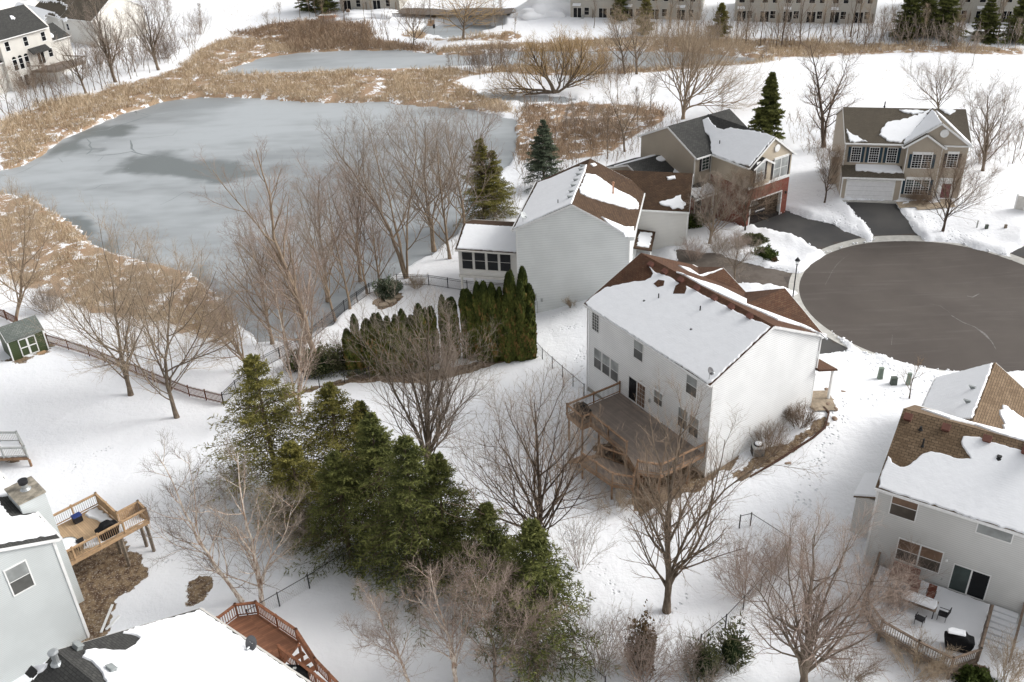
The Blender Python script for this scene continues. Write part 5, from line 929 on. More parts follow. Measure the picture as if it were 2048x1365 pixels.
# ---------------------------------------------------------------- T: top left house and its neighbours
h = House('house', 'white three level house with arched windows at the top left by the pond', 'house', -91.1, 180.4, 1.072, -5.)
E_, R_ = 9.4, 13.2
h.body(0, 11.2, -.0, 9.6, -1, E_, R_, mat='siding_warm'); ro, PE, PW = h.roof(-5, 10.6, 0, 9.6, E_, R_, mat='shingle_charcoal', o=.5)
h.body(-9, 0, .8, 9., -1, 5.4, None, mat='siding_warm', name='wing_wall'); h.roof(-9, -.2, .8, 9, 5.4, 7.4, mat='shingle_charcoal', rake=(1, 0)); h.body(-9, 0, 1.6, 9.6, 5.4, E_, None, mat='siding_warm', name='upper_wall')
h.body(10.8, 16.2, 1.5, 9, -1, 6.4, 8.6, mat='siding_warm', name='garage_wall'); r_, q1, q2 = h.roof(10.4, 16.2, 1.5, 9, 6.4, 8.6, mat='shingle_charcoal', rake=(0, 1)); h.snow(q1, [(94,64),(104,68),(108,75),(96,76),(91,70)], jit=.1)
h.snow(PE, [(19,32),(27,33),(30,38),(24,40)], jit=.1)
wf = h.wall('front', 0); kw = dict(up='glass_dark', dn='glass_dark', frame=.1)
for a in (1.0, 5.0, 9.0): h.win(wf, a, 7.1, .9, 1.6, **kw)
for a in (1.6, 2.9, 4.2):
    h.win(wf, a, 3.4, .85, 1.9, **kw); MB().prism([h.p(a+.42+.42*math.cos(k*math.pi/8), -.06, 5.45+.42*math.sin(k*math.pi/8)) for k in range(9)], h.e2*.05).build('arched_pane', 'glass_dark', h.root); h.win(wf, a+.1, .3, .85, 1.9, **kw)
h.win(wf, 7.0, 3.2, 1.5, 2.1, sash=False, parts=2, up='glass_dark', name='patio_door'); h.win(wf, 9.6, 4.0, .9, 1.5, **kw)
h.body(5.6, 9.2, -.9, 0, 3.0, 5.3, None, mat='siding_warm', name='porch_wall') if False else None
A, B, C, D_ = h.p(5.4, -1.3, 5.7), h.p(9.4, -1.3, 5.7), h.p(9.4, 0, 6.5), h.p(5.4, 0, 6.5); MB().prism([A, B, C, D_], (0, 0, -.15)).build('awning_roof', 'shingle_charcoal', h.root)
d = thing('deck', 'pale raised deck behind the white house with arched windows', 'deck', h.p(8, -3, -2)); deck_floor(d, [h.p(a, t, 2.6) for a, t in ((4.6, -.1), (12.5, -.1), (13.5, -5), (6.5, -5))][::-1], -5+2.6, 'grey_stair', 'grey_wood', h.a)
for A, B in (((4.6, -.3), (6.5, -5)), ((6.5, -5), (13.5, -5)), ((13.5, -5), (12.5, -.1))): railing(d, h.p(A[0], A[1], 2.6), h.p(B[0], B[1], 2.6), wood='grey_wood', bal='utility_grey', sp=.25)
legs(d, [h.p(a, t, 0)[:2] for a, t in ((6.6, -4.8), (13.3, -4.8), (10, -4.8))], -2.4, 'offwhite_trim', .3)
# neighbour with brown hip-like roof, and the snow roofed one
def simple(name, label, px0, px1, z, depth, E, R, wall, roof, snow=None, group=None, cat='house', ext=(0, 0), zb=-1.5):
    A = on_z(*px0, z); B = on_z(*px1, z); a = math.atan2(B[1]-A[1], B[0]-A[0]); L = float(np.hypot(*(B-A)[:2])); hh = House(name, label, cat, A[0], A[1], a, z, group)
    hh.L = L; hh.body(ext[0], L+ext[1], 0, depth, zb, E, R, mat=wall); r, p1, p2 = hh.roof(ext[0], L+ext[1], 0, depth, E, R, mat=roof); hh.planes = (p1, p2); return hh
n1 = simple('house', 'cream house with a plain brown roof behind the white house with arched windows', (137, 84), (197, 92), -4.6, 14, 5.2, 9.4, 'siding_warm', 'shingle_taupe')
n1.win(n1.wall('front', 0), .8, 2.6, .7, 1.3, up='glass_dark', dn='glass_dark')
n2 = simple('house', 'cream house with snow and dark patches on its roof at the top left', (95, 70), (134, 82), -4.6, 13, 5.0, 9.0, 'siding_warm', 'shingle_taupe', ext=(-4, 0)); n2.snow(n2.planes[0], [(40,0),(120,4),(134,12),(132,44),(118,38),(110,28),(96,26),(90,34),(88,58),(70,50),(55,36),(20,22)], jit=.3)
n3 = simple('house', 'far house with a wide snow covered roof at the top left corner', (0, 36), (50, 22), -3.5, 12, 4.2, 7.5, 'siding_warm', 'shingle_charcoal', ext=(-12, 8)); n3.snow(n3.planes[0], None, world=[n3.p(-12, -.3, 4.25), n3.p(n3.L+7.5, -.3, 4.25), n3.p(n3.L+7.5, 5.7, 7.35), n3.p(-12, 5.7, 7.35)], jit=.2)
# ---------------------------------------------------------------- row houses along the far side
def rowhouse(label, px0, px1, nu, seed, snow=False):
    r = random.Random(seed); A = on_ground(*px0); B = on_ground(*px1); z = -3.6; a = math.atan2(B[1]-A[1], B[0]-A[0]); L = float(np.hypot(*(B-A)[:2])); h = House('row_house', label, 'row house', A[0], A[1], a, z, 'row houses beyond the pond')
    h.body(0, L, 0, 11, -1, 6.4, 10., mat='siding_townhouse'); h.roof(0, L, 0, 11, 6.4, 10., mat='shingle_taupe'); wf = h.wall('front', 0); W = L/nu; kw = dict(up='glass_dark', dn='glass_dark', frame=.07, trim='offwhite_trim')
    for k in range(nu):
        x = W*k; h.win(wf, x+W*.12, .1, 1.7, 2.1, sash=False, parts=2, up='glass_dark', name='patio_door', frame=.08, trim='offwhite_trim'); h.win(wf, x+W*.55, .8, 1.0, 1.5, **kw)
        h.win(wf, x+W*.16, 3.9, 1.1, 1.5, **kw); h.win(wf, x+W*.6, 3.9, .95, 1.5, **kw)
        MB().box(h.p(x+W*.88, -.5, -.5), h.e1*.12, h.e2*.5, (0, 0, 2.4)).build('privacy_screen', 'grey_wood', h.root)
        if k % 2 == 0:
            MB().box(h.p(x+W*.45, -.7, -.5), h.e1*.5, h.e2*.5, (0, 0, 1.2)).build('utility_box', 'grey_metal', h.root)
            A1, B1, C1, D1 = h.p(x+W*.1, -.8, 2.75), h.p(x+W*.42, -.8, 2.75), h.p(x+W*.42, 0, 3.05), h.p(x+W*.1, 0, 3.05); MB().prism([A1, B1, C1, D1], (0, 0, .12)).build('awning_snow', 'snow', h.root)
    return h
rowhouse('leftmost far row house block right of the snowy road', (1141, 36), (1400, 42), 5, 1); rowhouse('second far row house block behind the tall bare trees, left of the spruces', (1468, 44), (1748, 48), 6, 2); rowhouse('rightmost far row house block behind the spruces at the top right', (1840, 44), (2100, 46), 5, 3)
rowhouse('small far row house at the top edge left of the small round pond', (682, 24), (800, 24), 2, 4)
# ================================================================== TREES
def nrm(a): return a/np.maximum(np.linalg.norm(a, axis=-1, keepdims=True), 1e-9)
class Tubes:
    def __init__(s): s.V = []; s.F = []; s.n = 0
    def add(s, P, R, k):
        N_, m, _ = P.shape; d = nrm(P[:, -1]-P[:, 0]); ref = np.where(np.abs(d[:, 2:3]) > .9, [[1., 0, 0]], [[0, 0, 1.]])
        u = nrm(np.cross(d, ref)); v = np.cross(d, u); a = 2*np.pi*np.arange(k)/k
        ring = np.cos(a)[None, :, None]*u[:, None]+np.sin(a)[None, :, None]*v[:, None]
        V = P[:, :, None, :]+R[:, :, None, None]*ring[:, None]
        base = (np.arange(N_)*m*k)[:, None, None]+(np.arange(m-1)*k)[None, :, None]; i = np.arange(k); j = (i+1) % k
        A = base+i; B = base+j; F = np.stack([A, B, B+k, A+k], -1).reshape(-1, 4)
        s.V.append(V.reshape(-1, 3)); s.F.append(F+s.n); s.n += V.shape[0]*m*k
    def build(s, name, mat, parent): return fastmesh(name, np.concatenate(s.V), np.concatenate(s.F), mat, parent)
def samp(P, t):                       # positions and tangents at fractions t (N,c) along polylines P (N,m,3)
    m = P.shape[1]; x = np.clip(t*(m-1), 0, m-1-1e-6); i = x.astype(int); f = (x-i)[..., None]; n = np.arange(P.shape[0])[:, None]
    a = P[n, i]; b = P[n, i+1]; return a+(b-a)*f, nrm(b-a)
def sampr(R, t):
    m = R.shape[1]; x = np.clip(t*(m-1), 0, m-1-1e-6); i = x.astype(int); f = x-i; n = np.arange(R.shape[0])[:, None]; return R[n, i]*(1-f)+R[n, i+1]*f
def grow(r, start, d, L, r0, segs, up, wob, tip=.25):
    n = len(start); P = np.empty((n, segs+1, 3)); P[:, 0] = start; d = d.copy()
    for k in range(segs):
        d = nrm(d+r.normal(0, wob, (n, 3))+np.array([0, 0, 1.])*up); P[:, k+1] = P[:, k]+d*(L/segs)[:, None]
    R = r0[:, None]*(1-(1-tip)*np.linspace(0, 1, segs+1))[None]; return P, R
def kids(r, P, R, c, t0, t1, ang, lf, rs, rmin, segs, up, wob, even=True, az0=None):
    n = P.shape[0]; t = t0+(t1-t0)*((np.arange(c)[None]+r.uniform(0, 1, (n, c)))/c); q, tg = samp(P, t); q = q.reshape(-1, 3); tg = tg.reshape(-1, 3); tt = t.ravel()
    ref = np.where(np.abs(tg[:, 2:3]) > .9, [[1., 0, 0]], [[0, 0, 1.]]); u = nrm(np.cross(tg, ref)); v = np.cross(tg, u)
    az = (np.arange(c)[None]*2.4+r.uniform(0, 6.28, (n, 1))+r.normal(0, .4, (n, c))).ravel(); an = np.clip(r.normal(ang, .16, len(az)), .15, 1.6)
    d = tg*np.cos(an)[:, None]+(u*np.cos(az)[:, None]+v*np.sin(az)[:, None])*np.sin(an)[:, None]
    L = lf(tt, np.repeat(np.arange(n), c))*r.uniform(.7, 1.2, len(tt)); r0 = np.maximum(rmin, np.minimum(sampr(R, t).ravel()*rs, L*.028+rmin)); return grow(r, q, d, L, r0, segs, up, wob)
def curve(pts, n=12):
    pts = np.asarray(pts, float); 
    if len(pts) == 2: pts = np.vstack([pts[0], (pts[0]+pts[1])/2, pts[1]])
    s = np.r_[0, np.cumsum(np.linalg.norm(np.diff(pts, axis=0), axis=1))]; s /= s[-1]; x = np.linspace(0, 1, n)
    q = np.stack([np.interp(x, s, pts[:, k]) for k in range(3)], -1); q[1:-1] = .25*q[:-2]+.5*q[1:-1]+.25*q[2:]; return q
TRN = [0]
def bare_tree(label, base, tops, r0, spread, seed, tw='twig_grey', bk='bark_grey', fork=.25, c1=15, c2=9, c3=7, c4=4, ang=.75, up=.10, group=None, cat='tree', name='bare_tree', shape='vase', tsc=1., segs=8, mesh_only=None, wob=.09, l4=.55, two=True):
    """base: world point; tops: list of leader paths (lists of world points starting at or above the base)"""
    r = np.random.default_rng(seed); t_ = thing(name, label, cat, base, group); T = Tubes(); C = Tubes()
    leads = []
    for i, pth in enumerate(tops):
        P = curve(pth, 12); P[1:-1] += r.normal(0, .05, (10, 3))*np.linalg.norm(P[-1]-P[0])*.06; rr = r0 if i == 0 else r0*.62
        R = rr*(1-np.linspace(0, 1, 12)**.8*.88)
        if i == 0: R[0] *= 1.35
        T.add(P[None], R[None], 9); leads.append((P, R))
    c3 = max(3, int(round(c3*.72))); c4 = min(c4, 3); c1n = max(3, int(c1/len(leads)**.6)); P1s = []; R1s = []
    for i, (P, R) in enumerate(leads):
        Hh = np.linalg.norm(P[-1]-P[0])
        if shape == 'vase': lf = lambda t, n: spread*(.6+1.0*(1-t))
        elif shape == 'oval': lf = lambda t, n: spread*(.45+1.05*np.sin(np.clip(t*.85+.1, 0, 1)*math.pi)**.8)
        elif shape == 'birch': lf = lambda t, n: spread*(.4+.85*(1-t))
        else: lf = lambda t, n: spread*(.6+.5*(1-t))
        P1, R1 = kids(r, P[None], R[None], c1n, fork if i == 0 or len(leads) == 1 else .15, .97, ang, lf, .6, .02*tsc, segs, up, wob); P1s.append(P1); R1s.append(R1)
    P1 = np.concatenate(P1s); R1 = np.concatenate(R1s); (T if r0 > .09 else C).add(P1, R1, 6)
    L1 = np.linalg.norm(P1[:, -1]-P1[:, 0], axis=1)
    P2, R2 = kids(r, P1, R1, c2, .18, .98, .62, lambda t, n: L1[n]*(.26+.46*(1-t)), .62, .011*tsc, 5, up*.8, wob*1.3); C.add(P2, R2, 4)
    L2 = np.linalg.norm(P2[:, -1]-P2[:, 0], axis=1)
    P3, R3 = kids(r, P2, R2, c3, .15, 1., .62, lambda t, n: np.maximum(.35, L2[n]*(.22+.38*(1-t))), .6, .0072*tsc, 3, up*.5, wob*1.6); C.add(P3, R3, 3)
    if c4:
        P4, R4 = kids(r, P3, R3, c4, .2, 1., .6, lambda t, n: l4*(.6+.6*(1-t)), .7, .0052*tsc, 2, .05, .1); C.add(P4, R4, 3)
    T.build('trunk', bk, t_); C.build('branches', tw, t_); return t_
def gp(u, v): return on_ground(u, v)
def path(base, pxs, dy=0.): return [base-[0, 0, .2]]+[on_y(u, v, base[1]+dy*(i+1)/len(pxs)) for i, (u, v) in enumerate(pxs)]
def T(label, b, leads, rad, spread, seed, **k):
    base = gp(*b); paths = [path(base, l) for l in leads]
    return bare_tree(label, base, paths, rad, spread, seed, **k)
T('broad bare tree just inside the brown picket fence, left of the twin beside it', (262, 793), [[(252, 750), (240, 700), (232, 630), (226, 550)], [(250, 730), (285, 660), (300, 590)], [(245, 735), (190, 670), (150, 600)]], .24, 5.6, 11, tw='twig_tan', c1=24, c2=11, c3=8, ang=.8, shape='oval', fork=.28)
T('broad bare tree just inside the brown picket fence, nearest its right end', (355, 838), [[(338, 790), (330, 740), (338, 640), (345, 560)], [(330, 760), (300, 680), (280, 600)], [(333, 765), (390, 690), (410, 610)]], .22, 5.4, 12, tw='twig_tan', c1=24, c2=11, c3=8, ang=.8, shape='oval', fork=.35)
T('bare multi stemmed tree behind the green shed', (28, 650), [[(40, 590), (48, 500), (50, 410)], [(38, 600), (15, 520), (0, 450)], [(45, 590), (80, 520), (95, 450)]], .2, 4., 13, tw='twig_tan', bk='bark_tan', c1=22, shape='oval')
T('tall leaning bare tree over the pond with two bare leaders', (640, 745), [[(612, 640), (575, 545), (548, 480), (540, 380), (512, 300)], [(590, 580), (540, 480), (480, 410), (425, 340)], [(600, 600), (560, 560), (510, 520), (470, 480)]], .32, 4.8, 14, tw='twig_red', bk='bark_tan', c1=26, c2=8, shape='vase', ang=.6, tsc=1.1)
T('tall bare tree at the pond edge inside the black fence, left of its twin', (814, 558), [[(795, 500), (765, 430), (710, 350), (665, 290)], [(812, 470), (822, 380), (835, 300), (830, 235)], [(800, 500), (780, 400), (750, 320), (735, 250)]], .26, 6.4, 15, tw='twig_grey', bk='bark_tan', c1=24, c2=10)
T('tall bare tree at the pond edge, immediately left of the olive spruce by the sunroom', (868, 500), [[(858, 430), (848, 360), (852, 290), (850, 240)], [(862, 430), (900, 340), (930, 270)], [(860, 440), (810, 350), (780, 280)]], .26, 6.2, 16, tw='twig_grey', bk='bark_tan', c1=24, c2=10)
for k, (b, tp, lb, s) in enumerate((((700, 620), [(690, 560), (668, 480), (655, 380)], 'thin bare tree in the pond edge grove between the hedge and the ice, right one', 2.6), ((670, 640), [(650, 560), (620, 470), (600, 400)], 'thin bare tree in the pond edge grove between the hedge and the ice, middle one', 2.8), ((735, 590), [(720, 520), (700, 430), (690, 370)], 'thin bare tree in the pond edge grove beside the black fence corner', 2.6), ((575, 700), [(560, 620), (520, 540), (490, 470)], 'thin bare tree in the pond edge grove nearest the leaning twin leader tree', 3.0), ((760, 575), [(750, 500), (742, 420)], 'thin bare tree in the pond edge grove nearest the tall twin trees', 2.6), ((610, 690), [(600, 620), (585, 540), (590, 460)], 'thin bare tree in the pond edge grove behind the leaning tree', 2.8), ((655, 600), [(648, 520), (635, 430), (640, 350)], 'thin bare tree in the pond edge grove, tallest behind the middle one', 3.2), ((720, 560), [(712, 480), (720, 380), (715, 300)], 'thin bare tree at the pond edge left of the tall twin trees', 3.4), ((545, 690), [(530, 620), (520, 550), (530, 480)], 'thin bare tree at the left end of the pond edge grove', 3.0), ((900, 520), [(890, 450), (880, 360), (872, 280)], 'bare tree just left of the sunroom roof, at the pond edge', 3.4), ((500, 740), [(470, 690), (425, 640), (400, 600)], 'low leaning bare tree beyond the black fence corner', 2.6), ((930, 470), [(925, 400), (900, 320), (890, 250)], 'bare tree behind the olive spruce by the sunroom', 3.2), ((1000, 430), [(960, 350), (950, 290), (985, 240)], 'bare tree with a thick leaning trunk behind the sunroom', 3.))):
    T(lb, b, [tp], .15 if k < 6 else .2, s*1.65, 30+k, tw='twig_grey' if k % 2 else 'twig_red', bk='bark_tan', c1=20, c2=8, c3=7, c4=3, ang=.64, fork=.12, group='bare trees along the near pond edge')
T('bare multi stemmed birch like tree between the two olive spruces and the low fence', (598, 830), [[(596, 780), (600, 700), (612, 620), (620, 540)], [(590, 790), (575, 720), (560, 640), (545, 560)], [(600, 770), (625, 700), (640, 640)]], .2, 3., 45, tw='twig_red', bk='bark_birch', c1=22, ang=.5)
T('dense grey vase shaped bare tree in front of the arborvitae hedge', (856, 955), [[(856, 900), (858, 800), (855, 700), (855, 615)], [(850, 900), (800, 800), (745, 700), (715, 660)], [(858, 900), (905, 790), (945, 700)], [(854, 880), (825, 760), (790, 640)], [(857, 890), (885, 770), (905, 640)], [(857, 905), (905, 830), (955, 780)]], .24, 4.6, 17, tw='twig_grey', c1=40, c2=9, c3=6, c4=2, tsc=.9, ang=.45, fork=.1, up=.10, shape='vase')
T('bare tree with a dark forked trunk alone on the snow left of the raised deck', (1082, 1132), [[(1080, 1060), (1078, 980), (1075, 900), (1068, 800)], [(1078, 1050), (1040, 960), (985, 860)], [(1080, 1070), (1130, 990), (1165, 910)], [(1079, 1040), (1095, 940), (1120, 840)], [(1080, 1060), (1010, 1000), (960, 930)]], .22, 5.2, 18, tw='twig_brown', bk='bark_dark', c1=36, c2=9, c3=6, c4=2, ang=.7, fork=.2, up=.08, shape='vase')
T('tall bare tree in front of the raised deck of the white middle house', (1333, 1225), [[(1340, 1160), (1330, 1060), (1345, 950), (1370, 820)], [(1345, 1130), (1380, 1060), (1450, 980), (1560, 900)], [(1336, 1120), (1290, 1020), (1235, 940)], [(1338, 1110), (1340, 980), (1330, 850)], [(1345, 1150), (1400, 1090), (1430, 980), (1450, 880)]], .25, 4.4, 19, tw='twig_brown', bk='bark_grey', c1=30, c2=8, c3=5, c4=2, ang=.62, fork=.3, tsc=.9, shape='vase')
T('bare tree with red buds at the bottom edge left of the snowy lower right deck', (1608, 1375), [[(1612, 1320), (1618, 1200), (1630, 1070)], [(1605, 1325), (1550, 1240), (1500, 1150)], [(1612, 1325), (1690, 1240), (1750, 1150)], [(1610, 1320), (1580, 1180), (1570, 1080)], [(1612, 1320), (1650, 1200), (1700, 1080)]], .24, 3.8, 20, tw='twig_red', c1=38, c2=9, c3=6, c4=3, ang=.72, fork=.1, up=.07, shape='vase')
T('leaning bare birch left of the red brown deck, the left of the two', (487, 1205), [[(450, 1160), (405, 1095), (370, 1030), (345, 960), (310, 905)], [(400, 1090), (392, 1040), (385, 960), (375, 910)], [(415, 1105), (350, 1095), (290, 1050)]], .15, 3.6, 21, tw='twig_dark', bk='bark_birch', c1=24, c2=7, c3=6, c4=2, ang=.8, fork=.3, shape='birch')
T('upright bare birch behind the red brown deck, the right of the two', (525, 1212), [[(518, 1150), (503, 1090), (490, 1030), (478, 960), (475, 905)], [(520, 1160), (545, 1110), (575, 1060), (590, 1000)], [(505, 1100), (530, 1040), (560, 980)], [(500, 1080), (450, 1040), (400, 1010)]], .16, 3.8, 22, tw='twig_grey', bk='bark_birch', c1=28, c2=7, c3=6, c4=2, ang=.8, fork=.3, shape='birch')
T('white barked birch at the bottom edge in front of the dark spruces', (912, 1372), [[(905, 1300), (890, 1250), (872, 1200), (860, 1140)], [(908, 1310), (930, 1260), (950, 1200), (960, 1150)], [(895, 1260), (865, 1230), (830, 1190)]], .14, 3.4, 23, tw='twig_red', bk='bark_birch', c1=28, c2=7, c3=6, c4=2, ang=.65, fork=.25, shape='birch')
T('slender birch at the bottom edge between the red brown deck and the spruces', (822, 1378), [[(795, 1300), (765, 1250), (740, 1190)], [(800, 1310), (750, 1290), (705, 1270)]], .11, 2.9, 24, tw='twig_red', bk='bark_birch', c1=20, c2=7, c3=5, ang=.6, shape='birch')
T('thin bare tree at the bottom edge below the spruces', (990, 1380), [[(990, 1300), (975, 1240), (985, 1180)], [(985, 1310), (1030, 1260), (1060, 1220)]], .10, 2.8, 25, tw='twig_red', bk='bark_grey', c1=24, c2=9, c3=7, ang=.7, shape='oval')
T('small bare tree in front of the far left corner of the beige house', (1649, 408), [[(1655, 370), (1660, 340), (1662, 318)]], .12, 2.0, 26, tw='twig_brown', bk='bark_dark', c1=18, c2=9, c3=7, shape='oval')
T('bare tree on the front lawn of the beige house', (1884, 466), [[(1895, 430), (1905, 390), (1912, 330)], [(1892, 430), (1870, 390), (1862, 350)], [(1893, 430), (1940, 395), (1965, 360)]], .15, 3.4, 27, tw='twig_brown', bk='bark_dark', c1=24, c2=10, c3=7)
T('bare tree at the right edge behind the beige house', (1965, 345), [[(1972, 310), (1975, 250), (1975, 190)], [(1970, 310), (1945, 250), (1940, 200)], [(1972, 300), (2005, 250), (2010, 200)]], .2, 3.8, 28, tw='twig_grey', c1=24, ang=.55)
T('bare tree behind the roof of the beige house', (1880, 235), [[(1875, 200), (1870, 150)], [(1875, 205), (1840, 175), (1825, 150)], [(1876, 205), (1905, 175), (1915, 150)]], .18, 4., 29, tw='twig_grey', c1=20)
T('tall twin trunk bare tree wrapped in vines between the tan and beige houses', (1648, 296), [[(1645, 240), (1640, 190), (1626, 110), (1620, 90)], [(1650, 250), (1668, 200), (1682, 160), (1700, 110)]], .3, 3.4, 50, tw='twig_brown', bk='bark_dark', c1=26, c2=9, c3=6, ang=.9)
T('big spreading bare tree behind the tan brick house', (1366, 240), [[(1370, 200), (1380, 160), (1385, 110)], [(1368, 205), (1410, 180), (1450, 120)], [(1366, 210), (1345, 150), (1335, 90)], [(1370, 215), (1420, 205), (1480, 205)]], .3, 8.5, 51, tw='twig_tan', bk='bark_tan', c1=38, c2=11, c3=8, ang=.6)
T('bare tree in the snowy bed in front of the pale gabled house', (1418, 492), [[(1424, 460), (1430, 420), (1440, 360)], [(1424, 465), (1450, 430), (1475, 380)], [(1422, 462), (1410, 430), (1400, 380)]], .17, 2.6, 52, tw='twig_grey', bk='bark_tan', c1=24, c2=10, c3=7)
T('small bare tree behind the red brown roof beside the driveway', (1470, 566), [[(1470, 530), (1475, 500), (1480, 475)], [(1468, 530), (1445, 505), (1430, 480)], [(1470, 535), (1495, 510), (1510, 490)]], .1, 1.7, 53, tw='twig_grey', bk='bark_grey', c1=20, c2=7, c3=5, ang=.7)
T('bare round crowned tree beside the driveway of the brick garage', (1491, 465), [[(1490, 440), (1492, 410), (1495, 370)], [(1490, 440), (1465, 410), (1455, 380)], [(1490, 440), (1520, 410), (1530, 390)]], .12, 2.4, 54, tw='twig_brown', bk='bark_dark', c1=26, c2=10, c3=8, shape='oval')
T('little bare sapling beside the green utility boxes', (1818, 799), [[(1822, 770), (1832, 745), (1845, 728)]], .07, 1.2, 55, tw='twig_brown', bk='bark_dark', c1=9, c2=5, c3=3, c4=0)
T('great fallen willow with low spreading limbs between the ponds', (1110, 187), [[(1100, 165), (1075, 130), (1060, 95)], [(1125, 180), (1160, 140), (1165, 80)], [(1100, 182), (1040, 178), (985, 178)], [(1125, 178), (1180, 150), (1205, 125)], [(1118, 175), (1128, 130), (1120, 85)], [(1090, 185), (1050, 190), (1000, 195)]], .42, 4.8, 56, tw='twig_gold', bk='bark_grey', c1=46, c2=9, c3=6, ang=.6, tsc=1.3)
T('bare tree on the snow right of the willow, left of a pair', (1250, 150), [[(1245, 110), (1235, 70), (1228, 40)]], .22, 4.8, 57, tw='twig_tan', c1=18, c2=8, c3=6, tsc=1.3)
T('bare tree on the snow right of the willow, right of a pair', (1274, 150), [[(1272, 110), (1265, 70), (1262, 40)], [(1274, 120), (1290, 80), (1300, 50)]], .24, 5.2, 58, tw='twig_tan', c1=20, c2=8, c3=6, tsc=1.3)
T('bare tree growing from the brown brush behind the tan brick house', (1250, 305), [[(1245, 260), (1225, 210), (1215, 170)], [(1248, 270), (1275, 220), (1290, 180)]], .16, 3.6, 59, tw='twig_tan', c1=16, c2=8, c3=6)
T('round crowned bare tree at the bank left of the small far pond', (826, 97), [[(828, 75), (825, 50), (822, 28)]], .2, 4.2, 60, tw='twig_brown', c1=18, c2=8, c3=6, tsc=1.4, shape='oval')
T('golden twigged willow standing right of the small far pond', (927, 80), [[(927, 55), (930, 30), (935, 5)]], .32, 6.5, 61, tw='twig_gold', c1=22, c2=9, c3=7, tsc=1.6, shape='oval', ang=1.0, up=.02)
T('tall bare tree on the pond bank in front of the brown roofed cream house', (232, 166), [[(220, 130), (208, 90), (195, 40), (185, 5)], [(222, 135), (235, 90), (245, 50)], [(215, 110), (180, 70), (160, 40)]], .32, 5.4, 62, tw='twig_grey', bk='bark_grey', c1=28, c2=9, c3=7, tsc=1.3, ang=.5)
T('leaning bare tree on the pond bank in front of the pale raised deck', (172, 188), [[(160, 155), (145, 125), (120, 95)], [(155, 145), (150, 110), (150, 85)]], .24, 3.6, 63, tw='twig_grey', c1=18, c2=8, c3=6, tsc=1.2)
T('big bare tree on the left pond bank beside the rounded dark thicket', (318, 142), [[(305, 105), (300, 60), (288, 10)], [(300, 100), (280, 60), (262, 30)], [(305, 95), (325, 50), (330, 15)]], .3, 5.2, 64, tw='twig_grey', c1=24, c2=9, c3=7, tsc=1.3, ang=.5)
# ---- library trees for the far rows (copies share meshes)
def lib(seed, tw, H, r0, spread, shape, c1=18, ang=.55):
    t_ = bare_tree('x', np.array([0., 0, 0]), [[np.array([0, 0, -.3]), np.array([.02*H, 0, .5*H]), np.array([-.02*H, .01*H, H])]], r0, spread, seed, tw=tw, c1=c1, c2=6, c3=5, c4=2, tsc=1.35, shape=shape, ang=ang, fork=.38); return t_
LIB = [lib(101, 'twig_grey', 10, .17, 2.6, 'vase', 14), lib(102, 'twig_tan', 11, .14, 2.0, 'vase', 12, .42), lib(103, 'twig_brown', 8, .11, 2.2, 'oval', 14), lib(104, 'twig_grey', 6, .06, 1.1, 'vase', 9)]
USED = [False]*4
ORD = 'first second third fourth fifth sixth seventh eighth ninth tenth eleventh twelfth thirteenth fourteenth fifteenth sixteenth seventeenth eighteenth nineteenth twentieth'.split()
def ordered(spec, zones, word):
    # label per item: its order from the left within the stretch it stands in
    out = {}; z = {}
    for i in sorted(range(len(spec)), key=lambda i: spec[i][0]):
        for lim, nm in zones:
            if spec[i][0] <= lim: break
        z[nm] = z.get(nm, 0)+1; out[i] = '%s, %s from left of those %s' % (word, ORD[z[nm]-1], nm)
    return out
def far_tree(k, u, v, vtop, label, group, yaw):
    b = gp(u, v); lo, hi = 1., 40.
    for _ in range(30):
        m_ = (lo+hi)/2
        if to_px(b+[0, 0, m_])[1] > vtop: lo = m_
        else: hi = m_
    s = m_/[10, 11, 8, 6][k]; o = LIB[k] if not USED[k] else copy_tree(LIB[k]); USED[k] = True
    o.location = tuple(b); o.scale = (s, s, s); o.rotation_euler = (random.uniform(-.06, .06), random.uniform(-.06, .06), yaw); o['label'] = label; o['category'] = 'tree'; o['group'] = group
G1 = 'bare trees in front of the far row houses'; G2 = 'bare trees in front of the far row houses'
farspec = [(650,58,-10,1),(690,50,-15,0),(730,47,-8,1),(745,48,-12,1),(780,30,-20,1),(850,45,-5,2),(862,45,-25,0),(888,46,-6,1),(880,20,-30,1),(990,55,-10,1),(1005,60,0,3),(1030,78,20,1),(1080,20,-30,1),(1165,33,-25,0),(1188,58,0,0),(1312,70,0,1),(1335,95,10,1),(1340,60,-20,0),(1356,72,-15,1),(1376,68,-30,0),(1395,90,-10,3),(1472,90,10,1),(1492,92,-10,0),(1520,92,-5,1),(1552,97,0,1),(1562,95,-25,0),(1600,92,-20,0),(1615,85,10,1),(1638,90,-15,1),(1660,70,0,2),(1700,75,-40,0),(1715,78,-30,1),(1728,98,0,1),(1758,95,20,3),(1775,98,20,3),(1845,98,10,1),(1918,55,-25,0),(1912,100,35,2),(1985,75,-20,0),(1995,80,-30,1),(1945,132,70,3),(540,70,30,2),(560,45,10,2),(600,38,-30,1),(620,38,-20,1),(632,35,-30,0),(2030,100,40,3),(1880,100,50,3)]
LB = ordered(farspec, [(640, 'left of the small far row house'), (800, 'before the small far row house'), (1050, 'around the small far pond'), (1200, 'beside the tall snow bank'), (1460, 'before the leftmost row house block'), (1750, 'before the second row house block'), (9999, 'before the rightmost row house block')], 'thin bare tree')
for i, (u, v, vt, k) in enumerate(farspec): far_tree(k, u, v, vt, LB[i], G1, i*1.3)
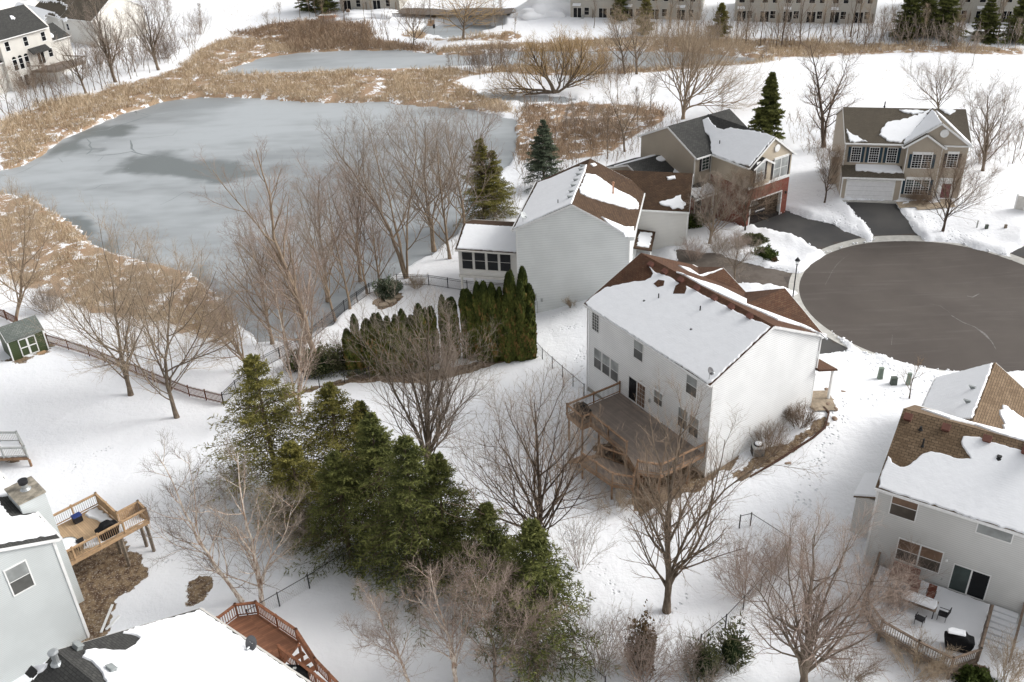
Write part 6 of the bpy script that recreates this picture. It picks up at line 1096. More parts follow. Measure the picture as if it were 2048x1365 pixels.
bank = [(20,235,150,2),(50,220,140,2),(78,212,130,3),(95,208,125,2),(62,228,150,3),(110,200,130,3),(125,205,130,3),(145,200,140,3),(190,182,110,2),(205,180,95,2),(215,178,110,3),(240,172,90,2),(262,160,80,2),(275,155,90,3),(300,148,80,3),(0,240,150,2),(320,60,5,2),(342,55,0,2),(270,145,70,2),(180,190,120,3),(240,120,60,3),(405,60,10,3)]
LB = ordered(bank, [(150, 'below the white house with arched windows'), (250, 'below the cream house'), (9999, 'around the rounded dark thicket')], 'small bare tree')
for i, (u, v, vt, k) in enumerate(bank): far_tree(k, u, v, vt, LB[i], 'saplings on the left pond bank', i*1.7)
mids = [(1150,290,210,3),(1180,300,215,3),(1215,320,230,2),(1130,280,220,3),(1300,230,160,2),(1275,255,180,3),(1440,255,190,3),(1820,140,95,3),(1880,180,140,3),(2025,330,250,2),(2040,300,220,2),(960,160,100,2),(900,165,110,3),(985,150,95,2),(940,150,95,2),(1210,160,110,2),(1330,130,70,2),(1530,125,85,3),(1420,110,60,2),(1235,200,140,2),(1180,180,130,3)]
LB = ordered(mids, [(1050, 'on the reed strip by the fallen willow'), (1350, 'in the brush behind the pale gabled house'), (1600, 'behind the tan brick house'), (9999, 'in the snow field round the beige house')], 'bare sapling')
for i, (u, v, vt, k) in enumerate(mids): far_tree(k, u, v, vt, LB[i], 'saplings right of the big pond', i*1.1)
# ---- bare shrubs: many stems from one foot
def shrub(label, u, v, h, w, seed, tw='twig_brown', stems=16, group=None, cat='shrub', name='bare_shrub', P=None, c2=6, c3=5, ang=.5, c4=2):
    r = np.random.default_rng(seed); b = gp(u, v) if P is None else np.asarray(P, float); t_ = thing(name, label, cat, b, group); n = stems
    az = r.uniform(0, 6.28, n); tilt = r.uniform(.05, 1, n)**.7*math.atan2(w/2, h*.8); d = np.stack([np.sin(tilt)*np.cos(az), np.sin(tilt)*np.sin(az), np.cos(tilt)], -1)
    S = b+np.stack([np.cos(az), np.sin(az), 0*az], -1)*r.uniform(0, w*.16, n)[:, None]-[0, 0, .1]; P1, R1 = grow(r, S, d, h*r.uniform(.7, 1.1, n), np.full(n, .02), 6, .02, .1); C = Tubes(); C.add(P1, R1, 4)
    P2, R2 = kids(r, P1, R1, c2, .2, 1., ang, lambda t, n_: h*(.18+.28*(1-t)), .6, .010, 3, .08, .12); C.add(P2, R2, 3); P3, R3 = kids(r, P2, R2, c3, .1, 1., ang, lambda t, n_: h*.13+.12+0*t, .6, .0075, 2, .05, .15); C.add(P3, R3, 3)
    if c4: P4, R4 = kids(r, P3, R3, c4, .2, 1., .6, lambda t, n_: .22+0*t, .7, .006, 2, .05, .1); C.add(P4, R4, 3)
    C.build('branches', tw, t_); return t_
for a in ((1488, 1195, 4.2, 4.4, 71, 'twig_red', 36, 'tall reddish bare shrub along the chain link fence left of the lower right house'), (1545, 1150, 3.0, 3.2, 72, 'twig_red', 24, 'smaller reddish bare shrub beside the chain link fence corner'),
          (1760, 1240, 4.8, 4.2, 73, 'twig_red', 40, 'reddish bare shrub at the left end of the snowy lower right deck'), (1700, 1360, 2.5, 3.6, 74, 'twig_brown', 26, 'low bare shrub at the bottom edge left of the lower right deck'), (1830, 1352, 2.6, 5.0, 75, 'twig_tan', 40, 'low tangled bare shrub under the front of the lower right deck'), (2010, 1372, 3., 3., 76, 'twig_tan', 26, 'bare shrub at the foot of the snowy stairs in the bottom right corner'),
          (1540, 905, 2.4, 3.2, 77, 'twig_brown', 30, 'tangled bare shrub against the gable wall of the white middle house, beside the air conditioner'), (1600, 855, 2.0, 3.2, 78, 'twig_brown', 40, 'dense bare shrub against the gable wall of the white middle house, by its front corner'),
          (1230, 1020, 1.6, 3.6, 79, 'twig_tan', 20, 'bare shrub under the stair landing of the middle deck'), (1330, 1020, 1.6, 3.6, 80, 'twig_tan', 20, 'bare shrub under the right end of the middle deck'), 
          (1200, 1345, 4.2, 4., 82, 'twig_grey', 34, 'bare shrub at the bottom centre left of the brownish evergreen'), (1290, 1365, 4.4, 4.5, 83, 'twig_red', 44, 'bare shrub at the bottom centre right of the chain link fence'), (1390, 1375, 3.6, 4., 84, 'twig_grey', 30, 'bare shrub at the bottom edge below the olive juniper'), (1060, 1350, 3.4, 4.5, 85, 'twig_red', 46, 'dense reddish bare shrub at the foot of the lowest spruce'), (1160, 1140, 4.5, 3., 86, 'twig_grey', 14, 'thin arching bare shrub right of the lowest spruce'),
          (610, 1090, 3.8, 5.6, 87, 'twig_grey', 36, 'dense grey bare shrub in front of the spruces, right of the birches'), (470, 1000, 3.2, 4., 88, 'twig_grey', 26, 'grey bare shrub at the left foot of the leftmost spruce'), (400, 70, 5., 7., 89, 'twig_brown', 40, 'brown bare thicket at the top left beyond the reeds'), (325, 120, 5., 9., 90, 'twig_dark', 60, 'rounded dark thicket on the left pond bank'),
          (100, 625, 3., 5., 91, 'twig_grey', 60, 'low grey bare shrub right of the green shed'), (453, 405+440-300, .1, .1, 92, 'twig_grey', 0, ''), (1000, 125, 4.5, 7., 93, 'twig_brown', 40, 'brown bare thicket left of the fallen willow'), (960, 140, 4.2, 6., 94, 'twig_dark', 36, 'dark bare thicket at the end of the middle reed strip'), (1205, 150, 4.5, 7, 95, 'twig_brown', 36, 'brown bare thicket right of the fallen willow'),
          (1690, 300, 3., 4., 96, 'twig_grey', 36, 'grey bare shrub at the back corner of the beige house'), (1838, 405, 1.3, 3.4, 97, 'twig_brown', 50, 'low clipped bare shrub under the triple window of the beige house'), (845, 400+12, .1, .1, 98, 'twig_grey', 0, ''), (1143, 617, 1.1, 1.1, 99, 'twig_tan', 10, 'small bare shrub at the gable wall of the pale house'), (833, 579, 1.7, 2., 100, 'twig_tan', 22, 'pale bare shrub inside the black fence'),
          (1385, 520, 2.2, 2.6, 101, 'twig_red', 26, 'pinkish bare shrub at the driveway corner of the pale gabled house'), (1435, 505, 2., 3., 102, 'twig_grey', 26, 'grey bare shrub on the snow bed between the driveways'), (1475, 500, 1.6, 3., 103, 'twig_red', 24, 'low bare shrub left of the clipped yews'), (690, 725, 3., 4., 104, 'twig_brown', 34, 'bare shrub among the left end of the arborvitae hedge'), (905, 745, 2., 3.5, 105, 'twig_red', 34, 'reddish bare shrub at the foot of the hedge behind the grey vase shaped tree'),
          (1960, 330, 2.4, 3., 106, 'twig_brown', 26, 'brown bare shrub by the right end of the beige house'), (660, 55, 3.5, 6., 107, 'twig_red', 26, 'reddish bare shrub beside the orange planter'), (200, 130, 4., 5., 108, 'twig_brown', 30, 'bare shrub in front of the cream house at the top left'), (60, 180, 3.2, 6., 109, 'twig_brown', 44, 'brown bare shrub under the pale raised deck at the top left')):
    if a[6]: shrub(a[7], a[0], a[1], a[2], a[3], a[4], a[5], a[6])
# ---- scrub too dense to count
def scrub(name, label, polys, dens, h, mat, seed, c=5, rad=.02, c2=3):
    r = np.random.default_rng(seed); S = []
    for P in polys:
        P = np.array([gp(*p)[:2] for p in P]); x0, y0 = P.min(0); x1, y1 = P.max(0); n = int((x1-x0)*(y1-y0)*dens); X = r.uniform(x0, x1, n); Y = r.uniform(y0, y1, n); k = (sdf(P, X, Y)+1.5*lump(X, Y, 3.) < 0) & (lump(X, Y, 4.)+.4*r.normal(0, 1, n) > -.3); S.append(np.stack([X[k], Y[k], gz(X[k], Y[k])-.1], -1))
    S = np.concatenate(S); n = len(S); d = nrm(r.normal(0, .28, (n, 3))*[1, 1, 0]+[0, 0, 1.]); C = Tubes(); P1, R1 = grow(r, S, d, h*r.uniform(.4, 1.15, n), np.full(n, rad), 5, .01, .1); C.add(P1, R1, 3)
    P2, R2 = kids(r, P1, R1, c, .25, 1., .55, lambda t, n_: h*(.14+.25*(1-t)), .6, rad*.45, 3, .08, .12); C.add(P2, R2, 3); P3, R3 = kids(r, P2, R2, c2, .1, 1., .55, lambda t, n_: h*.12+0*t, .7, rad*.32, 2, .05, .12); C.add(P3, R3, 3)
    o = fastmesh(name, np.concatenate(C.V), np.concatenate(C.F), mat); tag(o, label, 'scrub', kind='stuff'); return o
scrub('scrub', 'grey bare scrub in the band before the far row houses', [[(1290, 92), (1640, 96), (2048, 106), (2048, 60), (1740, 58), (1450, 62), (1300, 66)]], 1.1, 5.5, 'twig_grey', 501, rad=.07, c=4, c2=2)
scrub('scrub', 'brown bare scrub around the fallen willow and reed strips', [[(900, 128), (1060, 118), (1240, 128), (1290, 150), (1230, 180), (1000, 168), (930, 160)], [(560, 62), (760, 70), (840, 96), (800, 100), (600, 92)], [(760, 40), (840, 46), (830, 66), (760, 60)]], .6, 3.8, 'twig_brown', 502, rad=.05, c=6)
scrub('scrub', 'bare scrub covering the snowy left pond bank below the top left houses', [[(-20, 250), (60, 222), (200, 180), (330, 135), (400, 100), (380, 60), (300, 70), (200, 130), (100, 175), (0, 200)]], .5, 4.2, 'twig_brown', 503, rad=.045, c=6)
scrub('scrub', 'tangled bare scrub between the pond ice and the yard fences', [[(380, 700), (470, 640), (560, 610), (680, 575), (760, 545), (790, 560), (700, 620), (620, 700), (560, 760), (470, 770)], [(860, 530), (930, 450), (1000, 400), (1040, 400), (1020, 440), (930, 520)]], 1.0, 3.2, 'twig_grey', 504, rad=.026, c=6)
scrub('scrub', 'brown thorny scrub between the big pond and the tan brick house', [[(1040, 215), (1180, 205), (1340, 225), (1360, 260), (1290, 310), (1200, 335), (1060, 400), (1030, 340)], [(1560, 240), (1680, 240), (1700, 300), (1640, 330), (1600, 300)], [(1900, 290), (2048, 260), (2048, 330), (1940, 340)]], .9, 2.6, 'twig_brown', 505, rad=.03, c=6)
# ---- conifers
def conifer(label, base, H, R, seed, mat='needle_green', nb=None, droop=.25, dens=1., group=None, name='spruce', bare=.0, card=(.30, .065), thin=1.0, tips=None):
    r = np.random.default_rng(seed); b = np.asarray(base, float); t_ = thing(name, label, 'tree', b, group); MB().tube([b-[0, 0, .3], b+[0, 0, H*.5], b+[0, 0, H*.98]], [.028*H*.6+.05, .02*H*.5, .01], 8).build('trunk', 'bark_pine', t_)
    nb = nb or int(17*H*dens); z = (bare+(1-bare)*r.uniform(0, 1, nb)**.82)*H*.97; az = np.arange(nb)*2.399+r.normal(0, .3, nb); L = R*1.12*(1-z/H)**.95*r.uniform(.6, 1.15, nb)*(1-.25*np.clip((.1-z/H)/.1, 0, 1))+.05
    el = r.normal(.12, .1, nb)+.5*(z/H); d = np.stack([np.cos(az)*np.cos(el), np.sin(az)*np.cos(el), np.sin(el)], -1); S = b+np.stack([0*z, 0*z, z], -1)
    n = 6; P = np.empty((nb, n+1, 3)); P[:, 0] = S; dd_ = d.copy()
    for k in range(n): dd_ = nrm(dd_+[0, 0, -droop*(.5 if k < 3 else -.15)]+r.normal(0, .04, (nb, 3))); P[:, k+1] = P[:, k]+dd_*(L/n)[:, None]
    C = Tubes(); C.add(P, np.linspace(.03, .008, n+1)[None]*np.clip(L/2, .4, 1.2)[:, None], 4); C.build('limbs', 'bark_pine', t_)
    # side twigs alternate left/right, hanging slightly
    ns = 24; t = np.linspace(.12, 1., ns)[None]+r.normal(0, .02, (nb, ns)); q, tg = samp(P, np.clip(t, 0, 1)); side = nrm(np.cross(tg, [0, 0, 1.])); sgn = np.where(np.arange(ns)[None] % 2 == 0, 1, -1)[..., None]
    sl = (L[:, None]*.34*(1.15-t)+.16)*r.uniform(.6, 1.3, (nb, ns)); sd_ = nrm(tg*.75+side*sgn+r.normal(0, .15, tg.shape)+[0, 0, -.18]); cw = 7
    f = np.linspace(.1, 1, cw)[None, None]; c = q[:, :, None]+sd_[:, :, None]*(sl[..., None]*f)[..., None]+r.normal(0, .03, (nb, ns, cw, 3)); c = c.reshape(-1, 3)
    kd = np.repeat(sd_.reshape(-1, 3), cw, 0); m = len(c); keep = r.uniform(0, 1, m) < thin; c = c[keep]; kd = kd[keep]; m = len(c)
    ax = nrm(kd+r.normal(0, .45, (m, 3))+[0, 0, .05]); wd = nrm(np.cross(ax, r.normal(0, 1, (m, 3)))); l = card[0]*r.uniform(.6, 1.3, m)[:, None]*(.75+.03*H)*(1-.45*np.clip((c[:, 2:3]-b[2])/H, 0, 1)**2); w = card[1]*r.uniform(.7, 1.3, m)[:, None]
    V = np.stack([c-ax*l*.35, c+wd*w*.5, c+ax*l*.65, c-wd*w*.5], 1).reshape(-1, 3); F = np.arange(m*4).reshape(-1, 4)
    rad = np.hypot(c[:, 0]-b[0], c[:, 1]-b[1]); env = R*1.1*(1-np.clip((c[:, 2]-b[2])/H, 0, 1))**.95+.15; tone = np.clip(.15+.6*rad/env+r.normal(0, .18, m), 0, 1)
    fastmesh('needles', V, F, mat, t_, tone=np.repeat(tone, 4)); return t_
def Cn(label, b, top, wpx, seed, **k):
    base = gp(*b); P = on_y(top[0], top[1], base[1]); H = P[2]-base[2]; sc = FPX/np.dot(base-O, _f); return conifer(label, base, H, wpx/2/sc, seed, **k)
Gs = 'spruces in the middle of the yards'
Cn('olive open branched spruce, leftmost of the yard row, rising beside the black fence corner', (560, 985), (508, 705), 340, 201, mat='needle_olive', group=Gs, thin=.8, card=(.28, .06), dens=.95, bare=.06)
Cn('olive open branched spruce, second from the left in the yard row', (690, 985), (650, 765), 300, 202, mat='needle_olive', group=Gs, thin=.85, card=(.28, .06))
Cn('dark green spruce of the yard row behind the grey bare shrub', (775, 1090), (752, 820), 270, 203, group=Gs, dens=.95, thin=.8)
Cn('dark green spruce of the yard row, tallest in its middle', (840, 1160), (812, 868), 320, 204, group=Gs, dens=.95, thin=.75)
Cn('dark green spruce of the yard row, right of the tallest', (895, 1140), (878, 905), 260, 205, group=Gs, dens=.95, thin=.75)
Cn('dark green spruce of the yard row with its top on the open snow, second lowest', (985, 1200), (962, 1005), 240, 206, group=Gs, thin=.8)
Cn('olive spruce of the yard row, lowest and farthest right', (1072, 1325), (1044, 1038), 300, 207, mat='needle_green', group=Gs, thin=.9)
Cn('dark spruce with sparse lower branches behind the second olive spruce', (740, 960), (745, 800), 150, 208, group=Gs, thin=.6)
Cn('dark spruce half hidden behind the birches, low in the yard row', (700, 1110), (680, 900), 240, 209, group=Gs, thin=.7)
Cn('low shaded spruce between the two olive spruces, behind the birch crowns', (610, 1060), (600, 880), 230, 214, mat='needle_olive', group=Gs, thin=.7)
Cn('tall olive spruce immediately left of the sunroom', (968, 440), (940, 275), 130, 210, mat='needle_olive', thin=.8)
Cn('olive spruce half hidden behind the tall one left of the sunroom', (990, 435), (972, 300), 110, 211, mat='needle_olive', thin=.8)
Cn('blue green spruce behind the snowy roof of the pale gabled house', (1088, 378), (1083, 238), 100, 212, mat='needle_blue', dens=1.2)
Cn('dark green spruce between the tan brick house and the beige house', (1530, 288), (1541, 142), 78, 213, dens=1.2, card=(.45, .14))
for k, (b, tp, w, lb) in enumerate((((1813, 75), (1800, -30), 75, 'dark spruce of the top right group, leftmost'), ((1845, 72), (1850, -35), 70, 'dark spruce of the top right group, second from the left'), ((1885, 78), (1895, -30), 85, 'dark spruce of the top right group, third from the left'), ((1968, 80), (1975, -10), 65, 'brownish spruce near the top right corner'), ((2035, 82), (2030, -20), 75, 'dark spruce at the top right corner'), ((1440, 70), (1440, 5), 52, 'single spruce with a snowy top between the far row houses'), ((1240, 40), (1240, -40), 40, 'spruce before the leftmost far row house block'), ((1290, 68), (1290, -20), 40, 'golden spruce before the leftmost far row house block'), ((620, 22), (620, -60), 60, 'dark spruce at the top edge left of the small far row house'), ((655, 26), (655, -55), 55, 'dark spruce at the top edge nearest the small far row house'), ((252, 44), (250, -30), 60, 'olive spruce behind the cream house at the top left'))):
    Cn(lb, b, tp, w, 220+k, mat='needle_green' if k not in (5, 7, 10) else 'needle_olive', card=(.5, .13), group='far evergreen trees')
# ---- arborvitae columns
def column_mesh(seed, H, R, n=4200, mat='arborvitae'):
    r = np.random.default_rng(seed); t_ = thing('arborvitae', 'x', 'evergreen', (0, 0, 0)); prof = lambda f: np.where(f < .12, .8+.2*f/.12, np.where(f < .82, 1.-.12*f, (np.clip(1-(f-.82)/.18, 0, 1))**.5*.9))
    f = r.uniform(0, 1, n); az = r.uniform(0, 6.28, n); lob = 1+.12*np.sin(az*3+f*9+seed)+.08*np.sin(f*23+az*2); rr = R*prof(f)*lob*r.uniform(.72, 1.04, n)
    c = np.stack([rr*np.cos(az), rr*np.sin(az), f*H], -1); ax = nrm(np.stack([.32*np.cos(az), .32*np.sin(az), np.ones(n)], -1)+r.normal(0, .22, (n, 3))); wd = nrm(np.cross(ax, np.stack([np.cos(az), np.sin(az), 0*az], -1)+r.normal(0, .5, (n, 3))))
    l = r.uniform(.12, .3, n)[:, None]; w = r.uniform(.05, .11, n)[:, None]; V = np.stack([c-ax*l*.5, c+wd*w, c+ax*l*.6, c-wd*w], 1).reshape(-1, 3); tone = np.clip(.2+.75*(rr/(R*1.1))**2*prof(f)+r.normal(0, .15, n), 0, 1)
    fastmesh('foliage', V, np.arange(n*4).reshape(-1, 4), mat, t_, tone=np.repeat(tone, 4)); mb = MB(); mb.lathe((0, 0, 0), [(R*.5, .1), (R*.78, .1*H), (R*.8, .55*H), (R*.5, .8*H), (.02, .96*H)], 12); mb.build('stem', 'yew', t_); return t_  # dark core filling the column behind its foliage flakes, not a stem
AV = [column_mesh(301, 4., .42), column_mesh(302, 4., .5), column_mesh(303, 4., .38)]; AVU = [False]*3
hedge = [(1062,708,1070-10,560),(1050,702,1042,545),(1045,716,1020,570),(1028,716,1016,553),(1018,718,1000,578),(1005,715,990,565),(990,716,983,568),(975,716,966,570),(962,716,955,566),(948,715,938,573),(940,690,931,585),(935,712,925,583),(912,712,905,586),(905,690,900,592),(893,712,885,598),(1022,690,1017,540),(870,720,876,602),(860,728,878,590),(848,735,845,600),(832,735,838,608),(815,738,822,612),(802,740,812,610),(786,742,788,608),(770,742,772,620),(762,742,762,612),(745,742,741,622),(722,742,716,620),(705,745,700,640),(1060,712,1055,600)]
_t = [i for i in range(len(hedge)) if i < 16 or i == 28]; _s2 = [i for i in range(len(hedge)) if i not in _t]; HL_ = {}
for k, i in enumerate(sorted(_t, key=lambda i: hedge[i][2])): HL_[i] = 'tall arborvitae column, %s from the left in the taller end of the hedge' % ORD[k]
for k, i in enumerate(sorted(_s2, key=lambda i: hedge[i][2])): HL_[i] = 'short arborvitae column, %s from the left in the lower end of the hedge' % ORD[k]
for i, (u, v, ut, vt) in enumerate(hedge):
    b = gp(u, v+6); P = on_y(ut, vt, b[1]); H = max(2.2, P[2]-b[2]); k = i % 3; o = AV[k] if not AVU[k] else copy_tree(AV[k]); AVU[k] = True; o.location = tuple(b-[0, 0, .1]); H *= random.uniform(.9, 1.06)*(1. if i < 16 or i == 28 else .9); wsc = (1.15 if i < 16 else 1.2)*random.uniform(.85, 1.12)
    ln = (P[0]-b[0])/H; o.scale = (wsc, wsc, H/4.); o.rotation_euler = (0, 0, i*1.1)
    tall = i < 16 or i == 28; o['label'] = HL_[i]; o['category'] = 'evergreen'; o['group'] = 'tall arborvitae of the hedge' if i < 16 or i == 28 else 'short arborvitae of the hedge'
def bush(label, b, h, w, seed, mat='yew', n=2600, group=None, name='evergreen_shrub', card=(.22, .07), P=None):
    r = np.random.default_rng(seed); p = gp(*b) if P is None else P; t_ = thing(name, label, 'evergreen shrub', p, group); az = r.uniform(0, 6.28, n); el = np.arcsin(r.uniform(-.1, 1, n)); lob = 1+.2*np.sin(az*3+seed)+.18*np.sin(el*5+az*2+seed); q = lob*r.uniform(.6, 1.04, n)
    d = np.stack([np.cos(az)*np.cos(el), np.sin(az)*np.cos(el), np.sin(el)], -1); c = p+d*q[:, None]*[w/2, w/2, h]*.9+[0, 0, .05]; ax = nrm(d+r.normal(0, .5, (n, 3))); wd = nrm(np.cross(ax, r.normal(0, 1, (n, 3)))); l = card[0]*r.uniform(.6, 1.3, n)[:, None]; wv = card[1]*r.uniform(.7, 1.3, n)[:, None]
    V = np.stack([c-ax*l*.4, c+wd*wv, c+ax*l*.6, c-wd*wv], 1).reshape(-1, 3); fastmesh('foliage', V, np.arange(4*n).reshape(-1, 4), mat, t_, tone=np.repeat(np.clip(.1+.7*q+r.normal(0, .15, n), 0, 1), 4)); MB().lathe(p, [(w*.1, -.1), (w*.3, h*.3), (w*.12, h*.6)], 8).build('stem', 'yew', t_); return t_  # dark core filling the bush behind its foliage flakes
bush('rounded blue green juniper inside the black fence', (778, 588), 1.8, 3.2, 401, 'needle_blue', 3600)
bush('clipped dark green yew in the snow bed, larger one', (1530, 518), 1.3, 2.6, 402, 'yew'); bush('flat olive yew behind the larger clipped one in the snow bed', (1510, 485), .8, 2.6, 403, 'juniper'); bush('rust coloured low shrub at the right foot of the clipped yew', (1547, 526), .5, 1.0, 404, 'arbor_brown', 700); bush('dark yew dusted with snow at the brick house porch', (1385, 453), 1.5, 2.4, 405, 'yew'); bush('small dark yew right of the porch post of the brick house', (1412, 445), 1.1, 1.6, 406, 'yew', 1200)
bush('tall brownish evergreen at the bottom centre among bare stems', (1283, 1330), 4.4, 2.0, 407, 'arbor_brown', 1700); bush('olive drooping evergreen at the bottom, left part of a pair', (1405, 1350), 3.2, 2.3, 408, 'juniper', 1200, card=(.34, .045)); bush('olive drooping evergreen at the bottom, right part of a pair', (1462, 1325), 3.6, 2.4, 409, 'juniper', 1300, card=(.34, .045)); bush('dark green shrub in shade under the lower right deck', (1945, 1372), 1.2, 2.4, 410, 'yew')
bush('olive green shrub at the left end of the hedge behind the second spruce', (650, 745), 2.8, 4.2, 411, 'juniper', 4200); bush('dark olive shrub between the black fence and the short arborvitae', (605, 735), 2.2, 3.0, 412, 'yew', 2600); bush('dark spreading shrub below the vase shaped tree beside the low fence', (700, 735), 2.6, 3.2, 413, 'juniper', 3000)
# ================================================================== FENCES AND SMALL THINGS
def fence(label, pxs, kind, name='fence', dz=0., pts=None):
    P = pts or [gp(*p) for p in pxs]; t_ = thing(name, label, 'fence', P[0]); up = np.array([0, 0, 1.]); pm, rl, h, sp, bw = {'iron': ('dark_metal', 'dark_metal', 1.3, .12, .018), 'picket': ('fence_brown', 'fence_brown', 1.15, .15, .07), 'chain': ('dark_metal', 'dark_metal', 1.2, 0, 0)}[kind]; pk = MB(); rr = MB(); seen = set()
    for a, b_ in zip(P[:-1], P[1:]):
        L = np.linalg.norm(b_-a); n = max(1, round(L/2.4))
        for i in range(n):
            q0 = a+(b_-a)*i/n; q1 = a+(b_-a)*(i+1)/n; q0[2] = gz1(q0[0], q0[1])+.1+dz; q1[2] = gz1(q1[0], q1[1])+.1+dz
            MB().beam(q0-up*.2, q0+up*(h+.1), .07 if kind != 'picket' else .11, .07 if kind != 'picket' else .11, up=(1, 0, 0)).build('post', pm, t_)
            for z in ((h, h-.2, .12) if kind == 'iron' else (h-.12, .25) if kind == 'picket' else (h,)): rr.beam(q0+up*z, q1+up*z, .035, .035 if kind != 'picket' else .08)
            if sp:
                m = int(np.linalg.norm(q1-q0)/sp)
                for k in range(m): p = q0+(q1-q0)*(k+.5)/m; pk.beam(p+up*.05, p+up*(h+(.0 if kind == 'iron' else .04)), bw, .018, up=np.cross(q1-q0, up))
            else:
                u = (q1-q0); m = int(np.linalg.norm(u)/.16)
                for k in range(m):
                    for s_ in (1, -1):
                        a0 = q0+u*(k+.5)/m; e0 = a0+u/np.linalg.norm(u)*.55*s_; pk.beam(a0+up*.05, e0+up*h*.98, .006, .006, up=np.cross(u, up))
    MB().beam(P[-1]-up*.2, P[-1]+up*(h+.2), .08, .08, up=(1, 0, 0)).build('post', pm, t_); rr.build('rail', rl, t_); pk.build('pickets' if sp else 'wire_mesh', pm if sp else 'grey_metal', t_); return t_
fence('brown wooden picket fence running from the green shed to the black fence', [(98, 690), (180, 715), (275, 752), (380, 795), (448, 812)], 'picket')
fence('brown picket fence behind and left of the green shed', [(-20, 628), (15, 642), (40, 655)], 'picket')
fence('black metal fence along the pond edge from the brown picket fence to the sunroom', [(449, 812), (520, 742), (600, 700), (690, 625), (740, 590), (795, 572), (858, 573), (935, 585), (1010, 590)], 'iron')
fence('chain link fence along the back of the low hedge', [(449, 814), (560, 793), (640, 778), (690, 766), (740, 760)], 'chain')
fence('chain link fence between the hedge and the white middle house', [(1067, 700), (1085, 722), (1125, 758), (1168, 795)], 'chain')
fence('chain link fence from the spruces to the red brown deck', [(720, 1112), (690, 1135), (620, 1180), (560, 1215), (500, 1250)], 'chain')
fence('chain link fence left of the lower right house, bent at its gate', [(1478, 1060), (1500, 1055), (1577, 1105), (1520, 1185), (1450, 1260), (1400, 1300)], 'chain')
fence('short chain link fence at the bottom centre edge', [(1145, 1330), (1150, 1335), (1210, 1385)], 'chain')
P = [gp(2028, 421), gp(2046, 425), gp(2064, 429)]; t_ = thing('fence', 'white solid fence panel at the right edge beyond the cul-de-sac', 'fence', P[0])
for p in P: MB().beam(p, p+[0, 0, 1.9], .13, .13, up=(1, 0, 0)).build('post', 'white_trim', t_)
for a, b_ in zip(P[:-1], P[1:]): MB().beam(a+[0, 0, .95], b_+[0, 0, .95], .05, 1.6).build('panel', 'offwhite_trim', t_)
# green shed
A = on_z(27.3, 722.6, -4.2); B = on_z(97, 697, -4.2); a_ = math.atan2(B[1]-A[1], B[0]-A[0]); LS = float(np.hypot(*(B-A)[:2])); h = House('shed', 'green garden shed with white trimmed double doors at the left edge', 'shed', A[0], A[1], a_, -4.25)
h.body(0, LS, 0, 2.9, -.3, 2.3, 3.25, o=.15, mat='siding_green'); h.roof(0, LS, 0, 2.9, 2.3, 3.3, o=.15, g=.1, mat='shingle_greygreen', thick=.1, gut=(0, 0), rk=.12); wf = h.wall('front', 0); h.corners([(0, 0), (LS, 0)], 0, 2.25, w=.12)
MB().box(h.p(0, -.04, 2.12), h.e1*LS, h.e2*.06, (0, 0, .14)).build('fascia', 'white_trim', h.root)
for k in range(2):
    x = LS*.27+k*LS*.24; mb = MB()
    for x0, x1, z0, z1 in ((0, LS*.24, 1.95, 2.05), (0, LS*.24, .1, .2), (0, LS*.24, 1.02, 1.12), (0, .09, .1, 2.05), (LS*.24-.09, LS*.24, .1, 2.05)): mb.box(h.p(x+x0, -.06+.002*k, z0), h.e1*(x1-x0), h.e2*.05, (0, 0, z1-z0))
    mb.build('shed_door', 'white_trim', h.root)
MB().box(h.p(.8, -.5, -.2), h.e1*2.2, h.e2*.5, (0, 0, .22)).build('step', 'tan_wood', h.root)
# little deck at the left edge
d = thing('deck', 'small brown deck with pale railings at the left edge below the shed', 'deck', on_z(20, 915, -3.)); z_ = -2.6; c = [on_z(u, v, z_) for u, v in ((-40, 884), (40, 884), (56, 914), (-40, 917))]; deck_floor(d, c[::-1], z_, 'cedar_deck', 'cedar'); House.snow(type('q', (), {'root': d}), (c[0], np.array([0, 0, 1.])), None, thick=.08, world=[p+(sum(c)/4-p)*.06 for p in c], jit=.03, mat='snow')
for i, j in ((0, 1), (1, 2), (2, 3)): railing(d, c[i], c[j], wood='utility_grey', bal='offwhite_trim', bw=.03, sp=.14)
legs(d, [p[:2] for p in c], z_)
# street lamp
b = gp(1582, 622); P = on_y(1599, 515, b[1]); Hh = P[2]-b[2]; t_ = thing('street_lamp', 'black lantern topped street lamp at the edge of the cul-de-sac', 'street lamp', b); MB().tube([b-[0, 0, .2], b+[0, 0, .5], b+[0, 0, Hh-.75]], [.10, .065, .05], 10).build('post', 'dark_metal', t_); MB().lathe(b+[0, 0, Hh-.78], [(.06, 0), (.13, .05), (.08, .1)], 10).build('collar', 'dark_metal', t_)
MB().lathe(b+[0, 0, Hh-.68], [(.11, 0), (.19, .35)], 8).build('lantern_glass', 'lamp_glass', t_); MB().lathe(b+[0, 0, Hh-.33], [(.26, 0), (.24, .05), (.12, .22), (.05, .26), (.04, .34)], 8).build('lantern_cap', 'dark_metal', t_)
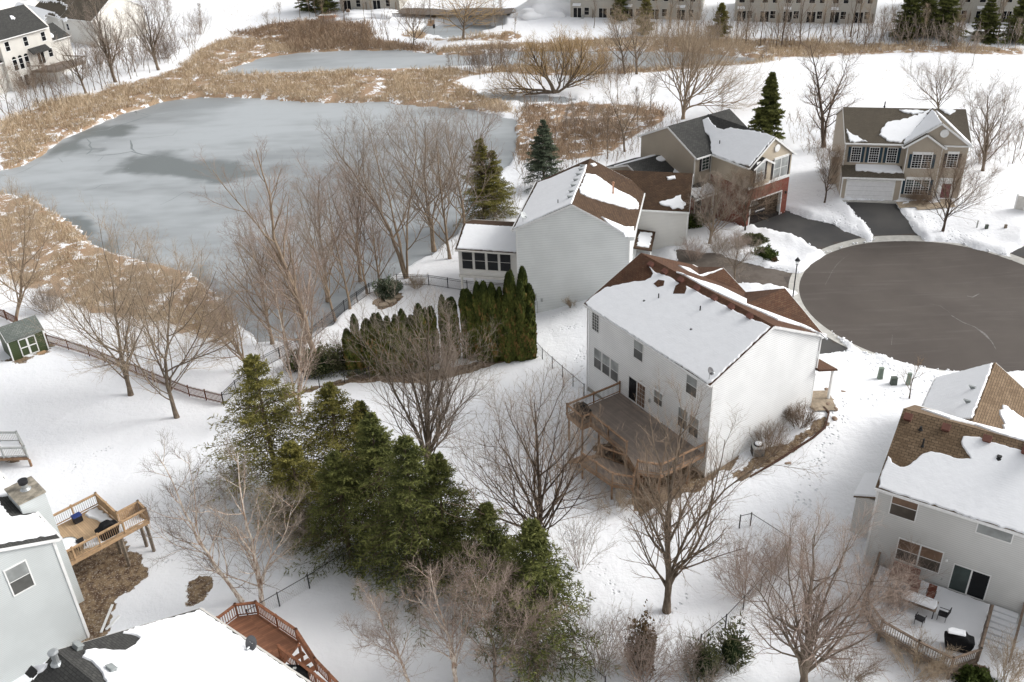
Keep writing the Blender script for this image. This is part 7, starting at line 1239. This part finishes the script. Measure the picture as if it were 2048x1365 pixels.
# utility boxes and pedestals
def pedestal(label, px, w, hh, mat, grp=None, taper=.85):
    b = gp(*px); t_ = thing('utility_box', label, 'utility box', b, grp); mb = MB(); V = [b+[x*w/2, y*w/2*.7, 0] for x, y in ((-1, -1), (1, -1), (1, 1), (-1, 1))]; mb.v = [tuple(p-[0, 0, .1]) for p in V]+[tuple(b+(p-b)*taper+[0, 0, hh]) for p in V]; mb.f = [(3, 2, 1, 0), (4, 5, 6, 7), (0, 1, 5, 4), (1, 2, 6, 5), (2, 3, 7, 6), (3, 0, 4, 7)]; mb.build('cabinet', mat, t_, bevel=.02); MB().box(b+[-w*.45, -w*.33, hh], (w*.9, 0, 0), (0, w*.66, 0), (0, 0, .04)).build('cap', mat, t_)
pedestal('tall pale green utility pedestal left of the dark one near the sapling', (1759, 760), .42, 1.15, 'green_box'); pedestal('dark green utility box between the two pale green pedestals', (1786, 771), .55, .75, 'dark_green_box'); pedestal('pale green utility pedestal behind the sapling', (1815, 772), .35, 1.2, 'green_box'); pedestal('slim grey marker post on the lawn of the beige house', (1953, 458), .15, .9, 'grey_metal'); pedestal('small green utility box on the lawn of the beige house', (1972, 460), .35, .55, 'dark_green_box'); pedestal('small tan utility box rightmost on the lawn of the beige house', (2010, 459), .3, .5, 'grey_wood')
def rock(label, px, s, seed, mat='rock', grp='landscape rocks beside the white middle house'):
    b = gp(*px)+[0, 0, .12]; r = np.random.default_rng(seed); bm = bmesh.new(); bmesh.ops.create_icosphere(bm, subdivisions=2, radius=s)
    for v in bm.verts: v.co = Vector((v.co.x*1.3, v.co.y, v.co.z*.6))*(1+.25*math.sin(v.co.x*9/s*.3+seed)+r.uniform(-.1, .1))
    me = bpy.data.meshes.new('rock'); bm.to_mesh(me); bm.free(); me.materials.append(MATS[mat]); o = bpy.data.objects.new('rock', me); COL.objects.link(o); o.location = b; tag(o, label, 'rock', grp)
for k, (p, s, l) in enumerate((((1652, 812), .25, 'brown rock touching the porch slab of the white middle house'), ((1669, 821), .22, 'reddish rock in the snow just right of the porch slab rock'), ((1669, 840), .22, 'brown rock in the snow right of the end of the curved edging'), ((1655, 782), .2, 'brown rock beside the porch post of the white middle house'), ((1686, 786), .15, 'small rock farthest out in the snow from the porch post'), ((1575, 930), .2, 'rock below the curved edging near the air conditioner'))): rock(l, p, s, k)
# mulch edging beside the middle house, bench-like planter, bird feeder, duck box, boards
P = [gp(u, v) for u, v in ((1500, 958), (1540, 935), (1590, 902), (1625, 880), (1650, 858), (1657, 830), (1646, 818))]; t_ = thing('garden_edging', 'dark curved garden edging beside the gable wall of the white middle house', 'edging', P[0])
mb = MB()
for a, b_ in zip(P[:-1], P[1:]): mb.beam(a+[0, 0, .12], b_+[0, 0, .12], .12, .3)
mb.build('edging', 'mulch', t_)
b = gp(655, 38); t_ = thing('planter', 'orange brown timber planter at the top edge left of the far row house', 'planter', b); MB().box(b+[-1.8, -.7, 0], (3.6, 0, 0), (0, 1.4, 0), (0, 0, .8)).build('box', 'planter_orange', t_); MB().box(b+[-1.7, -.6, .8], (3.4, 0, 0), (0, 1.2, 0), (0, 0, .12)).build('snow_cap', 'snow', t_)
b = gp(698, 40); t_ = thing('bird_feeder', 'brown bird feeder on a post in front of the small far row house', 'bird feeder', b); MB().tube([b, b+[0, 0, 1.9]], .05, 6).build('post', 'grey_wood', t_); MB().box(b+[-.4, -.3, 1.7], (.8, 0, 0), (0, .6, 0), (0, 0, .6)).build('feeder_box', 'brown_wood', t_)
b = np.array([*on_z(869, 68, -6.)[:2], -6.]); t_ = thing('duck_house', 'small dark nest box on a pole standing in the small far pond', 'nest box', b); MB().tube([b, b+[0, 0, 1.4]], .05, 6).build('post', 'grey_metal', t_); MB().box(b+[-.25, -.25, 1.2], (.5, 0, 0), (0, .5, 0), (0, 0, .8)).build('nest_box', 'dark_metal', t_)
b = gp(205, 1285); t_ = thing('board', 'white boards lying on the bare ground beside the chimney house', 'board', b)
for (u0, v0, u1, v1) in ((203, 1268, 226, 1213), (213, 1262, 240, 1235)): p, q = gp(u0, v0)+[0, 0, .12], gp(u1, v1)+[0, 0, .16]; MB().beam(p, q, .16, .06).build('plank', 'white_trim', t_)
for i, (x0, x1, w) in enumerate((((1015, 25), (905, 30), 1),)): pass
P = [on_ground(u, v) for u, v in ((690, 20), (800, 21), (900, 25), (1000, 23), (1050, 18), (1140, 14))]
V = []; F = []
for i, p in enumerate(P): V += [p+[0, -4.5, .25], p+[0, 4.5, .25]]; F += [(2*i-2, 2*i-1, 2*i+1, 2*i)] if i else []
rdf = fastmesh('road', V, F, 'driveway_brown'); tag(rdf, kind='structure')
# snow banks beside the far road
for (u, v, w, hh) in ((1110, 22, 9, 3.2), (1085, 30, 7, 1.6), (740, 30, 8, 1.)):
    b = gp(u, v); r = np.random.default_rng(int(u)); bm = bmesh.new(); bmesh.ops.create_icosphere(bm, subdivisions=4, radius=1)
    for v_ in bm.verts: k = 1+.12*math.sin(v_.co.x*7+u)+.1*math.sin(v_.co.y*9+v_.co.x*5); v_.co = Vector((v_.co.x*w*k, v_.co.y*w*.4*k, v_.co.z*hh*k))
    me = bpy.data.meshes.new('snow_bank'); bm.to_mesh(me); bm.free(); me.materials.append(MATS['snow']); me.shade_smooth(); o = bpy.data.objects.new('snow_bank', me); COL.objects.link(o); o.location = b; tag(o, kind='structure')
# small swing like frame behind the sunroom window line and the flagstones inside the black fence
t_ = thing('flagstone_path', 'tan flagstones below the blue green juniper', 'path stones', gp(780, 605))
for (u, v, s) in ((768, 612, .9), (782, 604, 1.), (796, 596, .8)):
    b = gp(u, v); MB().prism([b+[s*.7*math.cos(a)*random.uniform(.8, 1.1), s*.5*math.sin(a)*random.uniform(.8, 1.1), .05] for a in np.linspace(0, 5.4, 7)], (0, 0, .14)).build('stone', 'flagstone', t_)
